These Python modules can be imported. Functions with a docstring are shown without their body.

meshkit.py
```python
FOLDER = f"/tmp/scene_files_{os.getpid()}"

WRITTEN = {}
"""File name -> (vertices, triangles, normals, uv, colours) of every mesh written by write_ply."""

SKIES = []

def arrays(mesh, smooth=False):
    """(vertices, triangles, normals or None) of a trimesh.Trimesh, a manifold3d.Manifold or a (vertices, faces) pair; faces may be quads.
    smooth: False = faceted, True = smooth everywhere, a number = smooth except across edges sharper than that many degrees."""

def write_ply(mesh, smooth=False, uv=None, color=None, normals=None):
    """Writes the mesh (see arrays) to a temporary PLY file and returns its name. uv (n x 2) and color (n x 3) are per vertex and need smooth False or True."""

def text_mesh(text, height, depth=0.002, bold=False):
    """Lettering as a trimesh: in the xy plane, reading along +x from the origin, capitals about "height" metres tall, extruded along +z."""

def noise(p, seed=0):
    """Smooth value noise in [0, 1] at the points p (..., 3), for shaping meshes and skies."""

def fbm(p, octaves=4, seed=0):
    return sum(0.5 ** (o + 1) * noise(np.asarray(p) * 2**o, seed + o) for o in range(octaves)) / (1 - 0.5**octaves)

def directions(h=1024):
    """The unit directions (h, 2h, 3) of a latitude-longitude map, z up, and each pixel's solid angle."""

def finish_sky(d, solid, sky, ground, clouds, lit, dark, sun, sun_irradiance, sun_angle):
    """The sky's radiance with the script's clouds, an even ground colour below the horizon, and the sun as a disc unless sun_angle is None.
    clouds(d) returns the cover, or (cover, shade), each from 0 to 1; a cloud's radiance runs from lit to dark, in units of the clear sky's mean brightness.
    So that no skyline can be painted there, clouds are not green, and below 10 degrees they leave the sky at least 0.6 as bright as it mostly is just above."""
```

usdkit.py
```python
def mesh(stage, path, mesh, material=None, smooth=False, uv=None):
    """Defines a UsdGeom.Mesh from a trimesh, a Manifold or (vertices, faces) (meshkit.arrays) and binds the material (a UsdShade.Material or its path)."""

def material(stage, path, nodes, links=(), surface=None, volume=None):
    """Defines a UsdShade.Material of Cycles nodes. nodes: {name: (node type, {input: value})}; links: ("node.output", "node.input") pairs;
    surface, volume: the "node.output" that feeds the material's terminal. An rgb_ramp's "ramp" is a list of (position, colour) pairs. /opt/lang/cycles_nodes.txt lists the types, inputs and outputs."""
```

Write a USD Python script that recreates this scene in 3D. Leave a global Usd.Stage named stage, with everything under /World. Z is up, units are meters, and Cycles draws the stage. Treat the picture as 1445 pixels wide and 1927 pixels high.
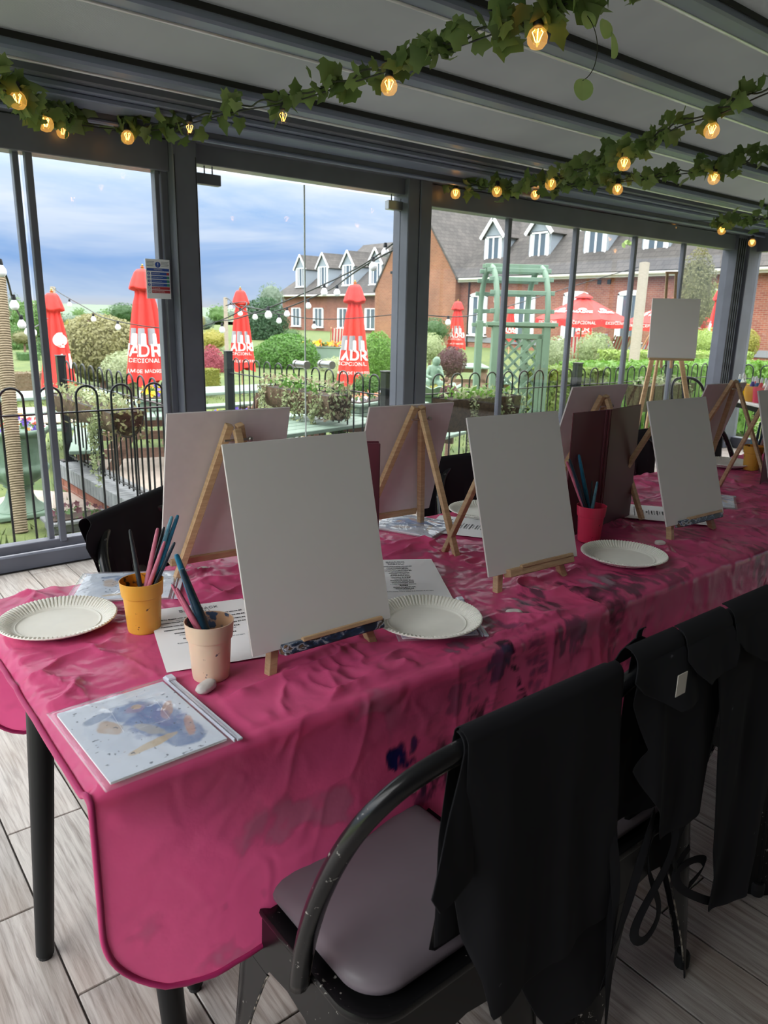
import math, random
import numpy as np, trimesh, usdkit, meshkit
import shapely.geometry as sg
from pxr import Usd, UsdGeom, UsdLux, UsdShade, Gf, Sdf, Vt

stage = Usd.Stage.CreateInMemory()
UsdGeom.SetStageUpAxis(stage, UsdGeom.Tokens.z)
UsdGeom.SetStageMetersPerUnit(stage, 1.0)
UsdGeom.Xform.Define(stage, '/World')
UsdGeom.Scope.Define(stage, '/World/Looks')
stage.SetDefaultPrim(stage.GetPrimAtPath('/World'))
PI = math.pi

# ---------------------------------------------------------------- camera
FPX, CX, CY, EYE = 1396.4, 722.5, 963.5, np.array([0, 0, 1.4])
YAW, PITCH, ROLL = 0.67569, 0.256945, 0.021143
fwd = np.array([math.sin(YAW) * math.cos(PITCH), math.cos(YAW) * math.cos(PITCH), -math.sin(PITCH)])
rgt = np.array([math.cos(YAW), -math.sin(YAW), 0.0]); upv = np.cross(rgt, fwd)
RGT = rgt * math.cos(ROLL) + upv * math.sin(ROLL)
UPV = -rgt * math.sin(ROLL) + upv * math.cos(ROLL)
cam = UsdGeom.Camera.Define(stage, '/World/camera')
cam.AddTransformOp().Set(Gf.Matrix4d(*[float(v) for row in ((*RGT, 0), (*UPV, 0), (*(-fwd), 0), (*EYE, 1)) for v in row]))
cam.CreateHorizontalApertureAttr(36.0); cam.CreateVerticalApertureAttr(36.0 * 1927 / 1445)
cam.CreateFocalLengthAttr(36.0 * FPX / 1445)
cam.CreateClippingRangeAttr(Gf.Vec2f(0.05, 2000))
cam.CreateFStopAttr(11.0); cam.CreateFocusDistanceAttr(1.9)
cam.CreateExposureAttr(1.25)

# ---------------------------------------------------------------- helpers: naming, materials, prims
_used = {}
def numbered(parent, name):
    k = (parent, name); n = _used.get(k, 0); _used[k] = n + 1
    return name if n == 0 else '%s_%03d' % (name, n)
def M4(loc=(0, 0, 0), rz=0.0, R=None, s=1.0):
    m = np.eye(4)
    if R is None:
        c, q = math.cos(rz), math.sin(rz); R = np.array([[c, -q, 0], [q, c, 0], [0, 0, 1.0]])
    m[:3, :3] = np.asarray(R) * s; m[:3, 3] = loc
    return m
def gfm(m): return Gf.Matrix4d(*[float(x) for x in np.asarray(m).T.ravel()])
def setdata(p, label=None, cat=None, group=None, kind=None):
    for k, v in (('label', label), ('category', cat), ('group', group), ('kind', kind)):
        if v: p.SetCustomDataByKey(k, v)
def thing(name, label, cat, loc=(0, 0, 0), rz=0.0, group=None, m=None, kind=None):
    p = '/World/' + numbered('/World', name)
    x = UsdGeom.Xform.Define(stage, p); x.AddTransformOp().Set(gfm(M4(loc, rz) if m is None else m))
    setdata(x.GetPrim(), label, cat, group, kind)
    return p
def obj(name, mesh, mat, parent='/World', smooth=False, m=None, kind=None, label=None, cat=None, group=None, prim=None):
    p = parent + '/' + numbered(parent, name)
    if isinstance(mesh, list): mesh = cat_(mesh)
    g = usdkit.mesh(stage, p, mesh, MAT[mat] if isinstance(mat, str) else mat, smooth=smooth)
    if m is not None: g.AddTransformOp().Set(gfm(m))
    setdata(g.GetPrim(), label, cat, group, kind)
    for nm, val in (prim or {}).items():
        val = np.asarray(val, np.float32)
        api = UsdGeom.PrimvarsAPI(g)
        if val.ndim == 1: api.CreatePrimvar(nm, Sdf.ValueTypeNames.FloatArray, 'vertex').Set(Vt.FloatArray.FromNumpy(val))
        else: api.CreatePrimvar(nm, Sdf.ValueTypeNames.Color3fArray, 'vertex').Set(Vt.Vec3fArray.FromNumpy(val))
    return p
def dup(src, label, loc=(0, 0, 0), rz=0.0, m=None, group=None):
    a = stage.GetPrimAtPath(src); d = a.GetCustomData()
    base = src.rsplit('/', 1)[1]
    base = base[:-4] if base[-4:-3] == '_' and base[-3:].isdigit() else base
    p = thing(base, label, d.get('category'), loc, rz, group or d.get('group'), m)
    pr = stage.GetPrimAtPath(p); pr.GetReferences().AddInternalReference(src); pr.SetInstanceable(True)
    return p
MAT = {}
def lin(c):
    """sRGB 0-255 or hex string to linear"""
    if isinstance(c, str): c = [int(c[i:i + 2], 16) for i in (0, 2, 4)]
    c = np.array(c, float) / 255
    return tuple(np.where(c < 0.04045, c / 12.92, ((c + 0.055) / 1.055) ** 2.4))
def mat(name, nodes, links=(), surface='p.BSDF', volume=None):
    MAT[name] = usdkit.material(stage, '/World/Looks/' + name, nodes, links, surface=surface, volume=volume)
def pbr(name, col, rough=0.5, metal=0.0, var=0.0, scale=8.0, bump=0.0, bscale=None, stretch=(1, 1, 1), col2=None, rand=0.0, space='object', bdist=0.01, **kw):
    """principled with noise between col and col2 (or +-var), bump, per-object random tint"""
    c = lin(col); nodes = {'p': ('principled_bsdf', {'base_color': c, 'roughness': rough, 'metallic': metal, **kw})}; links = []
    tc = 't.' + space
    if var or col2 is not None or bump:
        nodes['t'] = ('texture_coordinate', {}); nodes['mp'] = ('mapping', {'scale': stretch})
        links.append((tc, 'mp.vector'))
    src = None
    if var or col2 is not None:
        a = np.array(c) * (1 - var); b = lin(col2) if col2 is not None else np.minimum(np.array(c) * (1 + var), 0.95)
        nodes['n'] = ('noise_texture', {'scale': scale, 'detail': 5.0, 'roughness': 0.6})
        nodes['r'] = ('rgb_ramp', {'ramp': [(0.3, tuple(a)), (0.7, tuple(b))]})
        links += [('mp.vector', 'n.vector'), ('n.fac', 'r.fac')]; src = 'r.color'
    if rand:
        nodes['oi'] = ('object_info', {}); nodes['mr'] = ('map_range', {'from_min': 0.0, 'from_max': 1.0, 'to_min': 1 - rand, 'to_max': 1 + rand})
        nodes['h'] = ('hsv', {'color': c}); links += [('oi.random', 'mr.value'), ('mr.result', 'h.value')]
        if src: links.append((src, 'h.color'))
        src = 'h.color'
    if src: links.append((src, 'p.base_color'))
    if bump:
        nodes['bn'] = ('noise_texture', {'scale': bscale or scale * 4, 'detail': 4.0}); nodes['b'] = ('bump', {'strength': bump, 'distance': bdist})
        links += [('mp.vector', 'bn.vector'), ('bn.fac', 'b.height'), ('b.normal', 'p.normal')]
    mat(name, nodes, links)

# ---------------------------------------------------------------- sky
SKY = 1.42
mat('sky', {
    't': ('texture_coordinate', {}),
    's': ('separate_xyz', {}),
    'grad': ('rgb_ramp', {'ramp': [(0.0, (0.2, 0.2, 0.2)), (0.5, (0.2, 0.2, 0.2)), (0.51, lin((104, 124, 150))), (0.53, lin((88, 115, 152))), (0.56, lin((108, 132, 163))), (0.595, lin((158, 168, 178))), (0.66, lin((152, 160, 168))), (0.75, lin((166, 166, 166))), (1.0, lin((166, 166, 166)))]}),
    'mr': ('map_range', {'from_min': -1.0, 'from_max': 1.0, 'to_min': 0.0, 'to_max': 1.0}),
    'mp': ('mapping', {'scale': (1.3, 1.3, 7.0), 'location': (0.3, 0.1, 0.15)}),
    'n': ('noise_texture', {'scale': 2.2, 'detail': 8.0, 'roughness': 0.55, 'distortion': 0.35}),
    'cr': ('rgb_ramp', {'ramp': [(0.40, (0, 0, 0)), (0.50, (0.45,) * 3), (0.60, (1, 1, 1))]}),
    'fade': ('map_range', {'from_min': 0.06, 'from_max': 0.22, 'to_min': 0.25, 'to_max': 1.0, 'clamp': True}),
    'mul': ('math', {'math_type': 'multiply'}),
    'm': ('mix', {'color2': lin((178, 177, 175))}),
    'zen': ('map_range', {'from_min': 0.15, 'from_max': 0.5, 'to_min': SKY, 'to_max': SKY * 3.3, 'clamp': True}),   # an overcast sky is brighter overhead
    'bg': ('background_shader', {'strength': 1.0}),
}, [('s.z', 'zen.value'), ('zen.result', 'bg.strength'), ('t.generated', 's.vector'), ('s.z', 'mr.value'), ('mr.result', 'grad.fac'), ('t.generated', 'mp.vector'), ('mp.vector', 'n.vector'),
    ('n.fac', 'cr.fac'), ('cr.color', 'mul.value1'), ('s.z', 'fade.value'), ('fade.result', 'mul.value2'), ('mul.value', 'm.fac'), ('grad.color', 'm.color1'), ('m.color', 'bg.color')], surface='bg.background')
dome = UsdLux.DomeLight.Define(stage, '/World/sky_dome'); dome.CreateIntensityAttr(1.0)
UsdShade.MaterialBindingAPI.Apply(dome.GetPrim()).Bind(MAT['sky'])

# ---------------------------------------------------------------- mesh helpers
def cat_(l):
    return trimesh.util.concatenate([m for m in l if m is not None])
def T(v, f): return trimesh.Trimesh(np.asarray(v, float), np.asarray(f, int), process=False)
def box(sx, sy, sz, c=(0, 0, 0), bev=0.0, rz=0.0):
    if bev:
        a = np.array([sx, sy, sz]) / 2; pts = []
        for i in range(3):
            for s in np.ndindex(2, 2, 2):
                q = a - bev; q[i] = a[i]
                pts.append(q * (np.array(s) * 2 - 1))
        m = trimesh.convex.convex_hull(np.array(pts))
    else: m = trimesh.creation.box((sx, sy, sz))
    if rz: m.apply_transform(M4(rz=rz))
    m.apply_translation(c); return m
def box2(a, b, bev=0.0):
    a, b = np.array(a, float), np.array(b, float)
    return box(*(b - a), c=(a + b) / 2, bev=bev)
def frames(path, closed=False):
    P = np.asarray(path, float); n = len(P)
    t = np.roll(P, -1, 0) - np.roll(P, 1, 0) if closed else np.gradient(P, axis=0)
    t /= np.maximum(np.linalg.norm(t, axis=1, keepdims=True), 1e-12)
    u = np.cross(t[0], [0, 0, 1.0]);
    if np.linalg.norm(u) < 1e-3: u = np.array([1.0, 0, 0])
    U = []
    for i in range(n):
        u = u - t[i] * (u @ t[i]); u /= max(np.linalg.norm(u), 1e-9); U.append(u)
    U = np.array(U); return P, t, U, np.cross(t, U)
def tube(path, r, n=8, closed=False, ry=None, cap=True):
    P, t, U, V = frames(path, closed); m = len(P)
    r = np.broadcast_to(np.asarray(r, float), (m,)); ry = r if ry is None else np.broadcast_to(np.asarray(ry, float), (m,))
    a = np.arange(n) * 2 * PI / n
    v = (P[:, None] + U[:, None] * (np.cos(a)[None, :, None] * r[:, None, None]) + V[:, None] * (np.sin(a)[None, :, None] * ry[:, None, None])).reshape(-1, 3)
    f = []
    for i in range(m if closed else m - 1):
        j = (i + 1) % m
        for k in range(n):
            l = (k + 1) % n
            f += [(i * n + k, i * n + l, j * n + l), (i * n + k, j * n + l, j * n + k)]
    if cap and not closed:
        v = np.vstack([v, P[0], P[-1]]); c = m * n
        for k in range(n):
            l = (k + 1) % n
            f += [(c, l, k), (c + 1, (m - 1) * n + k, (m - 1) * n + l)]
    return T(v, f)
def smooth_path(pts, n=24):
    from scipy.interpolate import CubicSpline
    P = np.asarray(pts, float); d = np.r_[0, np.cumsum(np.linalg.norm(np.diff(P, axis=0), axis=1))]
    return CubicSpline(d, P)(np.linspace(0, d[-1], n))
def lathe(prof, n=32, mod=None):
    prof = np.asarray(prof, float); a = np.arange(n) * 2 * PI / n; m = len(prof)
    R = np.repeat(prof[:, 0][:, None], n, 1); Z = np.repeat(prof[:, 1][:, None], n, 1)
    if mod: R, Z = mod(R, Z, a[None, :])
    v = np.stack([R * np.cos(a), R * np.sin(a), Z], -1).reshape(-1, 3); f = []
    for i in range(m - 1):
        for k in range(n):
            l = (k + 1) % n
            f += [(i * n + k, i * n + l, (i + 1) * n + l), (i * n + k, (i + 1) * n + l, (i + 1) * n + k)]
    return T(v, f)
def grid(P, closed_u=False):
    P = np.asarray(P, float); a, b = P.shape[:2]
    i, j = np.meshgrid(np.arange(a if closed_u else a - 1), np.arange(b - 1), indexing='ij')
    i2 = (i + 1) % a
    q = np.stack([i * b + j, i2 * b + j, i2 * b + j + 1, i * b + j + 1], -1).reshape(-1, 4)
    return T(P.reshape(-1, 3), np.vstack([q[:, [0, 1, 2]], q[:, [0, 2, 3]]]))
def slab(P, th):
    """grid given thickness along its normals"""
    g = grid(P); n = g.vertex_normals; k = len(g.vertices); a, b = P.shape[:2]
    v = np.vstack([g.vertices, g.vertices - n * th]); f = [g.faces, g.faces[:, ::-1] + k]
    loop = [i * b for i in range(a)] + [(a - 1) * b + j for j in range(1, b)] + [i * b + b - 1 for i in range(a - 2, -1, -1)] + [j for j in range(b - 2, 0, -1)]
    e = np.array([(loop[i], loop[(i + 1) % len(loop)]) for i in range(len(loop))])
    f += [np.stack([e[:, 0], e[:, 0] + k, e[:, 1] + k], 1), np.stack([e[:, 0], e[:, 1] + k, e[:, 1]], 1)]
    return T(v, np.vstack(f))
def ext(poly, h, z=0.0):
    m = cat_([trimesh.creation.extrude_polygon(g, h, engine='earcut') for g in getattr(poly, 'geoms', [poly])]); m.apply_translation((0, 0, z)); return m
def bar(a, b, w, h, up=(0, 0, 1), bev=0.0):
    """rectangular bar from a to b; w across, h along up"""
    a, b = np.array(a, float), np.array(b, float); x = b - a; L = np.linalg.norm(x); x /= L
    z = np.array(up, float); z = z - x * (z @ x); z /= np.linalg.norm(z); y = np.cross(z, x)
    m = box(L, w, h, bev=bev); Q = np.eye(4); Q[:3, 0], Q[:3, 1], Q[:3, 2], Q[:3, 3] = x, y, z, (a + b) / 2
    m.apply_transform(Q); return m
def cyl(a, b, r, n=12, r2=None): return tube([a, b], [r, r if r2 is None else r2], n)
def ball(c, r, sub=2, s=(1, 1, 1)):
    m = trimesh.creation.icosphere(subdivisions=sub, radius=r); m.apply_scale(s); m.apply_translation(c); return m
def rrect(w, h, r): return sg.box(-w / 2 + r, -h / 2 + r, w / 2 - r, h / 2 - r).buffer(r, quad_segs=6)
def fbm(p, o=4, seed=0): return meshkit.fbm(p, o, seed)
def at(u, v, depth):
    d = np.array([(u - CX) / FPX, (v - CY) / FPX, 1.0]) * depth
    return EYE + RGT * d[0] - UPV * d[1] + fwd * d[2]
def on(u, v, ax, val):
    p = at(u, v, 1.0) - EYE
    return EYE + p * (val - EYE[ax]) / p[ax]
def rot(ax, a): return trimesh.transformations.rotation_matrix(a, ax)[:3, :3]
def tx(m, M): m = m.copy(); m.apply_transform(M); return m
_txt = {}
def text(s, h, depth=0.0006, bold=False):
    if (s, bold) not in _txt: _txt[(s, bold)] = meshkit.text_mesh(s, 1.0, 1.0, bold)
    m = _txt[(s, bold)].copy(); m.apply_scale((h, h, depth)); return m

# ---------------------------------------------------------------- materials of the room
pbr('frame_metal', '5e616c', 0.38, var=0.15, scale=3)
pbr('beam_metal', '747c92', 0.35, var=0.08, scale=3)
pbr('lip_metal', 'd2d4d8', 0.3, 0.6, var=0.1, scale=4)
pbr('rubber', '131313', 0.7)
pbr('white_paint', 'd8d6d0', 0.6, var=0.05)
mat('ceiling_fabric', {'t': ('texture_coordinate', {}), 'w': ('wave_texture', {'scale': 110.0, 'bands_direction': 'diagonal'}), 'w2': ('noise_texture', {'scale': 1.4, 'detail': 3.0}), 'tl': ('translucent_bsdf', {'color': lin('8f918f')}), 'm': ('mix_closure', {'fac': 0.013}),
    'r': ('rgb_ramp', {'ramp': [(0.3, lin('868b94')), (0.7, lin('989da5'))]}), 'b': ('bump', {'strength': 0.25, 'distance': 0.002}), 'p': ('principled_bsdf', {'roughness': 0.7})},
    [('t.object', 'w.vector'), ('t.object', 'w2.vector'), ('w2.fac', 'r.fac'), ('r.color', 'p.base_color'), ('w.fac', 'b.height'), ('b.normal', 'p.normal'), ('p.BSDF', 'm.closure1'), ('tl.BSDF', 'm.closure2')], surface='m.closure')   # daylight glows faintly through the fabric
mat('window_glass', {'ge': ('geometry', {}), 'iv': ('math', {'math_type': 'subtract', 'value1': 1.0}), 'ml': ('math', {'math_type': 'multiply'}), 'tr': ('transparent_bsdf', {'color': (0.88, 0.89, 0.89)}), 'gl': ('glossy_bsdf', {'color': (1, 1, 1), 'roughness': 0.0}), 'fr': ('fresnel', {'IOR': 1.45}), 'm': ('mix_closure', {})},
    [('ge.backfacing', 'iv.value2'), ('iv.value', 'ml.value1'), ('fr.fac', 'ml.value2'), ('ml.value', 'm.fac'), ('tr.BSDF', 'm.closure1'), ('gl.BSDF', 'm.closure2')], surface='m.closure')
def wood_tile(name, c1, c2, c3):
    mat(name, {'t': ('texture_coordinate', {}), 'oi': ('object_info', {}), 'cx': ('combine_xyz', {}), 'ml': ('math', {'math_type': 'multiply', 'value2': 37.0}), 'va': ('vector_math', {'math_type': 'add'}),
        'mp': ('mapping', {'scale': (26.0, 1.6, 1.0)}), 'n': ('noise_texture', {'scale': 2.2, 'detail': 7.0, 'roughness': 0.65, 'distortion': 0.6}),
        'mp2': ('mapping', {'scale': (90.0, 4.0, 1.0)}), 'n2': ('noise_texture', {'scale': 1.5, 'detail': 4.0}),
        'mp3': ('mapping', {'scale': (5.0, 2.0, 1.0)}), 'n3': ('noise_texture', {'scale': 1.0, 'detail': 2.0}),
        'r': ('rgb_ramp', {'ramp': [(0.28, lin(c1)), (0.5, lin(c2)), (0.72, lin(c3))]}), 'r2': ('rgb_ramp', {'ramp': [(0.35, (0.45, 0.43, 0.42)), (0.5, (1, 1, 1))]}),
        'r3': ('rgb_ramp', {'ramp': [(0.45, (0, 0, 0)), (0.75, (0.35,) * 3)]}), 'mx': ('mix', {'mix_type': 'multiply', 'fac': 0.55}), 'mx2': ('mix', {'color2': lin('8a6f58')}),
        'hv': ('hsv', {}), 'mr': ('map_range', {'from_min': 0.0, 'from_max': 1.0, 'to_min': 0.82, 'to_max': 1.12}), 'b': ('bump', {'strength': 0.22, 'distance': 0.002}), 'p': ('principled_bsdf', {'roughness': 0.36, 'specular_ior_level': 0.5})},
        [('oi.random', 'ml.value1'), ('ml.value', 'cx.x'), ('ml.value', 'cx.y'), ('t.object', 'va.vector1'), ('cx.vector', 'va.vector2'), ('va.vector', 'mp.vector'), ('va.vector', 'mp2.vector'), ('va.vector', 'mp3.vector'),
         ('mp.vector', 'n.vector'), ('mp2.vector', 'n2.vector'), ('mp3.vector', 'n3.vector'), ('n.fac', 'r.fac'), ('n2.fac', 'r2.fac'), ('n3.fac', 'r3.fac'), ('r.color', 'mx.color1'), ('r2.color', 'mx.color2'),
         ('mx.color', 'mx2.color1'), ('r3.color', 'mx2.fac'), ('mx2.color', 'hv.color'), ('oi.random', 'mr.value'), ('mr.result', 'hv.value'), ('hv.color', 'p.base_color'), ('n2.fac', 'b.height'), ('b.normal', 'p.normal')])
wood_tile('floor_tile', '776e67', 'a39d98', 'bab5b0')
pbr('grout', '4b4744', 0.9)

# ---------------------------------------------------------------- floor of wood-look tiles
FL = obj('floor', box2((-1.7, -4.2, -0.12), (9.0, 4.42, -0.006)), 'grout', kind='structure')
tw, tl = 0.2, 0.626
def tile_mesh(x0, x1, y0, y1):
    g = 0.0022
    return box2((x0 + g, y0 + g, -0.012), (x1 - g, y1 - g, 0.0), bev=0.0015)
near, rest = [], []
for i in range(-22, 46):
    x0 = 0.296 + i * tw; off = 1.37 + (tl / 2 if i % 2 else 0.0)
    for j in range(-9, 6):
        y0 = off + j * tl
        a0, a1, b0, b1 = max(x0, -1.65), min(x0 + tw, 8.95), max(y0, -4.15), min(y0 + tl, 4.26)
        if a1 - a0 < 0.02 or b1 - b0 < 0.02: continue
        d = abs(a0 - 1.0) * 0.6 + abs(b0 - 1.3) * 0.8
        seen = a0 > -0.3 and b0 > -0.6 and a0 < 5.0
        (near if seen else rest).append((d, (a0, a1, b0, b1)))
near.sort(); rest += near[260:]; near = near[:260]
for d, q in near: obj('tile', tile_mesh(*q), 'floor_tile', FL, kind=None)
obj('tile_field', [tile_mesh(*q) for d, q in rest], 'floor_tile', FL, kind='stuff')

# ---------------------------------------------------------------- room shell: posts, glazing, ceiling
W0, W1Y = 4.28, 4.42
def zc(y): return 3.2 - 0.19 * y            # underside of the sloping fabric roof
def win(name): return thing(name, None, None, kind='structure')
def mull(p, x0, x1, z0=0.14, z1=2.2, y0=4.33, y1=4.39): obj('mullion', box2((x0, y0, z0), (x1, y1, z1), 0.003), 'frame_metal', p)
def pane(p, x0, x1, z0=0.12, z1=2.2, y=4.36): obj('pane', box2((x0, y - 0.004, z0), (x1, y + 0.004, z1)), 'window_glass', p)
w = win('window_1')      # sliding panels by the door
obj('frame', [box2((-1.6, 4.28, 0.0), (1.85, 4.31, 0.085), 0.004), box2((-1.6, 4.31, 0.0), (1.85, 4.44, 0.06), 0.004), box2((-1.6, 4.325, 0.085), (1.85, 4.40, 0.135), 0.004)], 'frame_metal', w)
obj('head_rail', box2((-1.6, 4.3, 2.165), (1.85, 4.42, 2.33), 0.004), 'frame_metal', w)
mull(w, 1.045, 1.075, 0.12, 2.17, 4.35, 4.40); mull(w, 1.095, 1.13, 0.12, 2.17, 4.31, 4.35); mull(w, 1.775, 1.80, 0.12, 2.17); mull(w, 1.81, 1.85, 0.12, 2.17)
for x in (-0.6, -1.58): mull(w, x, x + 0.04)
for a, b in ((-1.54, -0.6), (-0.56, 1.05)): pane(w, a, b, y=4.375)
pane(w, 1.08, 1.80, y=4.335)
t = obj('trim_1', [box2((1.85, 4.25, 0.0), (1.995, 4.44, 2.34), 0.006)], 'frame_metal', kind='structure')
obj('groove', [box2((1.857, 4.246, 0.0), (1.86, 4.252, 2.25)), box2((1.985, 4.246, 0.0), (1.988, 4.252, 2.25))], 'rubber', t)
d = win('door_1')        # frameless double glass door
for k, (a, b) in enumerate(((1.998, 2.776), (2.784, 3.585))):
    obj('pane', box2((a, 4.352, 0.02), (b, 4.364, 2.21)), 'window_glass', d)
pbr('satin_steel', 'b5b5b2', 0.3, 1.0)
pbr('seal', 'c9d2cf', 0.4)
obj('head_rail', box2((1.995, 4.31, 2.232), (3.585, 4.42, 2.34), 0.004), 'frame_metal', d)
obj('seal_strip', box2((2.7765, 4.354, 0.02), (2.7835, 4.362, 2.21)), 'seal', d)
obj('hinge', [box2((1.998, 4.335, 2.13), (2.185, 4.381, 2.19), 0.003)], 'frame_metal', d)
obj('hinge', [box2((3.46, 4.335, 2.13), (3.585, 4.381, 2.19), 0.003)], 'satin_steel', d)
obj('hinge_arm', [cyl((2.09, 4.358, 2.185), (2.09, 4.358, 2.25), 0.004), cyl((3.5, 4.358, 2.185), (3.5, 4.358, 2.25), 0.004)], 'frame_metal', d)
obj('hinge_pin', [cyl((2.14, 4.358, 2.185), (2.14, 4.358, 2.25), 0.004)], 'frame_metal', d)
for x in (2.70, 2.885):
    z = on(0, 0, 1, 4.36)
    c = on(567 if x < 2.78 else 614, 686, 1, 4.36)
    k = lathe([(0, -0.075), (0.026, -0.075), (0.028, -0.072), (0.028, -0.05), (0.024, -0.048), (0.024, 0.048), (0.028, 0.05), (0.028, 0.072), (0.026, 0.075), (0, 0.075)], 20)
    k.apply_transform(trimesh.transformations.rotation_matrix(PI / 2, (1, 0, 0)))
    obj('door_handle', tx(k, M4((c[0], 4.36, c[2]))), 'satin_steel', d)
obj('track', box2((1.995, 4.3, -0.006), (3.6, 4.42, 0.012), 0.003), 'frame_metal', d)
t = obj('trim_2', [box2((3.585, 4.27, 0.0), (3.69, 4.44, 2.34), 0.006), box2((3.692, 4.26, 0.0), (3.80, 4.44, 2.34), 0.006)], 'frame_metal', kind='structure')
w = win('window_2')
obj('frame', [box2((3.8, 4.28, 0.0), (8.42, 4.31, 0.085), 0.004), box2((3.8, 4.31, 0.0), (8.42, 4.44, 0.06), 0.004), box2((3.8, 4.325, 0.085), (8.42, 4.40, 0.125), 0.004)], 'frame_metal', w)
obj('head_rail', box2((3.8, 4.3, 2.18), (8.42, 4.42, 2.33), 0.004), 'frame_metal', w)
xs = [3.80, 4.715, 5.58, 6.466, 7.32, 8.42]
for x in xs[1:-1]: mull(w, x - 0.02, x + 0.02, 0.12, 2.19, 4.34, 4.385)
for a, b in zip(xs, xs[1:]): pane(w, a, b)
t = obj('trim_3', [box2((8.24, 4.27, 0), (8.42, 4.44, 2.34), 0.004), box2((8.44, 4.24, 0.0), (8.72, 4.46, 2.36), 0.006)], 'frame_metal', kind='structure')
obj('track_groove', [box2((8.24 + 0.045 * k, 4.262, 0.05), (8.252 + 0.045 * k, 4.272, 2.3)) for k in range(4)], 'rubber', t)
w = win('window_3')      # glazed end wall
obj('frame', [box2((8.6, -4.1, 0.0), (8.72, 4.24, 0.12), 0.004)], 'frame_metal', w)
obj('head_rail', box2((8.6, -4.1, 2.18), (8.72, 4.24, 2.36), 0.004), 'frame_metal', w)
ys = [-4.1, -2.4, -0.7, 1.0, 2.6, 4.24]
for y in ys[1:-1]: obj('mullion', box2((8.63, y - 0.02, 0.12), (8.68, y + 0.02, 2.2), 0.003), 'frame_metal', w)
for a, b in zip(ys, ys[1:]): obj('pane', box2((8.651, a, 0.12), (8.659, b, 2.2)), 'window_glass', w)
obj('gable_panel', [T([(8.6, -4.1, 2.36), (8.6, 4.24, 2.36), (8.6, 4.24, zc(4.24)), (8.6, -4.1, zc(-4.1)), (8.72, -4.1, 2.36), (8.72, 4.24, 2.36), (8.72, 4.24, zc(4.24)), (8.72, -4.1, zc(-4.1))],
    [(0, 1, 2), (0, 2, 3), (4, 6, 5), (4, 7, 6)])], 'frame_metal', w)
pbr('back_wall', 'a3968a', 0.8, var=0.1, scale=3)
obj('wall_back', box2((-1.7, -4.3, 0.0), (8.72, -4.15, 4.05)), 'back_wall', kind='structure')
w = win('window_4')      # unseen end beside the camera: opening added to let light in, glazed gable above
XL, YO = -1.6, -0.1
obj('wall_left', box2((XL - 0.12, -4.2, 0.0), (XL - 0.02, YO, 3.95)), 'back_wall', kind='structure')  # unseen wall added to keep end daylight off the canvas fronts
obj('frame', [box2((XL - 0.1, YO, 0.0), (XL, 4.24, 0.04), 0.004)], 'frame_metal', w)
obj('head_rail', box2((XL - 0.1, YO, 2.22), (XL, 4.24, 2.36), 0.004), 'frame_metal', w)
for y in (YO + 0.06, 4.15): obj('mullion', box2((XL - 0.08, y - 0.04, 0.0), (XL - 0.02, y + 0.04, 2.3), 0.003), 'frame_metal', w)
obj('gable_pane', T([(XL - 0.05, YO, 2.36), (XL - 0.05, 4.24, 2.36), (XL - 0.05, 4.24, zc(4.24)), (XL - 0.05, YO, zc(YO))], [(0, 1, 2), (0, 2, 3)]), 'window_glass', w)
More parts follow.
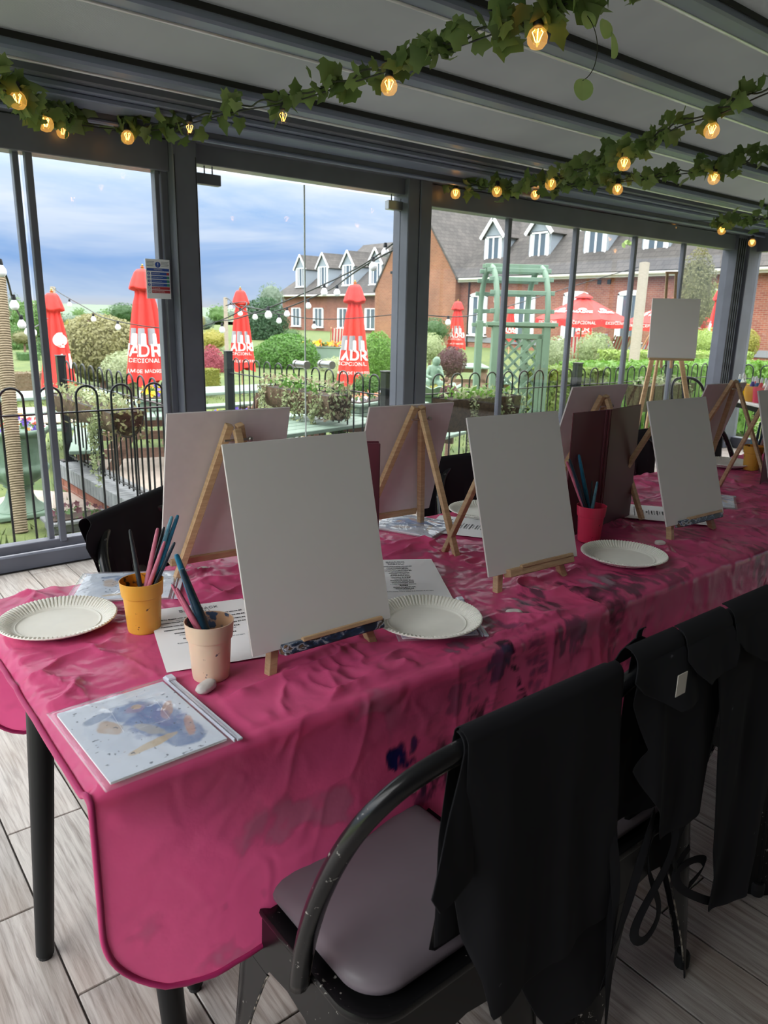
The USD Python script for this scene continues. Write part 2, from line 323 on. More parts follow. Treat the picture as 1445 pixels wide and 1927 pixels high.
# gutter beam and rails above the glazing
g = obj('trim_4', box2((-1.65, 4.18, 2.335), (8.72, 4.46, 2.50), 0.01), 'frame_metal', kind='structure')
obj('lip', tube([(-1.65, 4.178, 2.333), (8.6, 4.178, 2.333)], 0.012, 8), 'beam_metal', g)
obj('rail', box2((-1.65, 3.98, 2.372), (8.6, 4.17, 2.40), 0.006), 'beam_metal', g)
obj('rail', box2((-1.65, 3.95, 2.40), (8.6, 4.17, 2.43), 0.006), 'beam_metal', g)
obj('rail', box2((-1.65, 3.905, 2.43), (8.6, 4.17, 2.52), 0.006), 'frame_metal', g)
# sloping retractable fabric roof with cross beams
CEI = thing('ceiling', None, None, kind='structure')
by = [3.76, 3.22, 2.665, 2.12, 1.58, 1.04, 0.5, -0.04, -0.58, -1.12, -1.66, -2.2, -2.74, -3.28, -3.82]
edges = [4.2] + by + [-4.2]
for a, b in zip(edges, edges[1:]):
    sag = 0.012
    yy = np.linspace(a, b, 7); zz = zc(yy) + 0.03 - sag * (1 - (np.linspace(-1, 1, 7)) ** 2)
    P = np.stack([np.stack([np.full(7, x), yy, zz], -1) for x in np.linspace(-1.7, 8.7, 3)])
    obj('fabric_panel', grid(P), 'ceiling_fabric', CEI, smooth=True)
for y in by:
    z = zc(y)
    prof = sg.Polygon([(-0.055, 0.06), (-0.055, 0.012), (-0.045, 0.0), (0.045, 0.0), (0.055, 0.012), (0.055, 0.06)])
    m = ext(prof, 10.3); m.apply_transform(np.array([[0, 0, 1, -1.7], [1, 0, 0, y], [0, 1, 0, z - 0.035], [0, 0, 0, 1.0]]))
    obj('beam', m, 'beam_metal', CEI)
    obj('beam_lip', tube([(-1.7, y + 0.05, z - 0.037), (8.6, y + 0.05, z - 0.037)], 0.009, 10), 'lip_metal', CEI, smooth=True)
    obj('beam_gasket', box2((-1.7, y - 0.066, z + 0.004), (8.6, y - 0.058, z + 0.03)), 'rubber', CEI)  # dark strip stands in for the shade in the gap between fabric and beam

# ---------------------------------------------------------------- table with its pink cloths
pbr('black_table', '0d0e0f', 0.45, specular_ior_level=0.3)
pbr('tabletop', '2c2622', 0.5)
def cloth_mat(name, c, tr, rough=0.26):
    mat(name, {'a': ('attribute', {'attribute': 'stain'}), 'k': ('attribute', {'attribute': 'cover'}), 't': ('texture_coordinate', {}),
        'n': ('noise_texture', {'scale': 3.0, 'detail': 4.0}), 'r': ('rgb_ramp', {'ramp': [(0.3, tuple(np.array(lin(c)) * 0.9)), (0.7, tuple(np.array(lin(c)) * 1.08))]}),
        'mx': ('mix', {}), 'mp': ('mapping', {'scale': (1.0, 1.0, 1.0)}), 'bn': ('noise_texture', {'scale': 13.0, 'detail': 8.0, 'roughness': 0.62, 'type': 'ridged_multifractal', 'distortion': 0.8}),
        'bn2': ('noise_texture', {'scale': 55.0, 'detail': 3.0}), 'ad': ('math', {'math_type': 'multiply_add', 'value2': 0.12}), 'b': ('bump', {'strength': 0.7, 'distance': 0.012}),
        'rn': ('noise_texture', {'scale': 4.0, 'detail': 3.0}), 'rr': ('map_range', {'from_min': 0.35, 'from_max': 0.65, 'to_min': rough, 'to_max': rough + 0.16, 'clamp': True}),
        'p': ('principled_bsdf', {'specular_ior_level': 0.6}), 'tl': ('translucent_bsdf', {}), 'm': ('mix_closure', {'fac': tr})},
        [('t.object', 'n.vector'), ('n.fac', 'r.fac'), ('r.color', 'mx.color1'), ('a.color', 'mx.color2'), ('k.fac', 'mx.fac'), ('mx.color', 'p.base_color'), ('mx.color', 'tl.color'),
         ('t.object', 'mp.vector'), ('mp.vector', 'bn.vector'), ('t.object', 'bn2.vector'), ('bn2.fac', 'ad.value1'), ('bn.fac', 'ad.value3'), ('ad.value', 'b.height'), ('b.normal', 'p.normal'),
         ('t.object', 'rn.vector'), ('rn.fac', 'rr.value'), ('rr.result', 'p.roughness'), ('p.BSDF', 'm.closure1'), ('tl.BSDF', 'm.closure2')], surface='m.closure')
cloth_mat('pink_cloth', 'ea5e92', 0.42, 0.16)
pbr('pink_hem', 'b02a66', 0.5)
ZT, YF, YB = 0.75, 0.95, 1.79
def make_table(x0, x1, label):
    t = thing('folding_table', label, 'table', (0, 0, 0), group=None)
    obj('tabletop', box2((x0, YF + 0.01, 0.712), (x1, YB - 0.01, 0.742), 0.004), 'tabletop', t)
    obj('apron_rail', [box2((x0 + 0.1, YF + 0.07, 0.64), (x1 - 0.1, YF + 0.09, 0.71)), box2((x0 + 0.1, YB - 0.09, 0.64), (x1 - 0.1, YB - 0.07, 0.71)), box2((x0 + 0.1, YF + 0.07, 0.64), (x0 + 0.12, YB - 0.07, 0.71)), box2((x1 - 0.12, YF + 0.07, 0.64), (x1 - 0.1, YB - 0.07, 0.71))], 'black_table', t)
    return t
def leg(t, a, b, r0=0.029, r1=0.019):
    L = obj('leg', tube([a, np.array(a) * 0.5 + np.array(b) * 0.5, b], [r0, (r0 + r1) / 2, r1], 18), 'black_table', t, smooth=50)
    obj('foot_cap', cyl((b[0], b[1], 0), (b[0], b[1], 0.012), r1 * 0.8, 14), 'rubber', L)
t = make_table(0.275, 1.5, 'long table with black tapered legs hidden beneath the pink cloth nearest the wallet')
leg(t, (0.325, 1.53, 0.712), (0.27, 1.515, 0.01)); leg(t, (0.4, 1.2, 0.712), (0.425, 1.165, 0.01), 0.034, 0.024)
leg(t, (1.4, 1.65, 0.712), (1.43, 1.7, 0.01)); leg(t, (0.5, 1.33, 0.7), (0.5, 1.237, 0.01), 0.022, 0.017); leg(t, (1.4, 1.15, 0.712), (1.42, 1.15, 0.01))
t = make_table(1.52, 4.3, 'longer table under the second pink cloth with three more easels on it')
for x, y in ((1.62, 1.1), (1.62, 1.7), (4.2, 1.1), (4.2, 1.7)): leg(t, (x, y, 0.712), (x, y, 0.01))

def stains(P, spots, seed, film=0.25):
    """colour and cover of the dried paint on a cloth; P: flat coordinates (x, s)"""
    n = len(P); col = np.zeros((n, 3)); cov = np.zeros(n)
    q = np.c_[P, np.zeros(n)]
    big = fbm(q * 2.3 + 5, 4, seed); fine = fbm(q * [60, 22, 1], 4, seed + 3); fine2 = fbm(q * [18, 70, 1], 4, seed + 7); med = fbm(q * 14, 4, seed + 9)
    def put(mask, c):
        m = np.clip(mask, 0, 1)[:, None]
        col[:] = col * (1 - m) + np.array(c) * m; cov[:] = np.maximum(cov * (1 - m[:, 0]), 0) + m[:, 0] * 1.0
    xw = np.clip((P[:, 0] - 0.75) / 0.35, 0, 1)
    put((np.clip((big - 0.5) * 6, 0, 1) * np.clip((fine - 0.57) * 9, 0, 1)) * xw * 0.5, lin('5a4a62'))
    put((np.clip((fbm(q * 2.9 + 31, 3, seed + 1) - 0.52) * 6, 0, 1) * np.clip((fine2 - 0.55) * 9, 0, 1)) * xw * 0.4, lin('a88fa3'))
    put((np.clip((fbm(q * 3.1 + 77, 3, seed + 2) - 0.55) * 7, 0, 1) * np.clip((med - 0.58) * 9, 0, 1)) * 0.45, lin('d9a8bf'))
    put(0 * np.clip((fbm(q * 90, 2, seed + 5) - 0.86) * 20, 0, 1) * 0.7, lin('4a2a4c'))
    for (x, s, rx, rs, ang, c, a, kind) in spots:
        dx, ds = P[:, 0] - x, P[:, 1] - s; ca, sa = math.cos(ang), math.sin(ang)
        e = np.hypot((dx * ca + ds * sa) / rx, (-dx * sa + ds * ca) / rs)
        d = 1.15 - e + (med - 0.5) * 1.6 + (fine - 0.5) * 1.2
        put(np.clip(d * 3, 0, 1) * np.clip(((fine2 if kind else fine) - 0.36) * 6, 0, 1) * a, lin(c))
    return col, cov
FLAT = [(0.378, 1.565, 0.11), (1.0, 1.093, 0.11), (1.772, 1.13, 0.11), (1.80, 1.705, 0.1), (3.42, 1.69, 0.1), (0.36, 1.06, 0.14), (0.57, 1.70, 0.13), (0.612, 1.337, 0.16), (1.155, 1.367, 0.17), (1.655, 1.59, 0.16), (2.325, 1.346, 0.16), (2.65, 1.36, 0.1), (1.5, 1.72, 0.1), (0.515, 1.44, 0.05), (0.535, 1.166, 0.06), (1.845, 1.302, 0.06)]
def make_cloth(name, label, x0, x1, dx, drop, yb, yf, zt, spots, seed, rl, rr, wr):
    """cloth over the table: s runs from the front hem up over the top and down to the back hem"""
    top = yb - yf; S = drop * 2 + top; ds = dx
    s = np.linspace(0, S, int(S / ds)); X = np.linspace(0, 1, int((x1 - x0) / dx))
    xx, ss = np.meshgrid(X, s, indexing='ij')
    d = np.maximum(np.maximum(drop - ss, ss - drop - top), 0)              # depth below the table edge
    def cor(r): 
        e = np.clip(d - (drop - r), 0, r); return r - np.sqrt(np.maximum(r * r - e * e, 0))
    xl, xr = x0 + (cor(rl) if rl else 0) + 0.05 * 0, x1 - (cor(rr) if rr else 0)
    px = xl + (xr - xl) * xx
    front = ss < drop; back = ss > drop + top
    R = 0.016
    py = np.clip(ss - drop, 0, top) + yf; pz = np.full_like(px, zt)
    er = np.clip(np.abs(np.where(front, drop - ss, np.where(back, ss - drop - top, 0))), 0, None)
    # rounded fold over the edge
    u = np.minimum(er, R * PI / 2) / R
    oy = R * np.sin(u); oz = R * (1 - np.cos(u)) + np.maximum(er - R * PI / 2, 0)
    py = np.where(front, yf - oy, np.where(back, yb + oy, py)); pz = np.where(front | back, zt - oz, pz)
    q = np.stack([px, ss, np.zeros_like(px)], -1)
    hang = np.clip(d / drop, 0, 1)
    wave = (np.sin(px * 7.0 + 0.6 + seed) * 0.016 + np.sin(px * 17 + 2.1) * 0.006 + (fbm(q * [9, 1.5, 1], 3, seed) - 0.5) * 0.03) * hang ** 1.3 + 0.012 * hang
    py = py + np.where(front, -1, np.where(back, 1, 0)) * (wave + wr[1] * hang * np.exp(-((px - wr[0]) / 0.2) ** 2))
    on_top = np.clip(1 - d / 0.03, 0, 1) * np.clip((ss - drop) / 0.02, 0.3, 1)
    ridge = lambda f, sd: 1 - np.abs(2 * fbm(q * f, 3, sd) - 1) * 2
    w = np.maximum(ridge([5, 9, 1], seed + 21), 0) ** 4 * 0.010 + np.maximum(ridge([11, 6, 1], seed + 33), 0) ** 5 * 0.006 + (fbm(q * 16, 4, seed + 2) - 0.5) * 0.0035
    fm = np.ones_like(px)
    for fx, fy, fr in FLAT: fm = np.minimum(fm, np.clip((np.hypot(px - fx, ss - drop + yf - fy) - fr) / 0.05, 0, 1))
    w = w * (0.12 + 0.88 * fm) - 0.002 * (1 - fm)
    pz = pz + w * on_top
    if rl: pz = pz - on_top * np.clip((x0 + 0.026 - px) / 0.022, 0, 1) ** 1.5 * 0.02
    if rr: pz = pz + on_top * 0.004
    flat = np.where(on_top > 0.5, 0, 1)
    py = py - np.where(front, 1, -1) * flat * (np.maximum(ridge([6, 2.2, 1], seed + 5), 0) ** 6 * 0.003 + (fbm(q * 13, 3, seed + 8) - 0.5) * 0.0022)
    P = np.stack([px, py, pz], -1); m = grid(P)
    col, cov = stains(np.stack([px, ss], -1).reshape(-1, 2), spots, seed)
    c = obj(name, m, 'pink_cloth', smooth=True, prim={'stain': col, 'cover': cov}, label=label, cat='tablecloth')
    return c, P
sp1 = [(0.803, 0.22, 0.05, 0.016, -0.5, '1c1f52', 1.0, 0), (0.82, 0.235, 0.03, 0.02, 0.3, '23205a', 0.9, 0), (0.90, 0.165, 0.05, 0.05, 0.9, '3a2b34', 0.85, 0), (0.86, 0.13, 0.03, 0.04, 0.2, '2e2440', 0.7, 0),
       (1.0, 0.235, 0.055, 0.025, 0.6, '2a2226', 0.9, 0), (1.12, 0.30, 0.014, 0.14, 0.42, '2b1a2b', 0.95, 1), (1.06, 0.33, 0.05, 0.03, 0.2, '4c4668', 0.8, 0), (1.17, 0.36, 0.04, 0.12, 0.2, '50406e', 0.6, 1),
       (1.28, 0.34, 0.05, 0.05, 0.2, '454e62', 0.7, 0), (1.33, 0.52, 0.08, 0.04, 0.4, '434650', 0.8, 0), (1.25, 0.47, 0.09, 0.03, -0.2, '39343f', 0.8, 0), (1.1, 0.46, 0.05, 0.02, 0.2, 'c7b1c0', 0.7, 0),
       (1.0, 0.55, 0.05, 0.02, 0.2, '37384a', 0.7, 0), (0.98, 0.42, 0.03, 0.02, 0.4, '8d8496', 0.7, 0),
       (0.95, 0.30, 0.03, 0.03, 0, '5b5570', 0.5, 0)]
c1, P1 = make_cloth('tablecloth', 'pink paint-stained tablecloth with a rounded corner under the first two front easels', 0.244, 1.43, 0.0042, 0.385, YB, YF, ZT + 0.002, sp1, 3, 0.15, 0.03, (1.1, -0.02))
def edge_path(P, i): return np.array(P[i])
hem = np.concatenate([P1[:, 0][::-1][: len(P1) - 0], P1[0, 1:-1], P1[:, -1]])
obj('hem', tube(hem[::3], 0.005, 8, ry=0.005), 'pink_hem', c1, smooth=True)
sp2 = [(1.6, 0.45, 0.1, 0.05, 0.3, '4a4450', 0.8, 0), (1.75, 0.42, 0.08, 0.03, 0, '55505a', 0.6, 0), (2.3, 0.36, 0.2, 0.04, 0, '4a1426', 0.5, 0), (1.47, 0.40, 0.03, 0.12, 0.1, '33202c', 0.8, 1), (1.55, 0.5, 0.05, 0.03, 0.4, 'c0a9b6', 0.6, 0),
       (2.1, 0.2, 0.2, 0.03, 0.4, '451526', 0.4, 1), (2.0, 0.1, 0.1, 0.02, 0.2, '9a8c90', 0.4, 1)]
c2, P2 = make_cloth('tablecloth', 'second pink tablecloth with grey paint smears running to the far end under the burgundy menus', 1.36, 4.34, 0.008, 0.40, YB, YF + 0.012, ZT - 0.002, sp2, 11, 0.02, 0.15, (3.0, 0.0))
obj('hem', tube(np.concatenate([P2[:, 0][::-1], P2[0, 1:-1]])[::2], 0.0035, 6), 'pink_hem', c2, smooth=True)

# ---------------------------------------------------------------- table easels and their canvases
pbr('pine', 'ae8c68', 0.55, col2='c9aa84', scale=5, stretch=(3, 3, 30), bump=0.1, bscale=30, rand=0.12)
mat('painted_pine', {'t': ('texture_coordinate', {}), 'mp': ('mapping', {'scale': (17, 30, 30)}), 'n': ('noise_texture', {'scale': 1.0, 'detail': 5.0, 'distortion': 1.0}),
    'r': ('rgb_ramp', {'interpolate': True, 'ramp': [(0.0, lin('1c2028')), (0.44, lin('1f2633')), (0.5, lin('2a4260')), (0.54, lin('b8bcc2')), (0.57, lin('2a2426')), (0.64, lin('a47a52')), (1.0, lin('b98d60'))]}), 'p': ('principled_bsdf', {'roughness': 0.45})},
    [('t.object', 'mp.vector'), ('mp.vector', 'n.vector'), ('n.fac', 'r.fac'), ('r.color', 'p.base_color')])
CANVAS = lin('e2dedb')
mat('canvas_face', {'t': ('texture_coordinate', {}), 'w': ('wave_texture', {'scale': 260.0}), 'w2': ('wave_texture', {'scale': 260.0, 'bands_direction': 'z'}), 'a': ('math', {'math_type': 'add'}), 'b': ('bump', {'strength': 0.12, 'distance': 0.0006}),
    'p': ('principled_bsdf', {'base_color': CANVAS, 'roughness': 0.75})}, [('t.object', 'w.vector'), ('t.object', 'w2.vector'), ('w.fac', 'a.value1'), ('w2.fac', 'a.value2'), ('a.value', 'b.height'), ('b.normal', 'p.normal')])
pbr('canvas_back', 'd9cfcf', 0.8, var=0.03, scale=40)
pbr('screw_steel', 'b0aeaa', 0.3, 1.0)
def easel(x, y, yaw, lean, label, ledge_mat='pine', z=ZT + 0.002, back=0.2, bx=0.0):
    """ledge at the origin's x; front legs lean back by lean; +y is away from the painter"""
    t = thing('table_easel', label, 'easel', (x, y, z), yaw)
    H = 0.40; apex = np.array([0, 0.004 + H * math.tan(lean) * 0.98 + 0.012, H])
    for s in (-1, 1):
        f = np.array([s * 0.118, -0.006 + 0.014, 0.0]); a = apex + [s * 0.012, 0, 0]
        obj('leg', bar(f, a, 0.018, 0.018, up=(0, 1, 0), bev=0.0015), 'pine', t)
    up = np.array([0, math.sin(lean), math.cos(lean)])
    obj('rear_leg', bar(apex + [0, 0.014, -0.01], (bx, apex[1] + back, 0.0), 0.018, 0.014, up=(0, 1, 0), bev=0.0015), 'pine', t)
    obj('wing_nut', [cyl(apex + [-0.03, 0.012, -0.035], apex + [0.03, 0.012, -0.035], 0.003, 8), ball(apex + [-0.034, 0.012, -0.035], 0.007, 1)], 'screw_steel', t)
    zl = 0.046; o = 0.014 + zl * math.tan(lean) - 0.012
    n = np.array([0, -math.cos(lean), math.sin(lean)])
    c = np.array([0, o, zl]) + n * 0.012
    obj('ledge', bar(c + [-0.10, 0, 0] + n * 0.006, c + [0.13, 0, 0] + n * 0.006, 0.020, 0.026, up=n, bev=0.002), ledge_mat, t)
    obj('ledge_lip', bar(c + [-0.06, 0, 0] + n * 0.017 + up * 0.011, c + [0.125, 0, 0] + n * 0.017 + up * 0.011, 0.008, 0.010, up=n, bev=0.001), 'pine', t)
    return t
def canvas(x, y, z, yaw, lean, label, w=0.315, h=0.385, th=0.004, name='canvas_board', cat='canvas', mat_='canvas_face', back=True):
    R = rot((0, 0, 1), yaw) @ rot((1, 0, 0), -lean)
    t = thing(name, label, cat, m=M4((x, y, z), R=R))
    obj('painting_face', box(w, 0.0016, h, (0, 0.0, h / 2), 0.0006), mat_, t)
    obj('backing_board', box(w - 0.001, th, h - 0.001, (0, 0.0008 + th / 2, h / 2), 0.0006), 'canvas_back', t)
    return t
ZL = ZT + 0.053
for x, y, yaw, lean, lm, le, lc, bx in (
    (0.743, 1.097, -0.017, 0.254, 'painted_pine', 'wooden table easel with thick dark paint crusted on its ledge', 'large blank white canvas between the beige cup and the nearest paper plate', 0.0),
    (1.403, 1.14, -0.056, 0.282, 'pine', 'clean pine table easel in front of the white snack menu and red cup', 'blank canvas on the clean pine easel just before the red cup', -0.02),
    (2.178, 1.146, -0.042, 0.304, 'painted_pine', 'table easel with a thin dark-smeared ledge beside the burgundy menu', 'blank canvas just past the standing burgundy menu', -0.05),
    (2.85, 1.15, 0.0, 0.27, 'pine', 'table easel cut by the right frame edge near the far yellow cup', 'blank canvas cut off by the right edge of the picture', 0.1)):
    easel(x, y, yaw, lean, le, lm, bx=bx)
    canvas(x, y, ZL, yaw, lean, lc)
for x, y, yaw, lean, w, h, le, lc in (
    (0.809, 1.683, -0.083, 0.273, 0.305, 0.395, 'pine easel seen from behind next to the chair with a black apron', 'canvas seen from behind with the yellow brush cup before it'),
    (1.424, 1.748, -0.068, 0.286, 0.307, 0.368, 'pine easel seen from behind with three legs and wing nut in full view', 'canvas seen from behind with the whole tripod easel showing on its back'),
    (2.212, 1.683, -0.02, 0.288, 0.31, 0.40, 'pine easel hidden behind the tall burgundy menu', 'canvas seen from behind just above the tall burgundy menu'),
    (3.40, 1.84, -0.084, 0.337, 0.312, 0.354, 'pine easel seen from behind beside the far yellow cup', 'canvas seen from behind under the table of paint bottles'),
    (4.0, 1.74, -0.05, 0.30, 0.31, 0.40, 'farthest pine easel, only its slanting canvas edge in view', 'farthest slanting canvas above the far yellow cup, seen edge-on from behind')):
    easel(x, y, yaw + PI, lean, le)
    canvas(x, y, ZL, yaw + PI, lean, lc, w, h)

# ---------------------------------------------------------------- plates
pbr('paper_plate', 'f1efe6', 0.62, var=0.02, scale=30, bump=0.05, bscale=90, bdist=0.001)
def plate_mesh(r=0.118):
    prof = [(0.0, 0.004), (r * 0.66, 0.004), (r * 0.69, 0.0045), (r * 0.71, 0.0065), (r * 0.73, 0.005), (r * 0.76, 0.0062), (r * 0.82, 0.011), (r * 0.90, 0.0175), (r * 0.96, 0.0205), (r * 0.985, 0.021), (r, 0.0195), (r * 0.998, 0.0175),
            (r * 0.96, 0.0185), (r * 0.82, 0.009), (r * 0.74, 0.0025), (r * 0.66, 0.0012), (0, 0.001)]
    def mod(R, Z, a):
        k = np.clip((R / r - 0.77) / 0.08, 0, 1) * np.clip((1.0 - R / r) / 0.03, 0, 1)
        return R, Z + 0.0016 * k * np.sign(np.cos(a * 84)) * np.minimum(1, np.abs(np.cos(a * 84)) * 2)
    return lathe(prof, 84 * 6, mod)
pm = plate_mesh()
P0 = None
plz = lambda x: ZT + (0.0165 if 0.9 < x < 1.1 else 0.005)
for x, y, lab in ((0.378, 1.565, 'white fluted paper plate at the table end beside the yellow cup'), (1.0, 1.093, 'white fluted paper plate just to the side of the first large canvas'), (1.772, 1.13, 'fluted paper plate below the red cup with a sunlit patch'), (1.80, 1.705, 'paper plate peeping out behind the clean pine easel canvas'), (3.42, 1.69, 'farthest paper plate beside the far yellow cup')):
    if P0 is None:
        P0 = obj('paper_plate', pm, 'paper_plate', smooth=35, m=M4((x, y, plz(x))), label=lab, cat='plate', group='paper plates on the pink tables')
    else: obj('paper_plate', pm, 'paper_plate', smooth=35, m=M4((x, y, plz(x)), rz=x), label=lab, cat='plate', group='paper plates on the pink tables')

# ---------------------------------------------------------------- brush cups
def cup_mat(name, c, s):
    mat(name, {'t': ('texture_coordinate', {}), 'n': ('noise_texture', {'scale': 70.0, 'detail': 3.0}), 'r': ('rgb_ramp', {'ramp': [(0.70, (0, 0, 0)), (0.73, (1, 1, 1))]}), 'n2': ('noise_texture', {'scale': 9.0, 'detail': 3.0}),
        'r2': ('rgb_ramp', {'ramp': [(0.35, tuple(np.array(lin(c)) * 0.85)), (0.65, lin(c))]}), 'm': ('mix', {'color2': lin(s)}), 'p': ('principled_bsdf', {'roughness': 0.42, 'subsurface_weight': 0.15, 'subsurface_scale': 0.01})},
        [('t.object', 'n.vector'), ('n.fac', 'r.fac'), ('t.object', 'n2.vector'), ('n2.fac', 'r2.fac'), ('r2.color', 'm.color1'), ('r.color', 'm.fac'), ('m.color', 'p.base_color')])
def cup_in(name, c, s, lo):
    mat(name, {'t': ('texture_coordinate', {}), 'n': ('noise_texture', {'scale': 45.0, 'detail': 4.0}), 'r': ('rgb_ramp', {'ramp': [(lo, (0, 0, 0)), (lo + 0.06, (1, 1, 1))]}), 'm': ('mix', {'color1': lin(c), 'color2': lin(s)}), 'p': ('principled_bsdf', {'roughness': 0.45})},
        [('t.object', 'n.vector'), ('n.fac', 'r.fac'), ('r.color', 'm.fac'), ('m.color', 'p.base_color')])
cup_mat('cup_yellow', 'dda13c', '4a2f1c'); cup_mat('cup_beige', 'dcbfa6', '5a5560'); cup_mat('cup_red', 'd8345a', '6a1e30')
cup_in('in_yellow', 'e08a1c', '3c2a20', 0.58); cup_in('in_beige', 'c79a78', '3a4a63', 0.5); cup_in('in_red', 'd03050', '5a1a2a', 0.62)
pbr('murky_water', '55606e', 0.1)
def cup(x, y, c, label):
    t = thing('brush_cup', label, 'cup', (x, y, ZT + 0.003))
    obj('body', lathe([(0, 0), (0.030, 0), (0.0325, 0.002), (0.0335, 0.006), (0.0385, 0.078), (0.0392, 0.079), (0.0412, 0.080), (0.0418, 0.083), (0.0440, 0.110), (0.0445, 0.1115), (0.0435, 0.112), (0.0428, 0.111)], 48), 'cup_' + c, t, smooth=40)
    obj('inside', lathe([(0.0428, 0.111), (0.0405, 0.083), (0.0375, 0.078), (0.0322, 0.006), (0, 0.005)], 48), 'in_' + c, t, smooth=40)
    if c == 'beige': obj('rinse_water', lathe([(0.0, 0.07), (0.0363, 0.07)], 32), 'murky_water', t)
    return t
cup(0.515, 1.44, 'yellow', 'yellow plastic cup spotted with paint, beside the end plate'); cup(0.535, 1.166, 'beige', 'beige plastic cup with blue-stained rim, in front of the white snack menu'); cup(1.845, 1.302, 'red', 'red plastic cup against the standing burgundy menu'); cup(3.425, 1.575, 'yellow', 'small far yellow cup near the right picture edge')
pbr('teal_paint', '1d6a8c', 0.25, var=0.25, scale=60); pbr('navy_paint', '17303f', 0.3, var=0.3, scale=60); pbr('pink_brush', 'd77a92', 0.35, col2='b65f78', scale=40); pbr('black_brush', '20252b', 0.4, var=0.4, scale=80)
pbr('pale_teal', '6fa5b4', 0.35, col2='2b6f90', scale=50); pbr('bristle', '3c3028', 0.8)
def brush(base, tip, mat_, label, r=0.0045, flat=1.0):
    """handle end up at tip, bristles down in the cup"""
    a, b = np.array(base, float), np.array(tip, float); L = np.linalg.norm(b - a)
    z = (b - a) / L; x = np.cross(z, [0.3, 0.9, 0.2]); x /= np.linalg.norm(x); R = np.stack([x, np.cross(z, x), z], 1)
    t = thing('paint_brush', label, 'paintbrush', m=M4(a, R=R))
    obj('handle', lathe([(0.0, L), (r * 0.55, L - 0.001), (r * 0.8, L - 0.006), (r * 1.0, L * 0.8), (r * 1.25, L * 0.55), (r * 1.05, L * 0.38), (r * 0.8, L * 0.26), (0, L * 0.259)], 12), mat_, t, smooth=50)
    obj('ferrule', lathe([(0, L * 0.26), (r * 0.85, L * 0.26), (r * 0.95, 0.026), (0, 0.026)], 12), 'screw_steel', t, smooth=40)
    obj('bristles', lathe([(0, 0.026), (r * 0.9, 0.026), (r * 1.1, 0.014), (r * 0.4, 0.0), (0, 0.0)], 10), 'bristle', t, smooth=40)
def brush_px(cx, cy, tip_px, depth, mat_, label, r=0.0045, ang=0.0):
    tip = at(tip_px[0], tip_px[1], depth); c = np.array([cx, cy, ZT + 0.012]); d = np.array([c[0] - tip[0], c[1] - tip[1]])
    d = d / max(np.linalg.norm(d), 1e-6) * 0.02
    brush((cx + d[0] * math.cos(ang) - d[1] * math.sin(ang), cy + d[1] * math.cos(ang) + d[0] * math.sin(ang), c[2]), tip, mat_, label, r)
yc, bc, rc, fc = (0.515, 1.44), (0.535, 1.166), (1.845, 1.302), (3.425, 1.575)
for c, px, dp, m_, lab, r in (
    (yc, (244, 996), 1.545, 'black_brush', 'upright slim black brush standing alone at the edge of the yellow cup', 0.0042), (yc, (297, 993), 1.56, 'pink_brush', 'longer pink brush in the yellow cup', 0.0046), (yc, (309, 991), 1.575, 'black_brush', 'dark brush behind the pink ones in the yellow cup', 0.0038),
    (yc, (324, 971), 1.58, 'pale_teal', 'teal brush with worn paint, second tallest in the yellow cup', 0.005), (yc, (335, 969), 1.59, 'teal_paint', 'tallest glossy teal brush in the yellow cup', 0.0052), (yc, (310, 1018), 1.54, 'pink_brush', 'shorter pink brush in the yellow cup', 0.004), (yc, (329, 1020), 1.555, 'navy_paint', 'short navy brush leaning outermost in the yellow cup', 0.004),
    (bc, (331, 1042), 1.33, 'teal_paint', 'thicker glossy teal brush rising highest from the beige cup', 0.0062), (bc, (342, 1070), 1.30, 'navy_paint', 'dark teal brush with bulging handle in the beige cup', 0.0066), (bc, (323, 1099), 1.32, 'pink_brush', 'pink brush leaning furthest out of the beige cup', 0.0038), (bc, (332, 1106), 1.305, 'pink_brush', 'second pink brush beside the teal handles in the beige cup', 0.004),
    (rc, (1089, 855), 2.24, 'teal_paint', 'dark teal brush crossing behind the others in the red cup', 0.0055), (rc, (1071, 863), 2.2, 'navy_paint', 'tall navy brush rising from the red cup', 0.0045), (rc, (1066, 868), 2.22, 'pink_brush', 'pink-handled brush against the canvas edge in the red cup', 0.005), (rc, (1090, 911), 2.21, 'black_brush', 'short thin black brush in the red cup', 0.0035), (rc, (1114, 905), 2.25, 'black_brush', 'thin dark brush leaning to the menu from the red cup', 0.0032), (rc, (1124, 906), 2.24, 'pale_teal', 'pale teal brush leaning furthest over in the red cup', 0.0045),
    (fc, (1415, 808), 3.5, 'pale_teal', 'grey slim brush in the far yellow cup', 0.005), (fc, (1431, 795), 3.55, 'navy_paint', 'taller navy brush in the far yellow cup', 0.006), (fc, (1437, 812), 3.5, 'navy_paint', 'shorter navy brush by the slanting leg in the far yellow cup', 0.006)):
    brush_px(*c, px, dp, m_, lab, r)
# ---------------------------------------------------------------- putty erasers
pbr('putty', 'cfc8c4', 0.7, var=0.05, scale=40)
for k, (x, y, rz, s, lab) in enumerate(((0.503, 1.118, 0.5, (0.022, 0.013, 0.010), 'lumpy white putty eraser below the beige cup'), (0.77, 1.705, 0.0, (0.017, 0.011, 0.007), 'putty eraser behind the first canvas by the hanging apron'), (1.21, 1.033, -0.6, (0.019, 0.010, 0.008), 'putty eraser beside the clean pine easel foot'), (1.985, 1.148, -0.5, (0.016, 0.011, 0.008), 'putty eraser between the farther plate and the smeared easel'))):
    m = ball((0, 0, 0), 1.0, 3); v = m.vertices; v = np.sign(v) * np.abs(v) ** 0.8; v *= 1 + 0.25 * (fbm(v * 1.5 + k * 7, 3, k)[:, None] - 0.5); m.vertices = v * s
    obj('putty_eraser', m, 'putty', smooth=True, m=M4((x, y, ZT + 0.003 + s[2]), rz=rz), label=lab, cat='eraser')
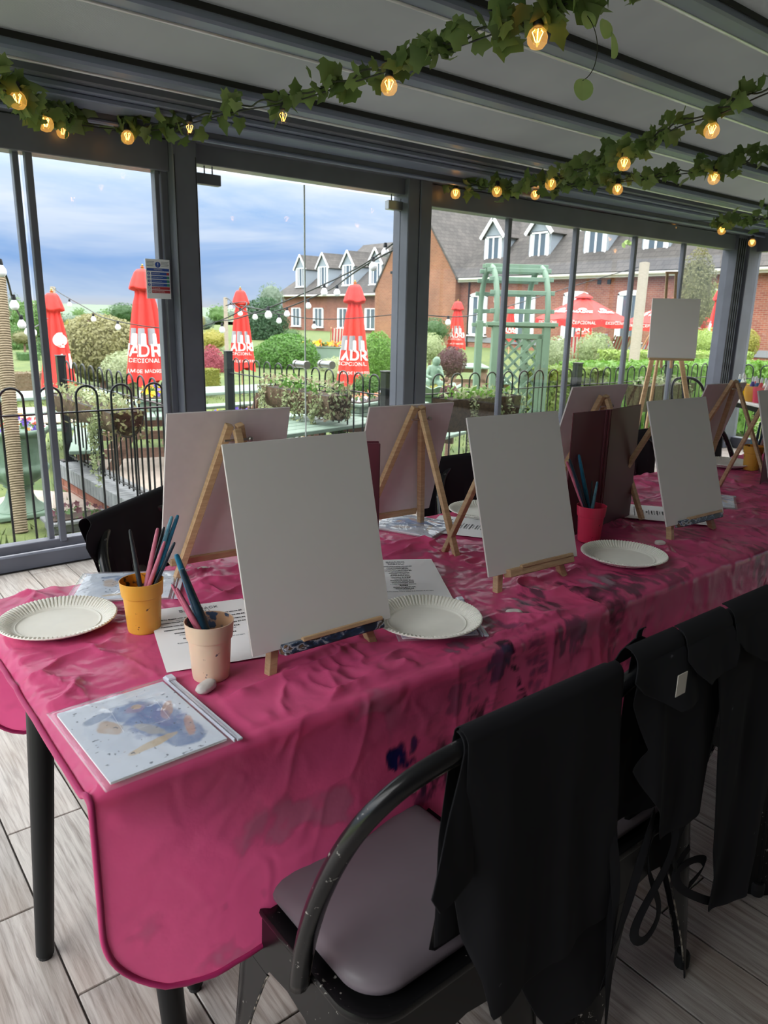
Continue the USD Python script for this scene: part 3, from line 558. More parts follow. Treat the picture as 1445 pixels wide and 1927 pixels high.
# ---------------------------------------------------------------- printed menus
pbr('paper', 'f2f2f4', 0.6); pbr('ink', '2a2c33', 0.6); pbr('ink_soft', '85898f', 0.6)
def menu(x, y, rz, label, title, lines, curl=0.0, w=0.21, h=0.297):
    t = thing('printed_menu', label, 'menu', (x, y, ZT + 0.006), rz)
    gx, gy = np.meshgrid(np.linspace(-w / 2, w / 2, 12), np.linspace(-h / 2, h / 2, 16), indexing='ij')
    gz = 0.0025 * fbm(np.stack([gx * 14 + x, gy * 14 + y, gx * 0], -1), 3, 4) + curl * np.clip(gy / h + 0.3, 0, 1) ** 2 * 0.05
    obj('sheet', slab(np.stack([gx, gy, gz], -1), 0.0003), 'paper', t, smooth=True)
    pr, ps = [], []
    def put(s, px, py, hh, soft=False, ctr=True, bold=False):
        m = text(s, hh, 0.0004, bold); bw = m.bounds[1][0]; m.apply_translation((px - (bw / 2 if ctr else 0), py, 0.0028)); (ps if soft else pr).append(m)
    yy = h / 2 - 0.03
    for s in title: put(s, 0, yy, 0.011, True); yy -= 0.016
    for s, kind in lines:
        put(s, 0, yy, {0: 0.0046, 1: 0.0034, 2: 0.006}[kind], kind == 1, True, kind != 1); yy -= {0: 0.0095, 1: 0.0085, 2: 0.012}[kind]
    for l, mt in ((pr, 'ink'), (ps, 'ink_soft')):
        if l:
            m = cat_(l); v = m.vertices
            iz = 0.0025 * fbm(np.stack([v[:, 0] * 14 + x, v[:, 1] * 14 + y, v[:, 0] * 0], -1), 3, 4) + curl * np.clip(v[:, 1] / h + 0.3, 0, 1) ** 2 * 0.05
            m.vertices = np.c_[v[:, :2], iz + 0.0004 + (v[:, 2] - 0.0028)]
            obj('print', m, mt, t)
S = [('Lemon Marinated Olives £5', 0), ('with rosemary and garlic', 1), ('Loaded Fries £8.50', 0), ('cheese, bacon and spring onion', 1), ('King Prawn Skewers £9', 0), ('with sweet chilli dip', 1), ('Chicken Wings £8', 0), ('tossed in hot sauce', 1), ('Greek Salad £10', 0), ('feta, olives and oregano', 1), ('Hot Dog £12.50', 0), ('with fried onions', 1), ('Chicken Burger £16', 0), ('brioche bun, slaw and fries', 1), ('Cheeseburger £15', 0), ('brioche bun, pickles and fries', 1), ('Sides', 2), ('Onion Rings £4.50', 0), ('Garlic Bread £5', 0), ('add cheese £1', 1), ('If you have any allergy please speak to a member of our team', 1)]
B = [('Garlic Bread with melted cheese and rocket salad leaves £5', 0), ('toasted ciabatta, parsley butter and sea salt flakes', 1), ('Chicken Wings tossed in hot sauce with a blue cheese dip £8', 0), ('half a dozen, celery sticks and house slaw', 1), ('Nachos with jalapeno, salsa, guacamole and sour cream £9', 0), ('add pulled chicken or chilli', 1), ('Halloumi Fries with sweet chilli dip and lime wedge £7.50', 0), ('crisp and golden', 1), ('Chicken Burger £16          Cheese Burger £15', 0), ('brioche bun, slaw and fries, tomato relish and pickles', 1), ('Sides', 2), ('Onion Rings £4          Garlic Bread £5', 0), ('add cheese £1', 1), ('If you have any allergy please speak to a member of our team', 1)]
menu(0.612, 1.337, -0.26, 'printed snack menu lying beneath the beige cup', ('BAR SNACK', 'MENU'), B, 0.25)
menu(1.155, 1.367, -0.56, 'printed snack menu crossed by an easel leg shadow, beyond the plate', ('SNACK', 'MENU'), S)
menu(1.655, 1.59, 0.58 + PI, 'printed menu half hidden behind the clean pine easel canvas', ('SNACK', 'MENU'), S)
menu(2.325, 1.346, 0.6 + PI, 'printed menu under the legs of the smeared easel', ('SNACK', 'MENU'), S)
# ---------------------------------------------------------------- clear zip wallets with a painting sheet inside
mat('clear_film', {'ge': ('geometry', {}), 'iv': ('math', {'math_type': 'subtract', 'value1': 1.0}), 'ml': ('math', {'math_type': 'multiply'}), 'tr': ('transparent_bsdf', {'color': (0.96, 0.97, 0.98)}), 'gl': ('glossy_bsdf', {'roughness': 0.08}), 'd': ('diffuse_bsdf', {'color': (0.9, 0.93, 0.97)}), 't': ('texture_coordinate', {}), 'n': ('noise_texture', {'scale': 10.0, 'detail': 3.0, 'distortion': 1.4}), 'b': ('bump', {'strength': 0.5, 'distance': 0.01}),
    'lw': ('fresnel', {'IOR': 1.5}), 'm': ('mix_closure', {}), 'm2': ('mix_closure', {'fac': 0.08})},
    [('t.object', 'n.vector'), ('n.fac', 'b.height'), ('b.normal', 'gl.normal'), ('ge.backfacing', 'iv.value2'), ('iv.value', 'ml.value1'), ('lw.fac', 'ml.value2'), ('ml.value', 'm.fac'), ('tr.BSDF', 'm2.closure1'), ('d.BSDF', 'm2.closure2'), ('m2.closure', 'm.closure1'), ('gl.BSDF', 'm.closure2')], surface='m.closure')
pbr('zip_plastic', 'cfd3e2', 0.3)
mat('print_sheet', {'a': ('attribute', {'attribute': 'stain'}), 'p': ('principled_bsdf', {'roughness': 0.5})}, [('a.color', 'p.base_color')])
def wallet(x, y, rz, w, h, label, seed, z=ZT + 0.006):
    t = thing('zip_wallet', label, 'plastic wallet', (x, y, z), rz)
    obj('paper_stack', box(w * 0.86, h * 0.90, 0.004, (-0.004, 0, 0.003), 0.001), 'paper', t)
    n1, n2 = 130, 160
    gx, gy = np.meshgrid(np.linspace(-w * 0.43, w * 0.43, n1), np.linspace(-h * 0.45, h * 0.45, n2), indexing='ij')
    q = np.stack([gx, gy, gx * 0 + seed], -1); col = np.ones((n1, n2, 3)) * lin('d9e0ec')
    def blob(cx, cy, rx, ry, c, a=1.0, ang=0.0, rag=1.2):
        ca, sa = math.cos(ang), math.sin(ang); dx, dy = gx - cx, gy - cy
        e = np.hypot((dx * ca + dy * sa) / rx, (-dx * sa + dy * ca) / ry)
        m = np.clip((1 - e + (fbm(q * 28 + cx * 50, 4, seed) - 0.5) * rag) * 5, 0, 1)[..., None] * a * (0.55 + 0.45 * fbm(q * 70, 3, seed + 4)[..., None])
        col[:] = col * (1 - m) + np.array(lin(c)) * m
    blob(-0.01, 0.0, 0.07, 0.08, 'a9b8cf', 0.35); blob(0.015, 0.045, 0.05, 0.05, '4f72a8', 0.95); blob(0.03, 0.0, 0.05, 0.06, '4668a4', 0.95); blob(0.045, -0.05, 0.035, 0.055, '3f669e', 0.95); blob(-0.05, 0.06, 0.03, 0.012, '4d6d99', 0.8, 0.3)
    blob(0.015, 0.055, 0.022, 0.018, '9c7fa0', 0.8); blob(0.02, 0.06, 0.012, 0.01, 'c9a873', 0.8); blob(-0.04, 0.02, 0.018, 0.03, 'b98f5d', 0.75, 0.4); blob(0.055, 0.02, 0.01, 0.03, 'c98c57', 0.85, -0.5); blob(0.065, -0.04, 0.01, 0.04, 'c07a45', 0.85, -0.3); blob(0.01, -0.02, 0.012, 0.04, 'c2b492', 0.6, 0.5); blob(0.0, -0.06, 0.04, 0.008, 'c9a45d', 0.8, 0.2); blob(0.04, 0.0, 0.02, 0.03, '6a62a0', 0.6)
    sp = fbm(q * 150, 2, seed + 9); m = np.clip((sp - 0.80) * 18, 0, 1)[..., None] * 0.9; col = col * (1 - m) + np.array(lin('2c3f57')) * m
    P = np.stack([gx - 0.004, gy, np.full_like(gx, 0.0056)], -1)
    obj('painting_sheet', grid(P), 'print_sheet', t, prim={'stain': col.reshape(-1, 3)})
    # film pillow
    a, b = np.meshgrid(np.linspace(-1, 1, 40), np.linspace(-1, 1, 48), indexing='ij')
    e = np.clip((1 - a ** 8) * (1 - b ** 8), 0, 1)
    q2 = np.stack([a * w * 8, b * h * 8, a * 0 + seed], -1)
    zt = 0.0062 + e * (0.0025 + 0.013 * np.clip(fbm(q2 * [1.6, 0.6, 1], 4, seed + 2) - 0.40, 0, 1)); zt = np.where(e > 0.02, zt, 0.002)
    obj('film', grid(np.stack([a * w / 2, b * h / 2, zt], -1)), 'clear_film', t, smooth=True)
    obj('welded_edge', tube([(-w / 2, -h / 2, 0.003), (-w / 2, h / 2, 0.003), (w / 2, h / 2, 0.003)], 0.0016, 6), 'clear_film', t)
    obj('zip', [box(0.010, h * 1.0, 0.004, (w / 2 - 0.003, 0, 0.004), 0.0012), box(0.003, h * 0.99, 0.006, (w / 2 - 0.012, 0, 0.005), 0.001)], 'zip_plastic', t)
    obj('slider', box(0.016, 0.02, 0.009, (w / 2 - 0.004, h / 2 - 0.012, 0.006), 0.002), 'zip_plastic', t)
    if seed == 1:
        r = rrect(0.075, 0.085, 0.002); fr = ext(r.difference(r.buffer(-0.0012)), 0.0008, 0.0085); fr.apply_transform(M4((0.008, 0.03, 0), rz=-0.1))
        obj('inner_pocket', fr, 'clear_film', t)
wallet(0.366, 1.063, 0.03, 0.212, 0.262, 'clear zip wallet holding a blue and orange painting sheet at the table corner', 1)
wallet(0.575, 1.70, -0.5, 0.25, 0.20, 'clear zip wallet glinting behind the yellow cup', 2)
wallet(1.04, 1.12, -0.5, 0.19, 0.215, 'clear zip wallet mostly under the plate, one corner showing', 3)
wallet(2.65, 1.36, 0.5, 0.22, 0.2, 'shiny clear wallet past the smeared easel', 4)
wallet(1.50, 1.72, 0.4, 0.2, 0.24, 'clear wallet under the rear tripod easel', 5)
# ---------------------------------------------------------------- burgundy menu folders
pbr('burgundy', '5c2633', 0.45, var=0.1, scale=6, bump=0.08, bscale=200, bdist=0.001)
def folder(x, y, a1, a2, label, w=0.225, h=0.385, w1=None):
    t = thing('menu_folder', label, 'menu folder', (x, y, ZT + 0.003))
    for a, w in ((a1, w1 or w), (a2, w)):
        m = box(w, 0.004, h, (w / 2 + 0.008, 0, h / 2), 0.0015); m.apply_transform(M4(rz=a)); obj('cover', m, 'burgundy', t)
    am = (a1 + a2) / 2
    sp = [tube([(math.cos(a) * 0.012, math.sin(a) * 0.012, 0), (math.cos(a) * 0.012, math.sin(a) * 0.012, h)], 0.006, 8) for a in (a1, a2)] + [tube([(0, 0, 0), (0, 0, h)], 0.007, 8)]
    obj('spine', sp, 'burgundy', t, smooth=40)
folder(1.975, 1.365, 3.13, 0.16, 'tall burgundy menu folder standing open behind the red cup', w1=0.165)
folder(0.79, 1.375, -0.5, -0.64, 'burgundy menu folder behind the first large canvas, one dark edge showing')
folder(3.36, 1.45, -2.9, 0.5, 'burgundy menu folder at the right picture edge behind the far easel')

# ---------------------------------------------------------------- black metal chairs
mat('black_enamel', {'t': ('texture_coordinate', {}), 'n': ('noise_texture', {'scale': 130.0, 'detail': 3.0}), 'n2': ('noise_texture', {'scale': 7.0, 'detail': 2.0}), 'a': ('math', {'math_type': 'multiply_add', 'value2': 0.35}),
    'r': ('rgb_ramp', {'ramp': [(0.0, lin('09090a')), (0.895, lin('0b0b0c')), (0.91, lin('8d8a85')), (1.0, lin('a09c96'))]}), 'p': ('principled_bsdf', {'roughness': 0.27, 'specular_ior_level': 0.35})},
    [('t.object', 'n.vector'), ('t.object', 'n2.vector'), ('n2.fac', 'a.value1'), ('n.fac', 'a.value3'), ('a.value', 'r.fac'), ('r.color', 'p.base_color')])
mat('worn_tube', {'t': ('texture_coordinate', {}), 'n': ('noise_texture', {'scale': 55.0, 'detail': 5.0, 'roughness': 0.6}), 'r': ('rgb_ramp', {'ramp': [(0.0, lin('0e0e10')), (0.64, lin('101012')), (0.655, lin('8d8a85')), (1.0, lin('a8a49d'))]}), 'p': ('principled_bsdf', {'roughness': 0.22})},
    [('t.object', 'n.vector'), ('n.fac', 'r.fac'), ('r.color', 'p.base_color')])
mat('worn_edge', {'t': ('texture_coordinate', {}), 'n': ('noise_texture', {'scale': 45.0, 'detail': 4.0}), 'r': ('rgb_ramp', {'ramp': [(0.42, lin('17171a')), (0.5, lin('7d7468')), (0.62, lin('b3aca2'))]}), 'p': ('principled_bsdf', {'roughness': 0.35, 'metallic': 0.3})},
    [('t.object', 'n.vector'), ('n.fac', 'r.fac'), ('r.color', 'p.base_color')])
pbr('seat_leather', '6f666d', 0.42, var=0.08, scale=5, bump=0.12, bscale=160, bdist=0.0008)
def sq(s, a=0.2, rc=0.075):
    """point at arc length fraction s in [0,4): each unit is one side centred on a corner"""
    half = a - rc; arc = PI / 2 * rc; L = arc + 2 * half
    k = int(math.floor(s)) % 4; d = (s - math.floor(s)) * L - L / 2
    if abs(d) <= arc / 2:
        th = d / rc; p = np.array([half + rc * math.cos(PI / 4 + th), half + rc * math.sin(PI / 4 + th)])
    elif d > 0: p = np.array([half - (d - arc / 2), a])
    else: p = np.array([a, half + (d + arc / 2)])
    for _ in range(k): p = np.array([-p[1], p[0]])
    return p, d
def leg_bottom(d):
    d = abs(d); w0, w1, zt = 0.034, 0.125, 0.345
    if d <= w0: return 0.0
    return min(zt, zt * ((d - w0) / (w1 - w0)) ** 0.75) if d < w1 else zt + 0.012 * min(1, (d - w1) / 0.08)
def fl(z): return 1 + 0.36 * max(0, 0.445 - z) - 0.03
def chair(label, loc, rz=0.0, group='black metal chairs around the pink tables'):
    t = thing('metal_chair', label, 'chair', loc, rz, group)
    # seat pan
    S = [sq(k / 160 * 4) for k in range(160)]
    base = np.array([p for p, d in S])
    ring = lambda f, z: np.c_[base * f, np.full(160, z)]
    pan = np.stack([ring(0.0, 0.438), ring(0.80, 0.438), ring(0.90, 0.436), ring(0.97, 0.444), ring(1.0, 0.446), ring(1.012, 0.440), ring(1.0, 0.432)], 1)
    obj('seat_pan', grid(pan, True), 'black_enamel', t, smooth=50)
    zs = lambda zb: np.r_[0.44, np.linspace(0.43, max(zb, 0.372), 5)]
    rows = []
    for p, d in S:
        zb = max(leg_bottom(d), 0.333); z = np.r_[0.436, np.linspace(0.425, zb, 6)]
        rows.append([(*(p * fl(zz)), zz) for zz in z])
    P = np.array(rows); P = np.concatenate([P, P[:1]], 0)
    obj('skirt', slab(P, 0.0022), 'black_enamel', t, smooth=50)
    for k in range(4):
        rows, edge1, edge2 = [], [], []
        arc_L = PI / 2 * 0.075 + 2 * 0.125
        ds = np.r_[np.linspace(-0.123, -0.034, 14), np.linspace(-0.024, 0.024, 5), np.linspace(0.034, 0.123, 14)]
        for d in ds:
            p, _ = sq(k + 0.5 + d / arc_L)
            zb = leg_bottom(d); zb = min(zb, 0.332)
            z = np.linspace(0.334, zb, 12)
            nar = lambda zz: p * fl(zz)
            pts = [(*(p * fl(zz)), zz) for zz in z]; rows.append(pts)
            (edge1 if d <= -0.034 else edge2 if d >= 0.034 else []).append(pts[-1])
        L = obj('leg', slab(np.array(rows), 0.0025), 'black_enamel', t, smooth=50)
        pc, _ = sq(k + 0.5)
        mid = [(*(pc * fl(z) * 1.004), z) for z in np.linspace(0.334, 0.03, 12)]
        obj('leg_edge', [tube([q for q in e if q[2] > 0.03], 0.0022, 6) for e in (edge1, edge2)], 'worn_edge', L, smooth=True)
        obj('rib', tube(mid, 0.005, 6), 'black_enamel', L, smooth=True)
        c = pc * fl(0.0) * 0.985
        obj('foot', lathe([(0, 0), (0.015, 0), (0.0165, 0.004), (0.017, 0.03), (0.014, 0.036), (0, 0.036)], 14).apply_translation((c[0], c[1], 0.0)), 'rubber', L, smooth=40)
    # cushion
    cu = []
    for f, z in ((0.0, 0.486), (0.5, 0.486), (0.75, 0.4835), (0.88, 0.478), (0.95, 0.470), (0.985, 0.460), (0.98, 0.449), (0.95, 0.444)):
        cu.append(np.c_[base * f * 0.885, np.full(160, z)])
    obj('cushion', grid(np.stack(cu, 1), True), 'seat_leather', t, smooth=60)
    # bent tube back
    half = [(-0.213, -0.052, 0.418), (-0.2225, -0.085, 0.52), (-0.225, -0.12, 0.62), (-0.215, -0.155, 0.71), (-0.188, -0.188, 0.785), (-0.14, -0.212, 0.832), (-0.075, -0.224, 0.852)]
    path = half + [(0, -0.227, 0.857)] + [(-x, y, z) for x, y, z in half[::-1]]
    tp = smooth_path(path, 64)
    bk = obj('back_tube', tube(tp, 0.0155, 12, ry=0.0135), 'worn_tube', t, smooth=True)
    obj('tube_seam', tube(tp + np.array([0, 0.0, 0]) + np.array([[0.0135 * np.sign(-x) * (1 if abs(x) > 0.15 else 0), -0.004, -0.014 if abs(x) < 0.15 else -0.006] for x, y, z in tp]), 0.0025, 6), 'worn_edge', bk, smooth=True)
    # pressed centre splat
    u, v = np.meshgrid(np.linspace(-1, 1, 13), np.linspace(0, 1, 22), indexing='ij')
    zz = 0.435 + v * 0.42; yy = -0.165 - 0.062 * v ** 1.2; ww = 0.052 - 0.006 * np.sin(v * PI)
    em = 0.005 * np.clip(1 - np.abs(np.hypot(u * 1.1, (v - 0.8) * 5) - 0.7) * 4, 0, 1) - 0.005 * (np.abs(u) > 0.85)
    obj('splat', slab(np.stack([u * ww, yy - em, zz], -1), 0.002), 'black_enamel', t, smooth=50)
    return t
C1 = chair('black metal chair with worn tube back and a grey leather seat in full view', (0.69, 0.83, 0))
dup(C1, 'black metal chair almost covered by aprons with trailing ribbons', (1.195, 0.83, 0))
dup(C1, 'black metal chair at the right edge with only a rear leg showing', (1.945, 0.83, 0))
dup(C1, 'black metal chair by the window at the table end under a black apron', (0.84, 1.845, 0), -2.47)
dup(C1, 'black metal chair behind the clean pine easel, its tube side glinting', (2.08, 1.83, 0), PI)
dup(C1, 'black metal chair behind the canvas past the burgundy menu', (3.20, 1.85, 0), PI)
dup(C1, 'black metal chair behind the far yellow cup', (4.05, 1.95, 0), PI)
dup(C1, 'black metal chair by the corner post behind the white table', (7.2, 3.93, 0), PI - 0.3, group='')
# ---------------------------------------------------------------- black aprons hung over the chair backs
mat('apron_cloth', {'t': ('texture_coordinate', {}), 'n': ('noise_texture', {'scale': 30.0, 'detail': 4.0}), 'r': ('rgb_ramp', {'ramp': [(0.735, lin('202024')), (0.77, lin('5a5a60'))]}), 'w': ('wave_texture', {'scale': 300.0}), 'b': ('bump', {'strength': 0.15, 'distance': 0.0008}), 'p': ('principled_bsdf', {'roughness': 0.85, 'specular_ior_level': 0.2})},
    [('t.object', 'n.vector'), ('n.fac', 'r.fac'), ('r.color', 'p.base_color'), ('t.object', 'w.vector'), ('w.fac', 'b.height'), ('b.normal', 'p.normal')])
pbr('care_label', 'd9d3cb', 0.7)
def drape(rows, y0, seed, out=-1.0, amp=0.012, th=0.0015, n=46, wrap=0.018, zt=None):
    """cloth hanging from a rail at depth y0; rows: (z, x_left, x_right) downwards; out: the side it hangs on"""
    rows = np.array(rows, float); z = rows[:, 0]; ss = np.linspace(0, 1, 60); zz = np.interp(ss, np.linspace(0, 1, len(z)), z)
    xl, xr = np.interp(ss, np.linspace(0, 1, len(z)), rows[:, 1]), np.interp(ss, np.linspace(0, 1, len(z)), rows[:, 2])
    u = np.linspace(0, 1, n)[:, None]; X = xl[None] + (xr - xl)[None] * u; Z = np.broadcast_to(zz[None], X.shape).copy()
    dep = np.clip((zz[0] - zz) / max(zz[0] - zz[-1], 1e-6), 0, 1)[None]
    q = np.stack([X * 9, Z * 1.6, np.full_like(X, seed)], -1)
    f = np.sin(X * 38 + 3 * seed + 2 * fbm(q * 0.5, 2, seed) * 4) * 0.5 + (fbm(q, 3, seed) - 0.5) * 3.0
    Y = y0 + out * (wrap + amp * dep ** 0.6 * (1 + f) + 0.01 * dep)
    # fold over the rail
    k = 8; th_ = np.linspace(0, PI / 2, k)
    topY = y0 + out * wrap * np.sin(th_)[None] * np.ones((n, 1)); topZ = zz[0] + wrap * np.cos(th_)[None] * np.ones((n, 1)); topX = np.repeat(X[:, :1], k, 1)
    return slab(np.stack([np.concatenate([topX, X], 1), np.concatenate([topY, Y], 1), np.concatenate([topZ, Z], 1)], -1), th)
def ribbon(pts, w=0.018, n=40, nrm=(0, 1, 0)):
    P = smooth_path(pts, n); t = np.gradient(P, axis=0); t /= np.linalg.norm(t, axis=1, keepdims=True)
    s = np.cross(t, np.array(nrm) + np.stack([np.sin(np.linspace(0, 5, n)) * 0.5, np.zeros(n), np.zeros(n)], 1)); s /= np.linalg.norm(s, axis=1, keepdims=True)
    return slab(np.stack([P - s * w / 2, P, P + s * w / 2], 0), 0.0012)
CY0 = 0.605
A = thing('apron', 'black apron folded over the back of the nearest chair with its sleeve-like edge hanging', 'apron', (0, 0, 0))
obj('front_panel', drape([(0.868, 0.617, 0.955), (0.80, 0.615, 0.957), (0.74, 0.605, 0.96), (0.66, 0.60, 0.965), (0.58, 0.615, 0.968), (0.50, 0.645, 0.968), (0.435, 0.66, 0.97), (0.425, 0.665, 0.965)], CY0, 3), 'apron_cloth', A, smooth=True)
obj('side_flap', drape([(0.862, 0.617, 0.70), (0.80, 0.590, 0.69), (0.74, 0.558, 0.68), (0.70, 0.535, 0.66), (0.675, 0.548, 0.64)], CY0 + 0.004, 5, out=-0.8, amp=0.02), 'apron_cloth', A, smooth=True)
obj('rear_panel', drape([(0.868, 0.625, 0.94), (0.70, 0.62, 0.94), (0.5, 0.63, 0.95)], CY0, 7, out=1.0, wrap=0.0175), 'apron_cloth', A, smooth=True)
obj('lower_panel', drape([(0.50, 0.74, 0.968), (0.40, 0.755, 0.975), (0.33, 0.79, 0.98), (0.285, 0.82, 0.985), (0.27, 0.84, 0.985)], CY0 - 0.012, 9, wrap=0.004, amp=0.01), 'apron_cloth', A, smooth=True)
obj('waist_tie', [ribbon([(0.965, 0.585, 0.62), (0.97, 0.57, 0.45), (0.975, 0.56, 0.25), (0.985, 0.56, 0.1)]), ribbon([(0.955, 0.58, 0.60), (0.96, 0.56, 0.48), (0.95, 0.55, 0.36)])], 'apron_cloth', A, smooth=True)
A = thing('apron', 'paint-flecked black apron with a white care tag over the second chair back', 'apron', (0, 0, 0))
obj('front_panel', drape([(0.868, 1.0, 1.26), (0.81, 0.98, 1.27), (0.755, 1.01, 1.27), (0.715, 1.03, 1.27), (0.69, 0.992, 1.26), (0.63, 1.035, 1.25), (0.57, 1.075, 1.24), (0.51, 1.10, 1.23)], CY0, 13, amp=0.016), 'apron_cloth', A, smooth=True)
obj('bib_fold', drape([(0.885, 0.965, 1.10), (0.865, 0.95, 1.11), (0.84, 0.975, 1.12), (0.815, 1.02, 1.12), (0.79, 1.06, 1.12)], CY0 - 0.01, 15, out=-1, wrap=0.024, amp=0.012), 'apron_cloth', A, smooth=True)
obj('bib_corner', drape([(0.905, 1.02, 1.035), (0.89, 0.985, 1.065), (0.865, 0.965, 1.10)], CY0, 17, out=0.4, amp=0.01), 'apron_cloth', A, smooth=True)
obj('rear_panel', drape([(0.868, 1.03, 1.40), (0.7, 1.03, 1.40), (0.5, 1.05, 1.42)], CY0, 19, out=1.0, wrap=0.0175), 'apron_cloth', A, smooth=True)
obj('care_tag', box(0.028, 0.0012, 0.038, (1.04, 0.536, 0.848), 0.0004), 'care_label', A)
obj('neck_tie', [ribbon([(1.10, 0.585, 0.56), (1.03, 0.56, 0.515), (0.985, 0.55, 0.45), (0.955, 0.55, 0.37), (0.928, 0.55, 0.30)]), ribbon([(1.12, 0.58, 0.55), (1.06, 0.55, 0.43), (1.01, 0.545, 0.375), (1.045, 0.545, 0.345), (1.093, 0.55, 0.36), (1.075, 0.56, 0.44), (1.10, 0.58, 0.52)])], 'apron_cloth', A, smooth=True)
A = thing('apron', 'black apron with long tail and ribbons at the far end of the second chair', 'apron', (0, 0, 0))
obj('front_panel', drape([(0.872, 1.20, 1.45), (0.80, 1.22, 1.47), (0.70, 1.24, 1.48), (0.60, 1.25, 1.50), (0.50, 1.255, 1.505), (0.42, 1.265, 1.50), (0.34, 1.285, 1.48), (0.27, 1.31, 1.46), (0.22, 1.34, 1.45)], CY0 - 0.006, 23, amp=0.02, wrap=0.022), 'apron_cloth', A, smooth=True)
obj('collar_fold', drape([(0.885, 1.10, 1.25), (0.865, 1.09, 1.26), (0.84, 1.11, 1.26), (0.81, 1.15, 1.25)], CY0 - 0.012, 25, wrap=0.026, amp=0.012), 'apron_cloth', A, smooth=True)
obj('shoulder_fold', drape([(0.885, 1.26, 1.43), (0.86, 1.25, 1.45), (0.83, 1.29, 1.47), (0.79, 1.36, 1.48)], CY0 - 0.01, 27, wrap=0.028, amp=0.012), 'apron_cloth', A, smooth=True)
obj('waist_tie', [ribbon([(1.24, 0.58, 0.42), (1.20, 0.58, 0.38), (1.28, 0.57, 0.29), (1.38, 0.57, 0.23), (1.46, 0.575, 0.23)]), ribbon([(1.20, 0.58, 0.38), (1.26, 0.575, 0.385), (1.30, 0.575, 0.36), (1.25, 0.575, 0.33)]), ribbon([(1.235, 0.58, 0.55), (1.20, 0.575, 0.52), (1.17, 0.575, 0.46), (1.19, 0.575, 0.40)])], 'apron_cloth', A, smooth=True)
for k, (loc, rz, lab) in enumerate((((0.84, 1.845, 0), -2.47, 'black apron over the chair by the window beside the yellow cup'), ((2.08, 1.83, 0), PI, 'black apron over the chair behind the clean pine easel'), ((3.2, 1.85, 0), PI, 'black apron over the chair behind the canvas past the burgundy menu'), ((4.05, 1.95, 0), PI, 'black apron over the chair behind the far yellow cup'))):
    A = thing('apron', lab, 'apron', loc, rz)
    if k == 0:       # seen from the seat side: the corner of the cloth slips off the tube end
        obj('front_panel', drape([(0.872, -0.2, 0.20), (0.85, -0.2, 0.225), (0.82, -0.2, 0.232), (0.79, -0.2, 0.215), (0.72, -0.2, 0.135), (0.62, -0.2, 0.10), (0.5, -0.2, 0.09)], -0.225, 33, out=1.0, amp=0.01), 'apron_cloth', A, smooth=True)
        obj('waist_tie', ribbon([(0.165, -0.19, 0.80), (0.165, -0.18, 0.72), (0.16, -0.17, 0.62), (0.155, -0.17, 0.50)], 0.032), 'apron_cloth', A, smooth=True)
    else: obj('front_panel', drape([(0.868, -0.19, 0.19), (0.75, -0.2, 0.2), (0.5, -0.2, 0.2)], -0.225, 34 + k, out=1.0), 'apron_cloth', A, smooth=True)
    obj('rear_panel', drape([(0.868, -0.2, 0.20), (0.79, -0.2, 0.16 if k == 0 else 0.2), (0.70, -0.2, 0.10 if k == 0 else 0.2), (0.5, -0.2, 0.08 if k == 0 else 0.2)], -0.225, 44 + k, out=-1.0), 'apron_cloth', A, smooth=True)

# ---------------------------------------------------------------- large tripod easel with its canvas
t = thing('tripod_easel', 'tall wooden tripod easel standing by the far windows', 'easel', (6.34, 3.83, 0))
face = np.array([-0.66, -0.7513, 0]); side = np.array([0.7513, -0.66, 0])
top = np.array([0, 0, 1.60]) - face * 0.10
for s in (-1, 1): obj('leg', bar(side * 0.34 * s + face * 0.30, top + side * 0.03 * s, 0.04, 0.022, up=face, bev=0.003), 'pine', t)
obj('leg', bar(-face * 0.42, top - face * 0.03, 0.04, 0.022, up=side, bev=0.003), 'pine', t)
for s in (-1, 1): obj('mast', bar(top + side * 0.045 * s + np.array([0, 0, -0.6]) + face * 0.14, top + side * 0.04 * s + np.array([0, 0, 0.24]), 0.022, 0.02, up=face, bev=0.002), 'pine', t)
obj('mast_head', bar(top + side * 0.055 + np.array([0, 0, 0.24]), top - side * 0.055 + np.array([0, 0, 0.24]), 0.022, 0.02, bev=0.002), 'pine', t)
obj('ledge', bar(np.array([0, 0, 1.085]) + face * 0.16 - side * 0.2, np.array([0, 0, 1.085]) + face * 0.16 + side * 0.2, 0.03, 0.02, bev=0.002), 'pine', t)
R = np.stack([side, -face, np.array([0, 0, 1.0])], 1)
# canvas normal faces the room (local -y)
Rc = np.stack([side, -face, [0, 0, 1.0]], 1) @ rot((1, 0, 0), -0.09)
tc = thing('stretched_canvas', 'blank stretched canvas on the tall tripod easel by the windows', 'canvas', m=M4(np.array([6.34, 3.83, 1.097]) + face * 0.165, R=Rc))
obj('painting_face', box(0.42, 0.002, 0.515, (0, -0.001, 0.2575), 0.0008), 'canvas_face', tc)
obj('stretcher', box(0.418, 0.018, 0.513, (0, 0.009, 0.2565), 0.002), 'canvas_back', tc)

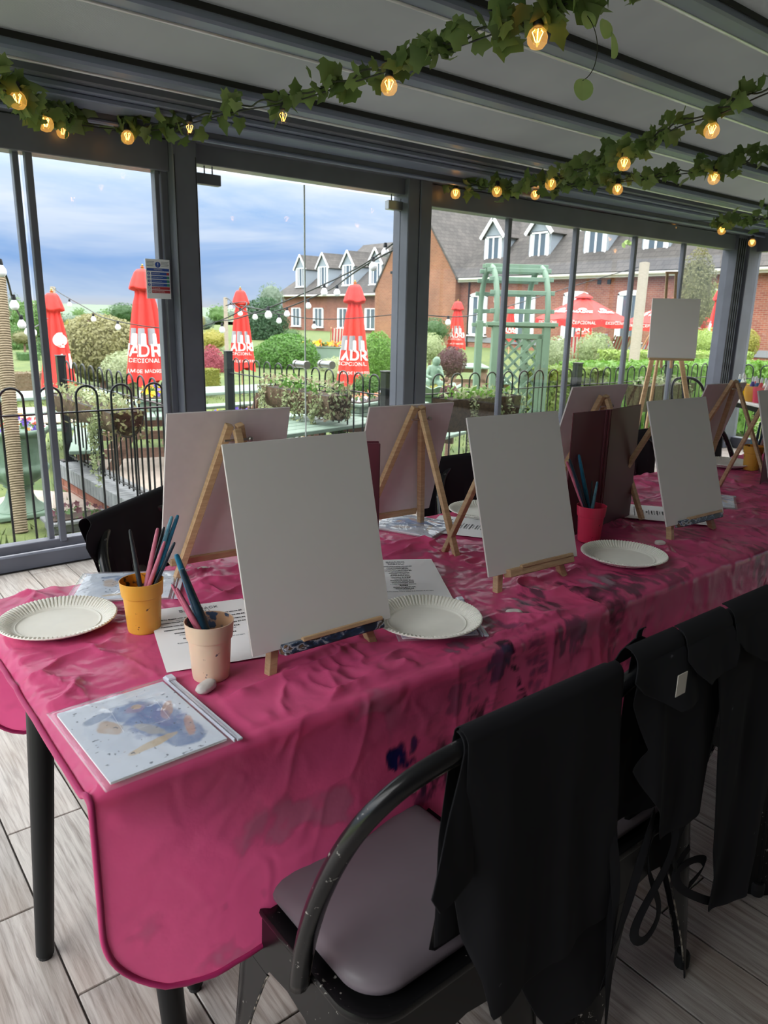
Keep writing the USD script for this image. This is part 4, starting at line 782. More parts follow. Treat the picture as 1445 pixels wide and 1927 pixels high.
# ---------------------------------------------------------------- white table with the paint station
pbr('white_laminate', 'e3e1dc', 0.35)
d_ = np.array([6.29 - 7.04, 2.85 - 3.80, 0]); d_ /= np.linalg.norm(d_); nrm = np.array([-d_[1], d_[0], 0]); ang = math.atan2(d_[1], d_[0])
o = np.array([6.665, 3.325, 0]) + nrm * 0.34
t = thing('square_table', 'white-topped table with black legs holding the paint bottles at the far window corner', 'table', o, ang)
obj('tabletop', box(1.25, 0.68, 0.026, (0, 0, 0.739), 0.006), 'white_laminate', t)
for x in (-0.55, 0.55):
    for y in (-0.28, 0.28): obj('leg', box(0.045, 0.045, 0.726, (x, y, 0.363), 0.004), 'black_table', t)
obj('rail', [box(1.1, 0.02, 0.05, (0, y, 0.70)) for y in (-0.28, 0.28)] + [box(0.02, 0.56, 0.05, (x, 0, 0.70)) for x in (-0.55, 0.55)], 'black_table', t)
for n_, c_ in (('yellow', 'f2d42a'), ('orange', 'f0a02c'), ('amber', 'd99a3a'), ('rose', 'd6405c')): pbr('tub_' + n_, c_, 0.35, subsurface_weight=0.2, subsurface_scale=0.02)
mat('clear_plastic', {'p': ('principled_bsdf', {'base_color': (0.9, 0.95, 0.95), 'roughness': 0.15, 'transmission_weight': 0.75, 'ior': 1.3})})
pbr('bottle_cap', 'e8ecec', 0.4); pbr('blue_paint', '2a6f9e', 0.35); pbr('lilac_paint', '5c55a8', 0.4); pbr('coral_paint', 'e05a5a', 0.4)
zt_ = 0.753
def tpos(a, b): return o + d_ * a - nrm * b
for a, b, c_, lab in ((-0.02, 0.26, 'yellow', 'lemon yellow tub of brushes on the white table'), (0.13, 0.20, 'orange', 'orange tub between the yellow and amber tubs on the white table'), (0.22, 0.27, 'amber', 'amber tub of bottles on the white table'), (0.33, 0.25, 'rose', 'rose tub at the end of the row on the white table')):
    p = tpos(a, b); p[2] = zt_
    t = thing('paint_tub', lab, 'tub', p, a)
    obj('body', lathe([(0, 0), (0.055, 0), (0.058, 0.004), (0.07, 0.13), (0.072, 0.132), (0.068, 0.132), (0.055, 0.006), (0, 0.006)], 28), 'tub_' + c_, t, smooth=40)
bk = random.Random(4)
for k, (a, b, m_, h) in enumerate(((-0.05, 0.27, 'blue_paint', 0.2), (-0.02, 0.24, 'clear_plastic', 0.2), (0.02, 0.27, 'clear_plastic', 0.22), (0.10, 0.2, 'lilac_paint', 0.19), (0.15, 0.22, 'coral_paint', 0.2), (0.20, 0.27, 'lilac_paint', 0.2), (0.24, 0.25, 'blue_paint', 0.19), (0.31, 0.25, 'coral_paint', 0.2), (0.36, 0.24, 'clear_plastic', 0.2), (0.44, 0.26, 'clear_plastic', 0.2), (0.50, 0.2, 'clear_plastic', 0.18), (0.46, 0.12, 'clear_plastic', 0.2))):
    p = tpos(a, b); p[2] = zt_ + (0.012 if a < 0.4 else 0.0)
    t = thing('paint_bottle', ['blue paint bottle nearest the yellow tub edge', 'clear squeeze bottle in the yellow tub', 'taller clear squeeze bottle in the yellow tub', 'lilac paint bottle in the orange tub', 'coral paint bottle in the orange tub', 'lilac paint bottle in the amber tub', 'blue paint bottle in the amber tub', 'coral paint bottle in the rose tub', 'clear bottle in the rose tub', 'clear bottle standing loose beside the rose tub', 'short clear bottle at the white table end', 'clear bottle set back behind the rose tub'][k], 'bottle', p)
    r = 0.022
    obj('body', lathe([(0, 0), (r, 0), (r + 0.001, 0.003), (r, h * 0.62), (r * 0.5, h * 0.78), (r * 0.4, h * 0.8), (0, h * 0.8)], 16), m_, t, smooth=40)
    obj('cap', lathe([(r * 0.5, h * 0.78), (r * 0.52, h * 0.9), (r * 0.3, h), (0, h)], 12), 'bottle_cap', t, smooth=40)

# ---------------------------------------------------------------- notice on the glass
pbr('sign_white', 'e6e9ee', 0.4); pbr('sign_blue', '2b4fa0', 0.45); pbr('sign_red', 'a8323e', 0.45); pbr('sign_green', '3f8a6d', 0.45); pbr('sign_grey', '9aa0a8', 0.5)
t = thing('safety_notice', 'blue and red safety action notice stuck to the glass by the post', 'sign', (1.687, 4.318, 1.475))
W, H = 0.144, 0.218
obj('board', box(W, 0.003, H, (W / 2, 0, H / 2), 0.0008), 'sign_white', t)
R_ = trimesh.transformations.rotation_matrix(PI / 2, (1, 0, 0))
def sflat(poly, m_, name='panel', dz=0.0004): obj(name, ext(poly, 0.0006).apply_transform(R_).apply_translation((0, -0.0016 - dz, 0)), m_, t)
def stext(s, x, y, h, m_='sign_white', ctr=False):
    m = text(s, h, 0.0004); m.apply_transform(R_); m.apply_translation((x - (m.bounds[1][0] / 2 if ctr else 0), -0.0026, y)); obj('print', m, m_, t)
sflat(sg.Point(W / 2, H - 0.03).buffer(0.016), 'sign_blue'); sflat(sg.box(W / 2 - 0.002, H - 0.034, W / 2 + 0.002, H - 0.019).union(sg.Point(W / 2, H - 0.039).buffer(0.002)), 'sign_white', 'symbol', 0.001)
for x in (0.006, W / 2 + 0.02):
    for k in range(4): sflat(sg.box(x, H - 0.016 - k * 0.0075, x + 0.045 - 0.004 * (k % 2), H - 0.013 - k * 0.0075), 'sign_grey', 'print')
sflat(sg.box(0.006, H - 0.065, W - 0.006, H - 0.050), 'sign_blue'); stext('Fire Action', W / 2, H - 0.0605, 0.007, ctr=True)
for k, s in enumerate(('Operate the alarm', 'Call the brigade on 999', 'Leave by nearest exit', 'Report to assembly point')):
    y = H - 0.086 - k * 0.0205
    sflat(sg.Point(0.016, y + 0.0065).buffer(0.008), 'sign_blue'); sflat(sg.box(0.030, y - 0.001, W - 0.006, y + 0.0145), 'sign_blue'); sflat(sg.box(W - 0.022, y, W - 0.008, y + 0.0135), 'sign_red' if k == 0 else 'sign_green', 'symbol', 0.001)
    stext(s, 0.033, y + 0.005, 0.0042); sflat(sg.box(0.0145, y + 0.002, 0.0175, y + 0.011), 'sign_white', 'symbol', 0.001)
for k, s in enumerate(('Do not use lifts', 'Do not re-enter building')):
    y = H - 0.166 - k * 0.0195
    sflat(sg.Point(0.016, y + 0.0065).buffer(0.009).difference(sg.Point(0.016, y + 0.0065).buffer(0.0072)).union(sg.LineString([(0.010, y + 0.0125), (0.022, y + 0.0005)]).buffer(0.0009)), 'sign_grey'); sflat(sg.box(0.030, y - 0.001, W - 0.006, y + 0.0145), 'sign_red'); stext(s, 0.034, y + 0.005, 0.0046)

# ---------------------------------------------------------------- ivy garlands and globe string lights
def leaf_mat(name, a, b, tr=0.3, rough=0.5):
    mat(name, {'oi': ('object_info', {}), 'ge': ('geometry', {}), 't': ('texture_coordinate', {}), 'n': ('noise_texture', {'scale': 18.0, 'detail': 3.0}), 'ad': ('math', {'math_type': 'add'}), 'ml': ('math', {'math_type': 'multiply', 'value2': 0.5}), 'a2': ('math', {'math_type': 'multiply_add', 'value2': 0.35}),
        'r': ('rgb_ramp', {'ramp': [(0.2, lin(a)), (0.9, lin(b))]}), 'p': ('principled_bsdf', {'roughness': rough}), 'tl': ('translucent_bsdf', {}), 'm': ('mix_closure', {'fac': tr})},
        [('oi.random', 'ad.value1'), ('ge.random_per_island', 'ad.value2'), ('ad.value', 'ml.value1'), ('t.object', 'n.vector'), ('n.fac', 'a2.value1'), ('ml.value', 'a2.value3'), ('a2.value', 'r.fac'), ('r.color', 'p.base_color'), ('r.color', 'tl.color'), ('p.BSDF', 'm.closure1'), ('tl.BSDF', 'm.closure2')], surface='m.closure')
leaf_mat('ivy_leaf', '566b3a', '8fa262', 0.45); leaf_mat('pale_leaf', '84a060', 'b4c78a', 0.5)
pbr('vine_stem', '2e3326', 0.7); pbr('cable_black', '17191a', 0.5)
mat('bulb_glass', {'ge': ('geometry', {}), 'iv': ('math', {'math_type': 'subtract', 'value1': 1.0}), 'ml': ('math', {'math_type': 'multiply'}), 'tr': ('transparent_bsdf', {'color': (0.99, 0.93, 0.82)}), 'gl': ('glossy_bsdf', {'roughness': 0.02}), 'em': ('emission', {'color': (1.0, 0.48, 0.10), 'strength': 0.11}), 'fr': ('fresnel', {'IOR': 1.6}), 'm': ('mix_closure', {}), 'ad': ('add_closure', {})},
    [('ge.backfacing', 'iv.value2'), ('iv.value', 'ml.value1'), ('fr.fac', 'ml.value2'), ('ml.value', 'm.fac'), ('tr.BSDF', 'm.closure1'), ('gl.BSDF', 'm.closure2'), ('m.closure', 'ad.closure1'), ('em.emission', 'ad.closure2')], surface='ad.closure')
mat('bulb_clear', {'ge': ('geometry', {}), 'iv': ('math', {'math_type': 'subtract', 'value1': 1.0}), 'ml': ('math', {'math_type': 'multiply'}), 'tr': ('transparent_bsdf', {'color': (0.96, 0.96, 0.95)}), 'gl': ('glossy_bsdf', {'roughness': 0.02}), 'fr': ('fresnel', {'IOR': 1.6}), 'm': ('mix_closure', {})},
    [('ge.backfacing', 'iv.value2'), ('iv.value', 'ml.value1'), ('fr.fac', 'ml.value2'), ('ml.value', 'm.fac'), ('tr.BSDF', 'm.closure1'), ('gl.BSDF', 'm.closure2')], surface='m.closure')
mat('filament', {'em': ('emission', {'color': (1.0, 0.42, 0.06), 'strength': 9.0})}, surface='em.emission')
rg = np.random.default_rng(12)
def ivy_leaf(L=0.06):
    a = [(0, 0), (0.30, -0.12), (0.46, 0.10), (0.34, 0.24), (0.48, 0.46), (0.27, 0.56), (0.0, 1.0), (-0.27, 0.56), (-0.48, 0.46), (-0.34, 0.24), (-0.46, 0.10), (-0.30, -0.12)]
    P = np.array(a) * L; z = -np.abs(P[:, 0]) * 0.35 - (P[:, 1] / L) ** 2 * 0.18 * L
    v = np.vstack([np.c_[P, z], [0, 0.3 * L, 0.0]]); n = len(P)
    return T(v, [(n, i, (i + 1) % n) for i in range(n)])
def round_leaf(L=0.05):
    a = np.linspace(0, 2 * PI, 17)[:-1]; P = np.c_[np.sin(a) * 0.46, 0.5 - np.cos(a) * 0.5] * L; z = -np.abs(P[:, 0]) * 0.3
    v = np.vstack([np.c_[P, z], [0, 0.5 * L, 0]]); n = len(P); return T(v, [(n, i, (i + 1) % n) for i in range(n)])
LEAF, ROUND = ivy_leaf(1.0), round_leaf(1.0)
def rand_frame(down=0.6):
    y = rg.normal(size=3) + np.array([0, -0.5, -down]); y /= np.linalg.norm(y)
    z = rg.normal(size=3) * 0.8 + np.array([-0.5, -0.9, -0.1]); z -= y * (z @ y); z /= np.linalg.norm(z)
    return np.stack([np.cross(y, z), y, z], 1)
def garland(label, path, n, dens=None, spread=0.04, size=(0.062, 0.10)):
    P = smooth_path(path, 160); t = thing('ivy_garland', label, 'garland', group=None)
    wob = P + 0.008 * np.stack([np.sin(np.arange(160) * 0.9), np.cos(np.arange(160) * 1.1), np.sin(np.arange(160) * 0.7)], 1)
    obj('stem', tube(wob, 0.0042, 6), 'vine_stem', t, smooth=True)
    k = np.sort(rg.choice(160, n, p=None if dens is None else np.interp(np.linspace(0, 1, 160), *zip(*dens)) / np.interp(np.linspace(0, 1, 160), *zip(*dens)).sum()))
    for i in k:
        R = rand_frame(); L = rg.uniform(*size); p = wob[i] + rg.normal(size=3) * spread * [1, 1, 0.7]
        p -= R[:, 1] * L * 0.3
        obj('leaf', tx(LEAF, M4((0, 0, 0), s=L)), 'ivy_leaf', t, smooth=True, m=M4(p, R=R))
    return t, P
def bulbs(t, spots, on=True):
    for (u, v, dep, lit, r) in spots:
        c = at(u, v, dep)
        b = obj('bulb', lathe([(r * 0.38, r * 1.05), (r * 0.5, r * 0.9), (r * 0.8, r * 0.62), (r, r * 0.1), (r * 0.93, -r * 0.42), (r * 0.6, -r * 0.84), (0.0, -r * 1.02)], 24).apply_translation(c), 'bulb_glass' if lit > 0.5 else 'bulb_clear', t, smooth=True)
        fil = [tube([c + [s * r * 0.22, q * r * 0.22, r * 0.7], c + [s * r * 0.36, q * r * 0.36, r * 0.5], c + [s * r * 0.22, q * r * 0.22, r * 0.05], c + [s * 0.1 * r, q * 0.1 * r, -r * 0.35]], r * 0.036 * lit, 5) for s in (-1, 1) for q in (-1, 1)]
        obj('filament', fil, 'filament', b)
        obj('socket', lathe([(0, r * 2.0), (r * 0.3, r * 1.98), (r * 0.42, r * 1.8), (r * 0.46, r * 1.3), (r * 0.52, r * 1.25), (r * 0.52, r * 1.05), (r * 0.4, r * 0.95), (0, r * 0.95)], 16).apply_translation(c), 'cable_black', t, smooth=40)
def cable(t, path, name='cable'): obj(name, tube(smooth_path(path, 120) + np.array([0, 0, -0.006]), 0.0035, 6), 'cable_black', t, smooth=True)
g1 = [at(*q) for q in ((-40, 130, 2.8), (20, 172, 2.95), (75, 205, 3.3), (180, 232, 3.8), (300, 236, 3.85), (365, 222, 3.8), (450, 200, 3.65), (550, 182, 3.4), (640, 152, 3.2), (722, 125, 3.0), (800, 96, 2.8), (870, 72, 2.65), (950, 42, 2.5), (1010, 18, 2.4), (1090, -20, 2.3), (1180, -60, 2.2))]
t1, _ = garland('long ivy garland sweeping from the window corner up across the first roof beams', g1, 285, [(0, 2.0), (0.2, 2.4), (0.36, 2.2), (0.42, 0.7), (0.48, 1.6), (0.6, 1.0), (0.75, 1.3), (0.9, 1.6), (1, 2)])
s = thing('string_light', 'string of amber globe bulbs twisted through the longest ivy garland', 'string lights'); cable(s, [p + np.array([0.01, 0, -0.012]) for p in g1])
bulbs(s, ((33, 189, 2.95, 1.0, 0.034), (86, 233, 3.3, 1.0, 0.034), (118, 249, 3.75, 0.6, 0.03), (240, 259, 3.8, 0.8, 0.033), (357, 245, 3.75, 0.45, 0.034), (533, 223, 3.45, 0.3, 0.034), (732, 163, 2.98, 1.0, 0.034), (1011, 72, 2.42, 1.3, 0.034)))
# drooping sprig with round leaves
t = thing('hanging_sprig', 'sprig of round eucalyptus leaves dangling from the longest garland', 'foliage sprig')
q = [at(*a) for a in ((1105, 30, 2.35), (1120, 60, 2.35), (1122, 110, 2.35), (1115, 132, 2.35), (1096, 152, 2.35))]
obj('stem', tube(smooth_path(q, 24), 0.0014, 5), 'vine_stem', t)
for (u, v, L, rx) in ((1105, 38, 0.058, 0.3), (1137, 55, 0.062, 0.5), (1150, 84, 0.085, 1.0), (1096, 169, 0.07, 0.1)):
    c = at(u, v, 2.35); R = np.stack([RGT * math.cos(rx) + fwd * math.sin(rx), -UPV, -fwd * math.cos(rx) + RGT * math.sin(rx)], 1)
    R[:, 2] = np.cross(R[:, 0], R[:, 1])
    obj('leaf', tx(ROUND, M4((0, -L / 2, 0), s=L)), 'pale_leaf', t, smooth=True, m=M4(c, R=R))
for (u, v, L) in ((1022, 22, 0.085), (1046, 12, 0.09), (1056, 64, 0.08), (1095, 5, 0.11), (1112, 12, 0.10), (1205, 2, 0.10), (1036, 34, 0.07), (1130, 8, 0.08)):
    R = rand_frame(0.9); obj('leaf', tx(LEAF, M4((0, -L * 0.4, 0), s=L)), 'ivy_leaf', t, smooth=True, m=M4(at(u, v, 2.36), R=R))
g2 = [at(*q) for q in ((806, 342, 5.5), (860, 348, 5.4), (940, 352, 5.2), (1000, 345, 5.0), (1060, 328, 4.75), (1120, 305, 4.4), (1180, 282, 4.0), (1230, 256, 3.75), (1290, 225, 3.5), (1340, 210, 3.4), (1400, 185, 3.25), (1500, 150, 3.0))]
t2, _ = garland('ivy garland rising from the middle post to the upper right picture edge', g2, 190, [(0, 1.4), (0.3, 1.5), (0.6, 1.8), (0.78, 1.5), (0.85, 0.4), (0.93, 1.2), (1, 1)])
s = thing('string_light', 'string of amber globe bulbs along the garland above the brick hotel view', 'string lights'); cable(s, [p + np.array([0.01, 0, -0.012]) for p in g2])
bulbs(s, ((857, 365, 5.35, 1.0, 0.035), (935, 361, 5.15, 0.8, 0.035), (1036, 347, 4.8, 1.0, 0.036), (1174, 309, 4.0, 1.0, 0.035), (1339, 246, 3.4, 1.0, 0.035)))
g3 = [at(*q) for q in ((985, 352, 5.8), (1060, 348, 5.5), (1150, 338, 5.1), (1210, 332, 4.9), (1290, 320, 4.65), (1350, 312, 4.45), (1445, 292, 4.2), (1500, 280, 4.0))]
t3, _ = garland('lower ivy garland running nearly level under the roof beams', g3, 130, [(0, 0.8), (0.4, 1.2), (0.6, 0.9), (0.9, 1.6), (1, 1)], 0.035)
s = thing('string_light', 'string of amber globe bulbs on the lower level garland', 'string lights'); cable(s, [p + np.array([0.01, 0, -0.012]) for p in g3])
bulbs(s, ((1007, 367, 5.7, 0.9, 0.035), (1162, 357, 5.05, 1.0, 0.035), (1343, 336, 4.45, 1.0, 0.035)))
g4 = [at(*q) for q in ((1180, 408, 7.5), (1262, 414, 7.3), (1345, 414, 6.9), (1400, 414, 6.5), (1460, 410, 6.1), (1520, 405, 5.8))]
t4, _ = garland('short far ivy garland above the corner post', g4[2:], 70, None, 0.05, (0.07, 0.10))
s = thing('string_light', 'far string of amber globe bulbs ending over the corner post', 'string lights'); cable(s, g4)
bulbs(s, ((1189, 420, 7.45, 1.3, 0.037), (1266, 429, 7.3, 1.0, 0.037), (1358, 434, 6.8, 1.0, 0.037), (1415, 457, 6.9, 1.2, 0.034)))
t5 = thing('ivy_garland', 'wisp of ivy hanging over the glazing beside the dormer view', 'garland')
q = [at(*a) for a in ((1180, 407, 7.48), (1186, 418, 7.3), (1189, 428, 7.2), (1186, 440, 7.2), (1183, 452, 7.2), (1180, 462, 7.2))]
obj('stem', tube(smooth_path(q, 12), 0.002, 5), 'vine_stem', t5)
for (u, v) in ((1187, 432), (1182, 440), (1190, 440), (1178, 452), (1184, 452), (1174, 456), (1183, 462)):
    obj('leaf', tx(ROUND, M4((0, 0, 0), s=0.055)), 'pale_leaf', t5, smooth=True, m=M4(at(u, v, 7.2), R=rand_frame()))

# ================================================================ the garden outside
pbr('lawn', '3f5528', 0.9, col2='647038', scale=2.5, bump=0.6, bscale=60, bdist=0.03)
pbr('grass_blade', '48602a', 0.7, col2='6c7c3c', scale=6)
pbr('path_stone', '9c8f86', 0.9, col2='b5a89c', scale=6, bump=0.3, bscale=40)
pbr('gravel', '8d8880', 0.9, col2='c4beb2', scale=60)
pbr('soil', '3b2e26', 0.95, bump=0.5, bscale=50)
pbr('rail_black', '14171a', 0.32)
pbr('brick_red', '7e4a3c', 0.85, col2='965c4a', scale=14, bump=0.25, bscale=80, rand=0.14, bdist=0.004)
pbr('coping_grey', '6f7276', 0.75, col2='868a8c', scale=14, bump=0.2, bscale=60, rand=0.12, bdist=0.004)
pbr('mortar', 'b3a89a', 0.95)
pbr('sage_paint', '66806c', 0.55, var=0.06, scale=5)
pbr('sage_pale', '74887b', 0.5, var=0.06, scale=5)
pbr('brown_timber', '7d5f52', 0.75, col2='94776a', scale=6, stretch=(2, 2, 20))
pbr('grey_timber', '8f8677', 0.8, col2='a39a8b', scale=5, stretch=(4, 4, 30))
pbr('stone_green', '657f6e', 0.6, col2='78927f', scale=10, bump=0.3, bscale=30)
pbr('coir', '4a3b2c', 0.95, col2='6d5b45', scale=30, bump=0.8, bscale=120)
for n_, a, b in (('foliage_bright', '3f6a24', '70983a'), ('foliage_mid', '3d6029', '628440'), ('foliage_dark', '2c4a30', '48684a'), ('foliage_olive', '65663f', '8d8a60'), ('foliage_grey', '7d8a66', 'a4ad88'), ('foliage_gold', '73782e', 'a89a40'),
    ('foliage_red', '7a2c3c', 'a8505c'), ('foliage_purple', '44242e', '6b4048'), ('foliage_pink', 'b98fa8', 'd7b3c6'), ('foliage_pale', '7b8a5e', 'a8b086'), ('foliage_brown', '73654f', '968770'), ('foliage_far', '55675a', '6d7f6c'), ('foliage_hedge', '35552c', '50733c'), ('foliage_lime', '66803a', '95a850')):
    leaf_mat(n_, a, b, 0.25, 0.6)
for n_, c in (('petal_yellow', 'f2c81e'), ('petal_purple', '6a55b8'), ('petal_orange', 'f0842a'), ('petal_white', 'ece8f2'), ('petal_lilac', 'b49ad6'), ('petal_red', 'c8322e'), ('petal_coral', 'e08a6a')): pbr(n_, c, 0.6)

def gz(x, y):
    d = np.hypot(x - 2.0, y - 4.4); k = np.clip((d - 8) / 16, 0, 1); return -0.27 + 0.27 * k * k * (3 - 2 * k)
def gp(u, v, depth):
    """a spot on the ground under the sight line at that depth"""
    p = at(u, v, depth); return np.array([p[0], p[1], float(gz(p[0], p[1]))])
gx, gy = np.meshgrid(np.linspace(-40, 130, 171), np.linspace(4.9, 190, 187), indexing='ij')
gzv = gz(gx, gy) + 0.05 * (fbm(np.stack([gx * 0.4, gy * 0.4, gx * 0], -1), 3, 2) - 0.5)
obj('lawn', grid(np.stack([gx, gy, gzv], -1)), 'lawn', smooth=True, kind='stuff', label='mown green lawn of the garden beyond the railings', cat='lawn')
obj('ground_strip', box2((-12, 4.44, -0.4), (30, 5.0, -0.24)), 'gravel', kind='structure')
obj('terrain', grid(np.stack([*np.meshgrid(np.linspace(-300, 400, 8), np.linspace(-300, 4.4, 6), indexing='ij'), np.full((8, 6), -0.45)], -1)), 'lawn', kind='structure')
# grass tufts near the railings
r_ = np.random.default_rng(5); v_, f_ = [], []
for k in range(9000):
    x, y = r_.uniform(-1.5, 13), r_.uniform(5.0, 15)
    if 1.95 < x < 3.85 and y < 7.6: continue
    z = float(gz(x, y)); a = r_.uniform(0, PI); h = r_.uniform(0.03, 0.08); b = len(v_)
    v_ += [(x - 0.012 * math.cos(a), y - 0.012 * math.sin(a), z - 0.01), (x + 0.012 * math.cos(a), y + 0.012 * math.sin(a), z - 0.01), (x + r_.normal() * 0.03, y + r_.normal() * 0.03, z + h)]; f_.append((b, b + 1, b + 2))
obj('grass', T(v_, f_), 'grass_blade', kind='stuff', label='tufts of longer grass standing up from the lawn', cat='grass')
# paths across the lawn
obj('path_1', [ext(sg.Polygon([on(p[0], p[1], 2, -0.25)[:2] for p in ((-60, 955), (60, 925), (140, 930), (330, 905), (400, 880), (400, 910), (150, 965), (40, 945), (-60, 985))]).buffer(0.03), 0.02, -0.262)], 'path_stone', kind='structure')
obj('path_2', [ext(sg.Polygon([on(p[0], p[1], 2, -0.25)[:2] for p in ((830, 875), (960, 845), (1100, 820), (1100, 835), (960, 865), (830, 895))]), 0.02, -0.262), ext(sg.Polygon([on(p[0], p[1], 2, -0.25)[:2] for p in ((20, 770), (130, 765), (330, 770), (330, 790), (130, 795), (20, 800))]), 0.02, -0.25)], 'path_stone', kind='structure')
# patio by the door and its retaining wall
obj('patio', box2((2.16, 4.44, -0.4), (3.95, 7.6, -0.03)), 'path_stone', kind='structure')
bw = thing('brick_wall', 'low brick retaining wall with a grey coping below the side railing', 'brick wall', (0, 0, 0))
x0, x1, y0, y1 = 1.93, 2.15, 4.5, 7.45
obj('mortar_core', box2((x0 + 0.008, y0, -0.5), (x1, y1, -0.07)), 'mortar', bw)
for c in range(6):
    for k in range(14):
        ya = y0 + k * 0.225 - (0.1125 if c % 2 else 0)
        a, b = max(ya + 0.005, y0), min(ya + 0.22, y1)
        if b - a > 0.03: obj('brick', box2((x0 - 0.001 * ((k * 7 + c * 3) % 3), a, -0.105 - (c + 1) * 0.075 + 0.03), (x0 + 0.09, b, -0.105 - c * 0.075 + 0.02), 0.003), 'brick_red', bw)
obj('coping_bed', box2((x0 - 0.02, y0, -0.078), (x1 + 0.02, y1, -0.068)), 'mortar', bw)
for k in range(39):
    ya = y0 + k * 0.0755
    obj('coping_brick', box2((x0 - 0.03, ya + 0.003, -0.07 - 0.065), (x1 + 0.03, ya + 0.0725, 0.0), 0.004), 'coping_grey', bw)
# ---------------------------------------------------------------- hooped railings
def railing(p0, p1, label, zb, zr, ztop, pitch=0.216, posts=(), inset=0.0, zlow=None):
    t = thing('bow_top_railing', label, 'railing', (0, 0, 0)); p0, p1 = np.array(p0, float), np.array(p1, float)
    L = np.linalg.norm(p1 - p0); d = (p1 - p0) / L; D = np.array([d[0], d[1], 0]); z3 = lambda s, z: np.array([*(p0 + d * s), z])
    w = pitch * 0.30; n = int((L - 0.04) / pitch)
    for k in range(n):
        s = 0.03 + (k + 0.5) * (L - 0.06) / n
        arc = [z3(s - w, zb)] + [z3(s - w * math.cos(a), ztop - w + w * math.sin(a)) for a in np.linspace(0, PI, 9)] + [z3(s + w, zb)]
        obj('hoop', tube(arc, 0.0075, 7), 'rail_black', t, smooth=True)
    for z in (zr, zb + 0.08 if zlow is None else zlow): obj('rail', bar(z3(0, z), z3(L, z), 0.028, 0.009, bev=0.001), 'rail_black', t)
    for s, za, h in posts:
        q = z3(s, 0)
        obj('post', [box(0.075, 0.075, h - za, (q[0], q[1], (h + za) / 2), 0.004), box(0.085, 0.085, 0.012, (q[0], q[1], h + 0.006), 0.004)], 'rail_black', t)
        obj('post_plate', box(0.15, 0.12, 0.012, (q[0], q[1], za + 0.006), 0.002), 'rail_black', t)
    return t
railing((-1.5, 4.8), (2.02, 4.8), 'black hooped railing just outside the sliding panes', -0.24, 0.79, 0.95, posts=((0.0, -0.24, 1.0),))
railing((2.02, 7.33), (2.02, 4.8), 'black hooped railing standing on the grey coping of the brick wall', 0.03, 0.78, 0.95, posts=((-0.05, 0.0, 0.985),), zlow=0.06)
railing((3.79, 7.45), (3.79, 4.75), 'black hooped railing with a planted basket, seen through the glass doors', -0.02, 0.78, 0.94, posts=((-0.04, -0.03, 1.0), (2.72, -0.03, 0.97)))
railing((3.84, 4.8), (9.2, 4.8), 'long black hooped railing with a dark trough, outside the fixed windows', -0.24, 0.765, 0.93, posts=((2.5, -0.24, 0.98), (4.2, -0.24, 1.0)))
railing((9.2, 4.8), (9.2, 1.2), 'black hooped railing outside the end window', -0.24, 0.765, 0.93)

# ---------------------------------------------------------------- foliage
def leaves(c, r, n, size, seed, shell=0.35, box_=False, stretch=1.0):
    g = np.random.default_rng(seed); c, r = np.array(c, float), np.array(r, float)
    if box_:
        d = g.uniform(-1, 1, (n, 3)); k = g.integers(0, 3, n); d[np.arange(n), k] = np.sign(d[np.arange(n), k]) * g.uniform(0.92, 1.03, n)
        p = c + d * r; nr = d * 0.2; nr[np.arange(n), k] += np.sign(d[np.arange(n), k])
    else:
        d = g.normal(size=(n, 3)); d /= np.linalg.norm(d, axis=1, keepdims=True)
        lump = 0.82 + 0.36 * fbm(d * 2.6 + seed, 3, seed); rad = lump * (1 - shell * g.random(n) ** 2)
        p = c + d * rad[:, None] * r; nr = d
    nr = nr + g.normal(size=(n, 3)) * 0.55; nr /= np.linalg.norm(nr, axis=1, keepdims=True)
    a = np.cross(nr, g.normal(size=(n, 3))); a /= np.linalg.norm(a, axis=1, keepdims=True); b = np.cross(nr, a)
    s = size * g.uniform(0.6, 1.3, (n, 1)); P = np.stack([p - a * s * stretch, p - b * s * 0.5, p + a * s * stretch, p + b * s * 0.5], 1)
    i = np.arange(n)[:, None] * 4
    return T(P.reshape(-1, 3), np.concatenate([i + [0, 1, 2], i + [0, 2, 3]]))
def core(c, r, seed, box_=False):
    if box_: return box(2 * r[0] * 0.9, 2 * r[1] * 0.9, 2 * r[2] * 0.93, c)
    m = ball((0, 0, 0), 1.0, 3); d = m.vertices; m.vertices = c + d * (0.60 + 0.3 * fbm(d * 2.6 + seed, 3, seed))[:, None] * np.array(r); return m
_fs = [100]
def bush(name, label, u, v, hw, hh, depth, mt, n=1400, size=None, box_=False, cat='bush', stem=True, thick=None, stretch=1.0, rz=0.0):
    _fs[0] += 1; s = depth / FPX; c = at(u, v, depth); r = np.array([hw * s, (thick or hw) * s, hh * s]); size = size or max(r.min() * 0.07, 0.018)
    g0 = float(gz(c[0], c[1])); t = thing(name, label, cat, (c[0], c[1], g0), rz)
    cc = np.array([0, 0, c[2] - g0])
    obj('foliage', [core(cc, r, _fs[0], box_), leaves(cc, r, int(n * 1.8), size * 0.9, _fs[0], box_=box_, stretch=stretch)], mt, t, kind='stuff')
    if stem and cc[2] - r[2] * 0.7 > 0.0: obj('trunk', tube([(0, 0, -0.05), (0.02, 0, cc[2] * 0.5), (0, 0, cc[2])], [max(r[0] * 0.09, 0.03)] * 3, 8), 'brown_timber', t)
    return t
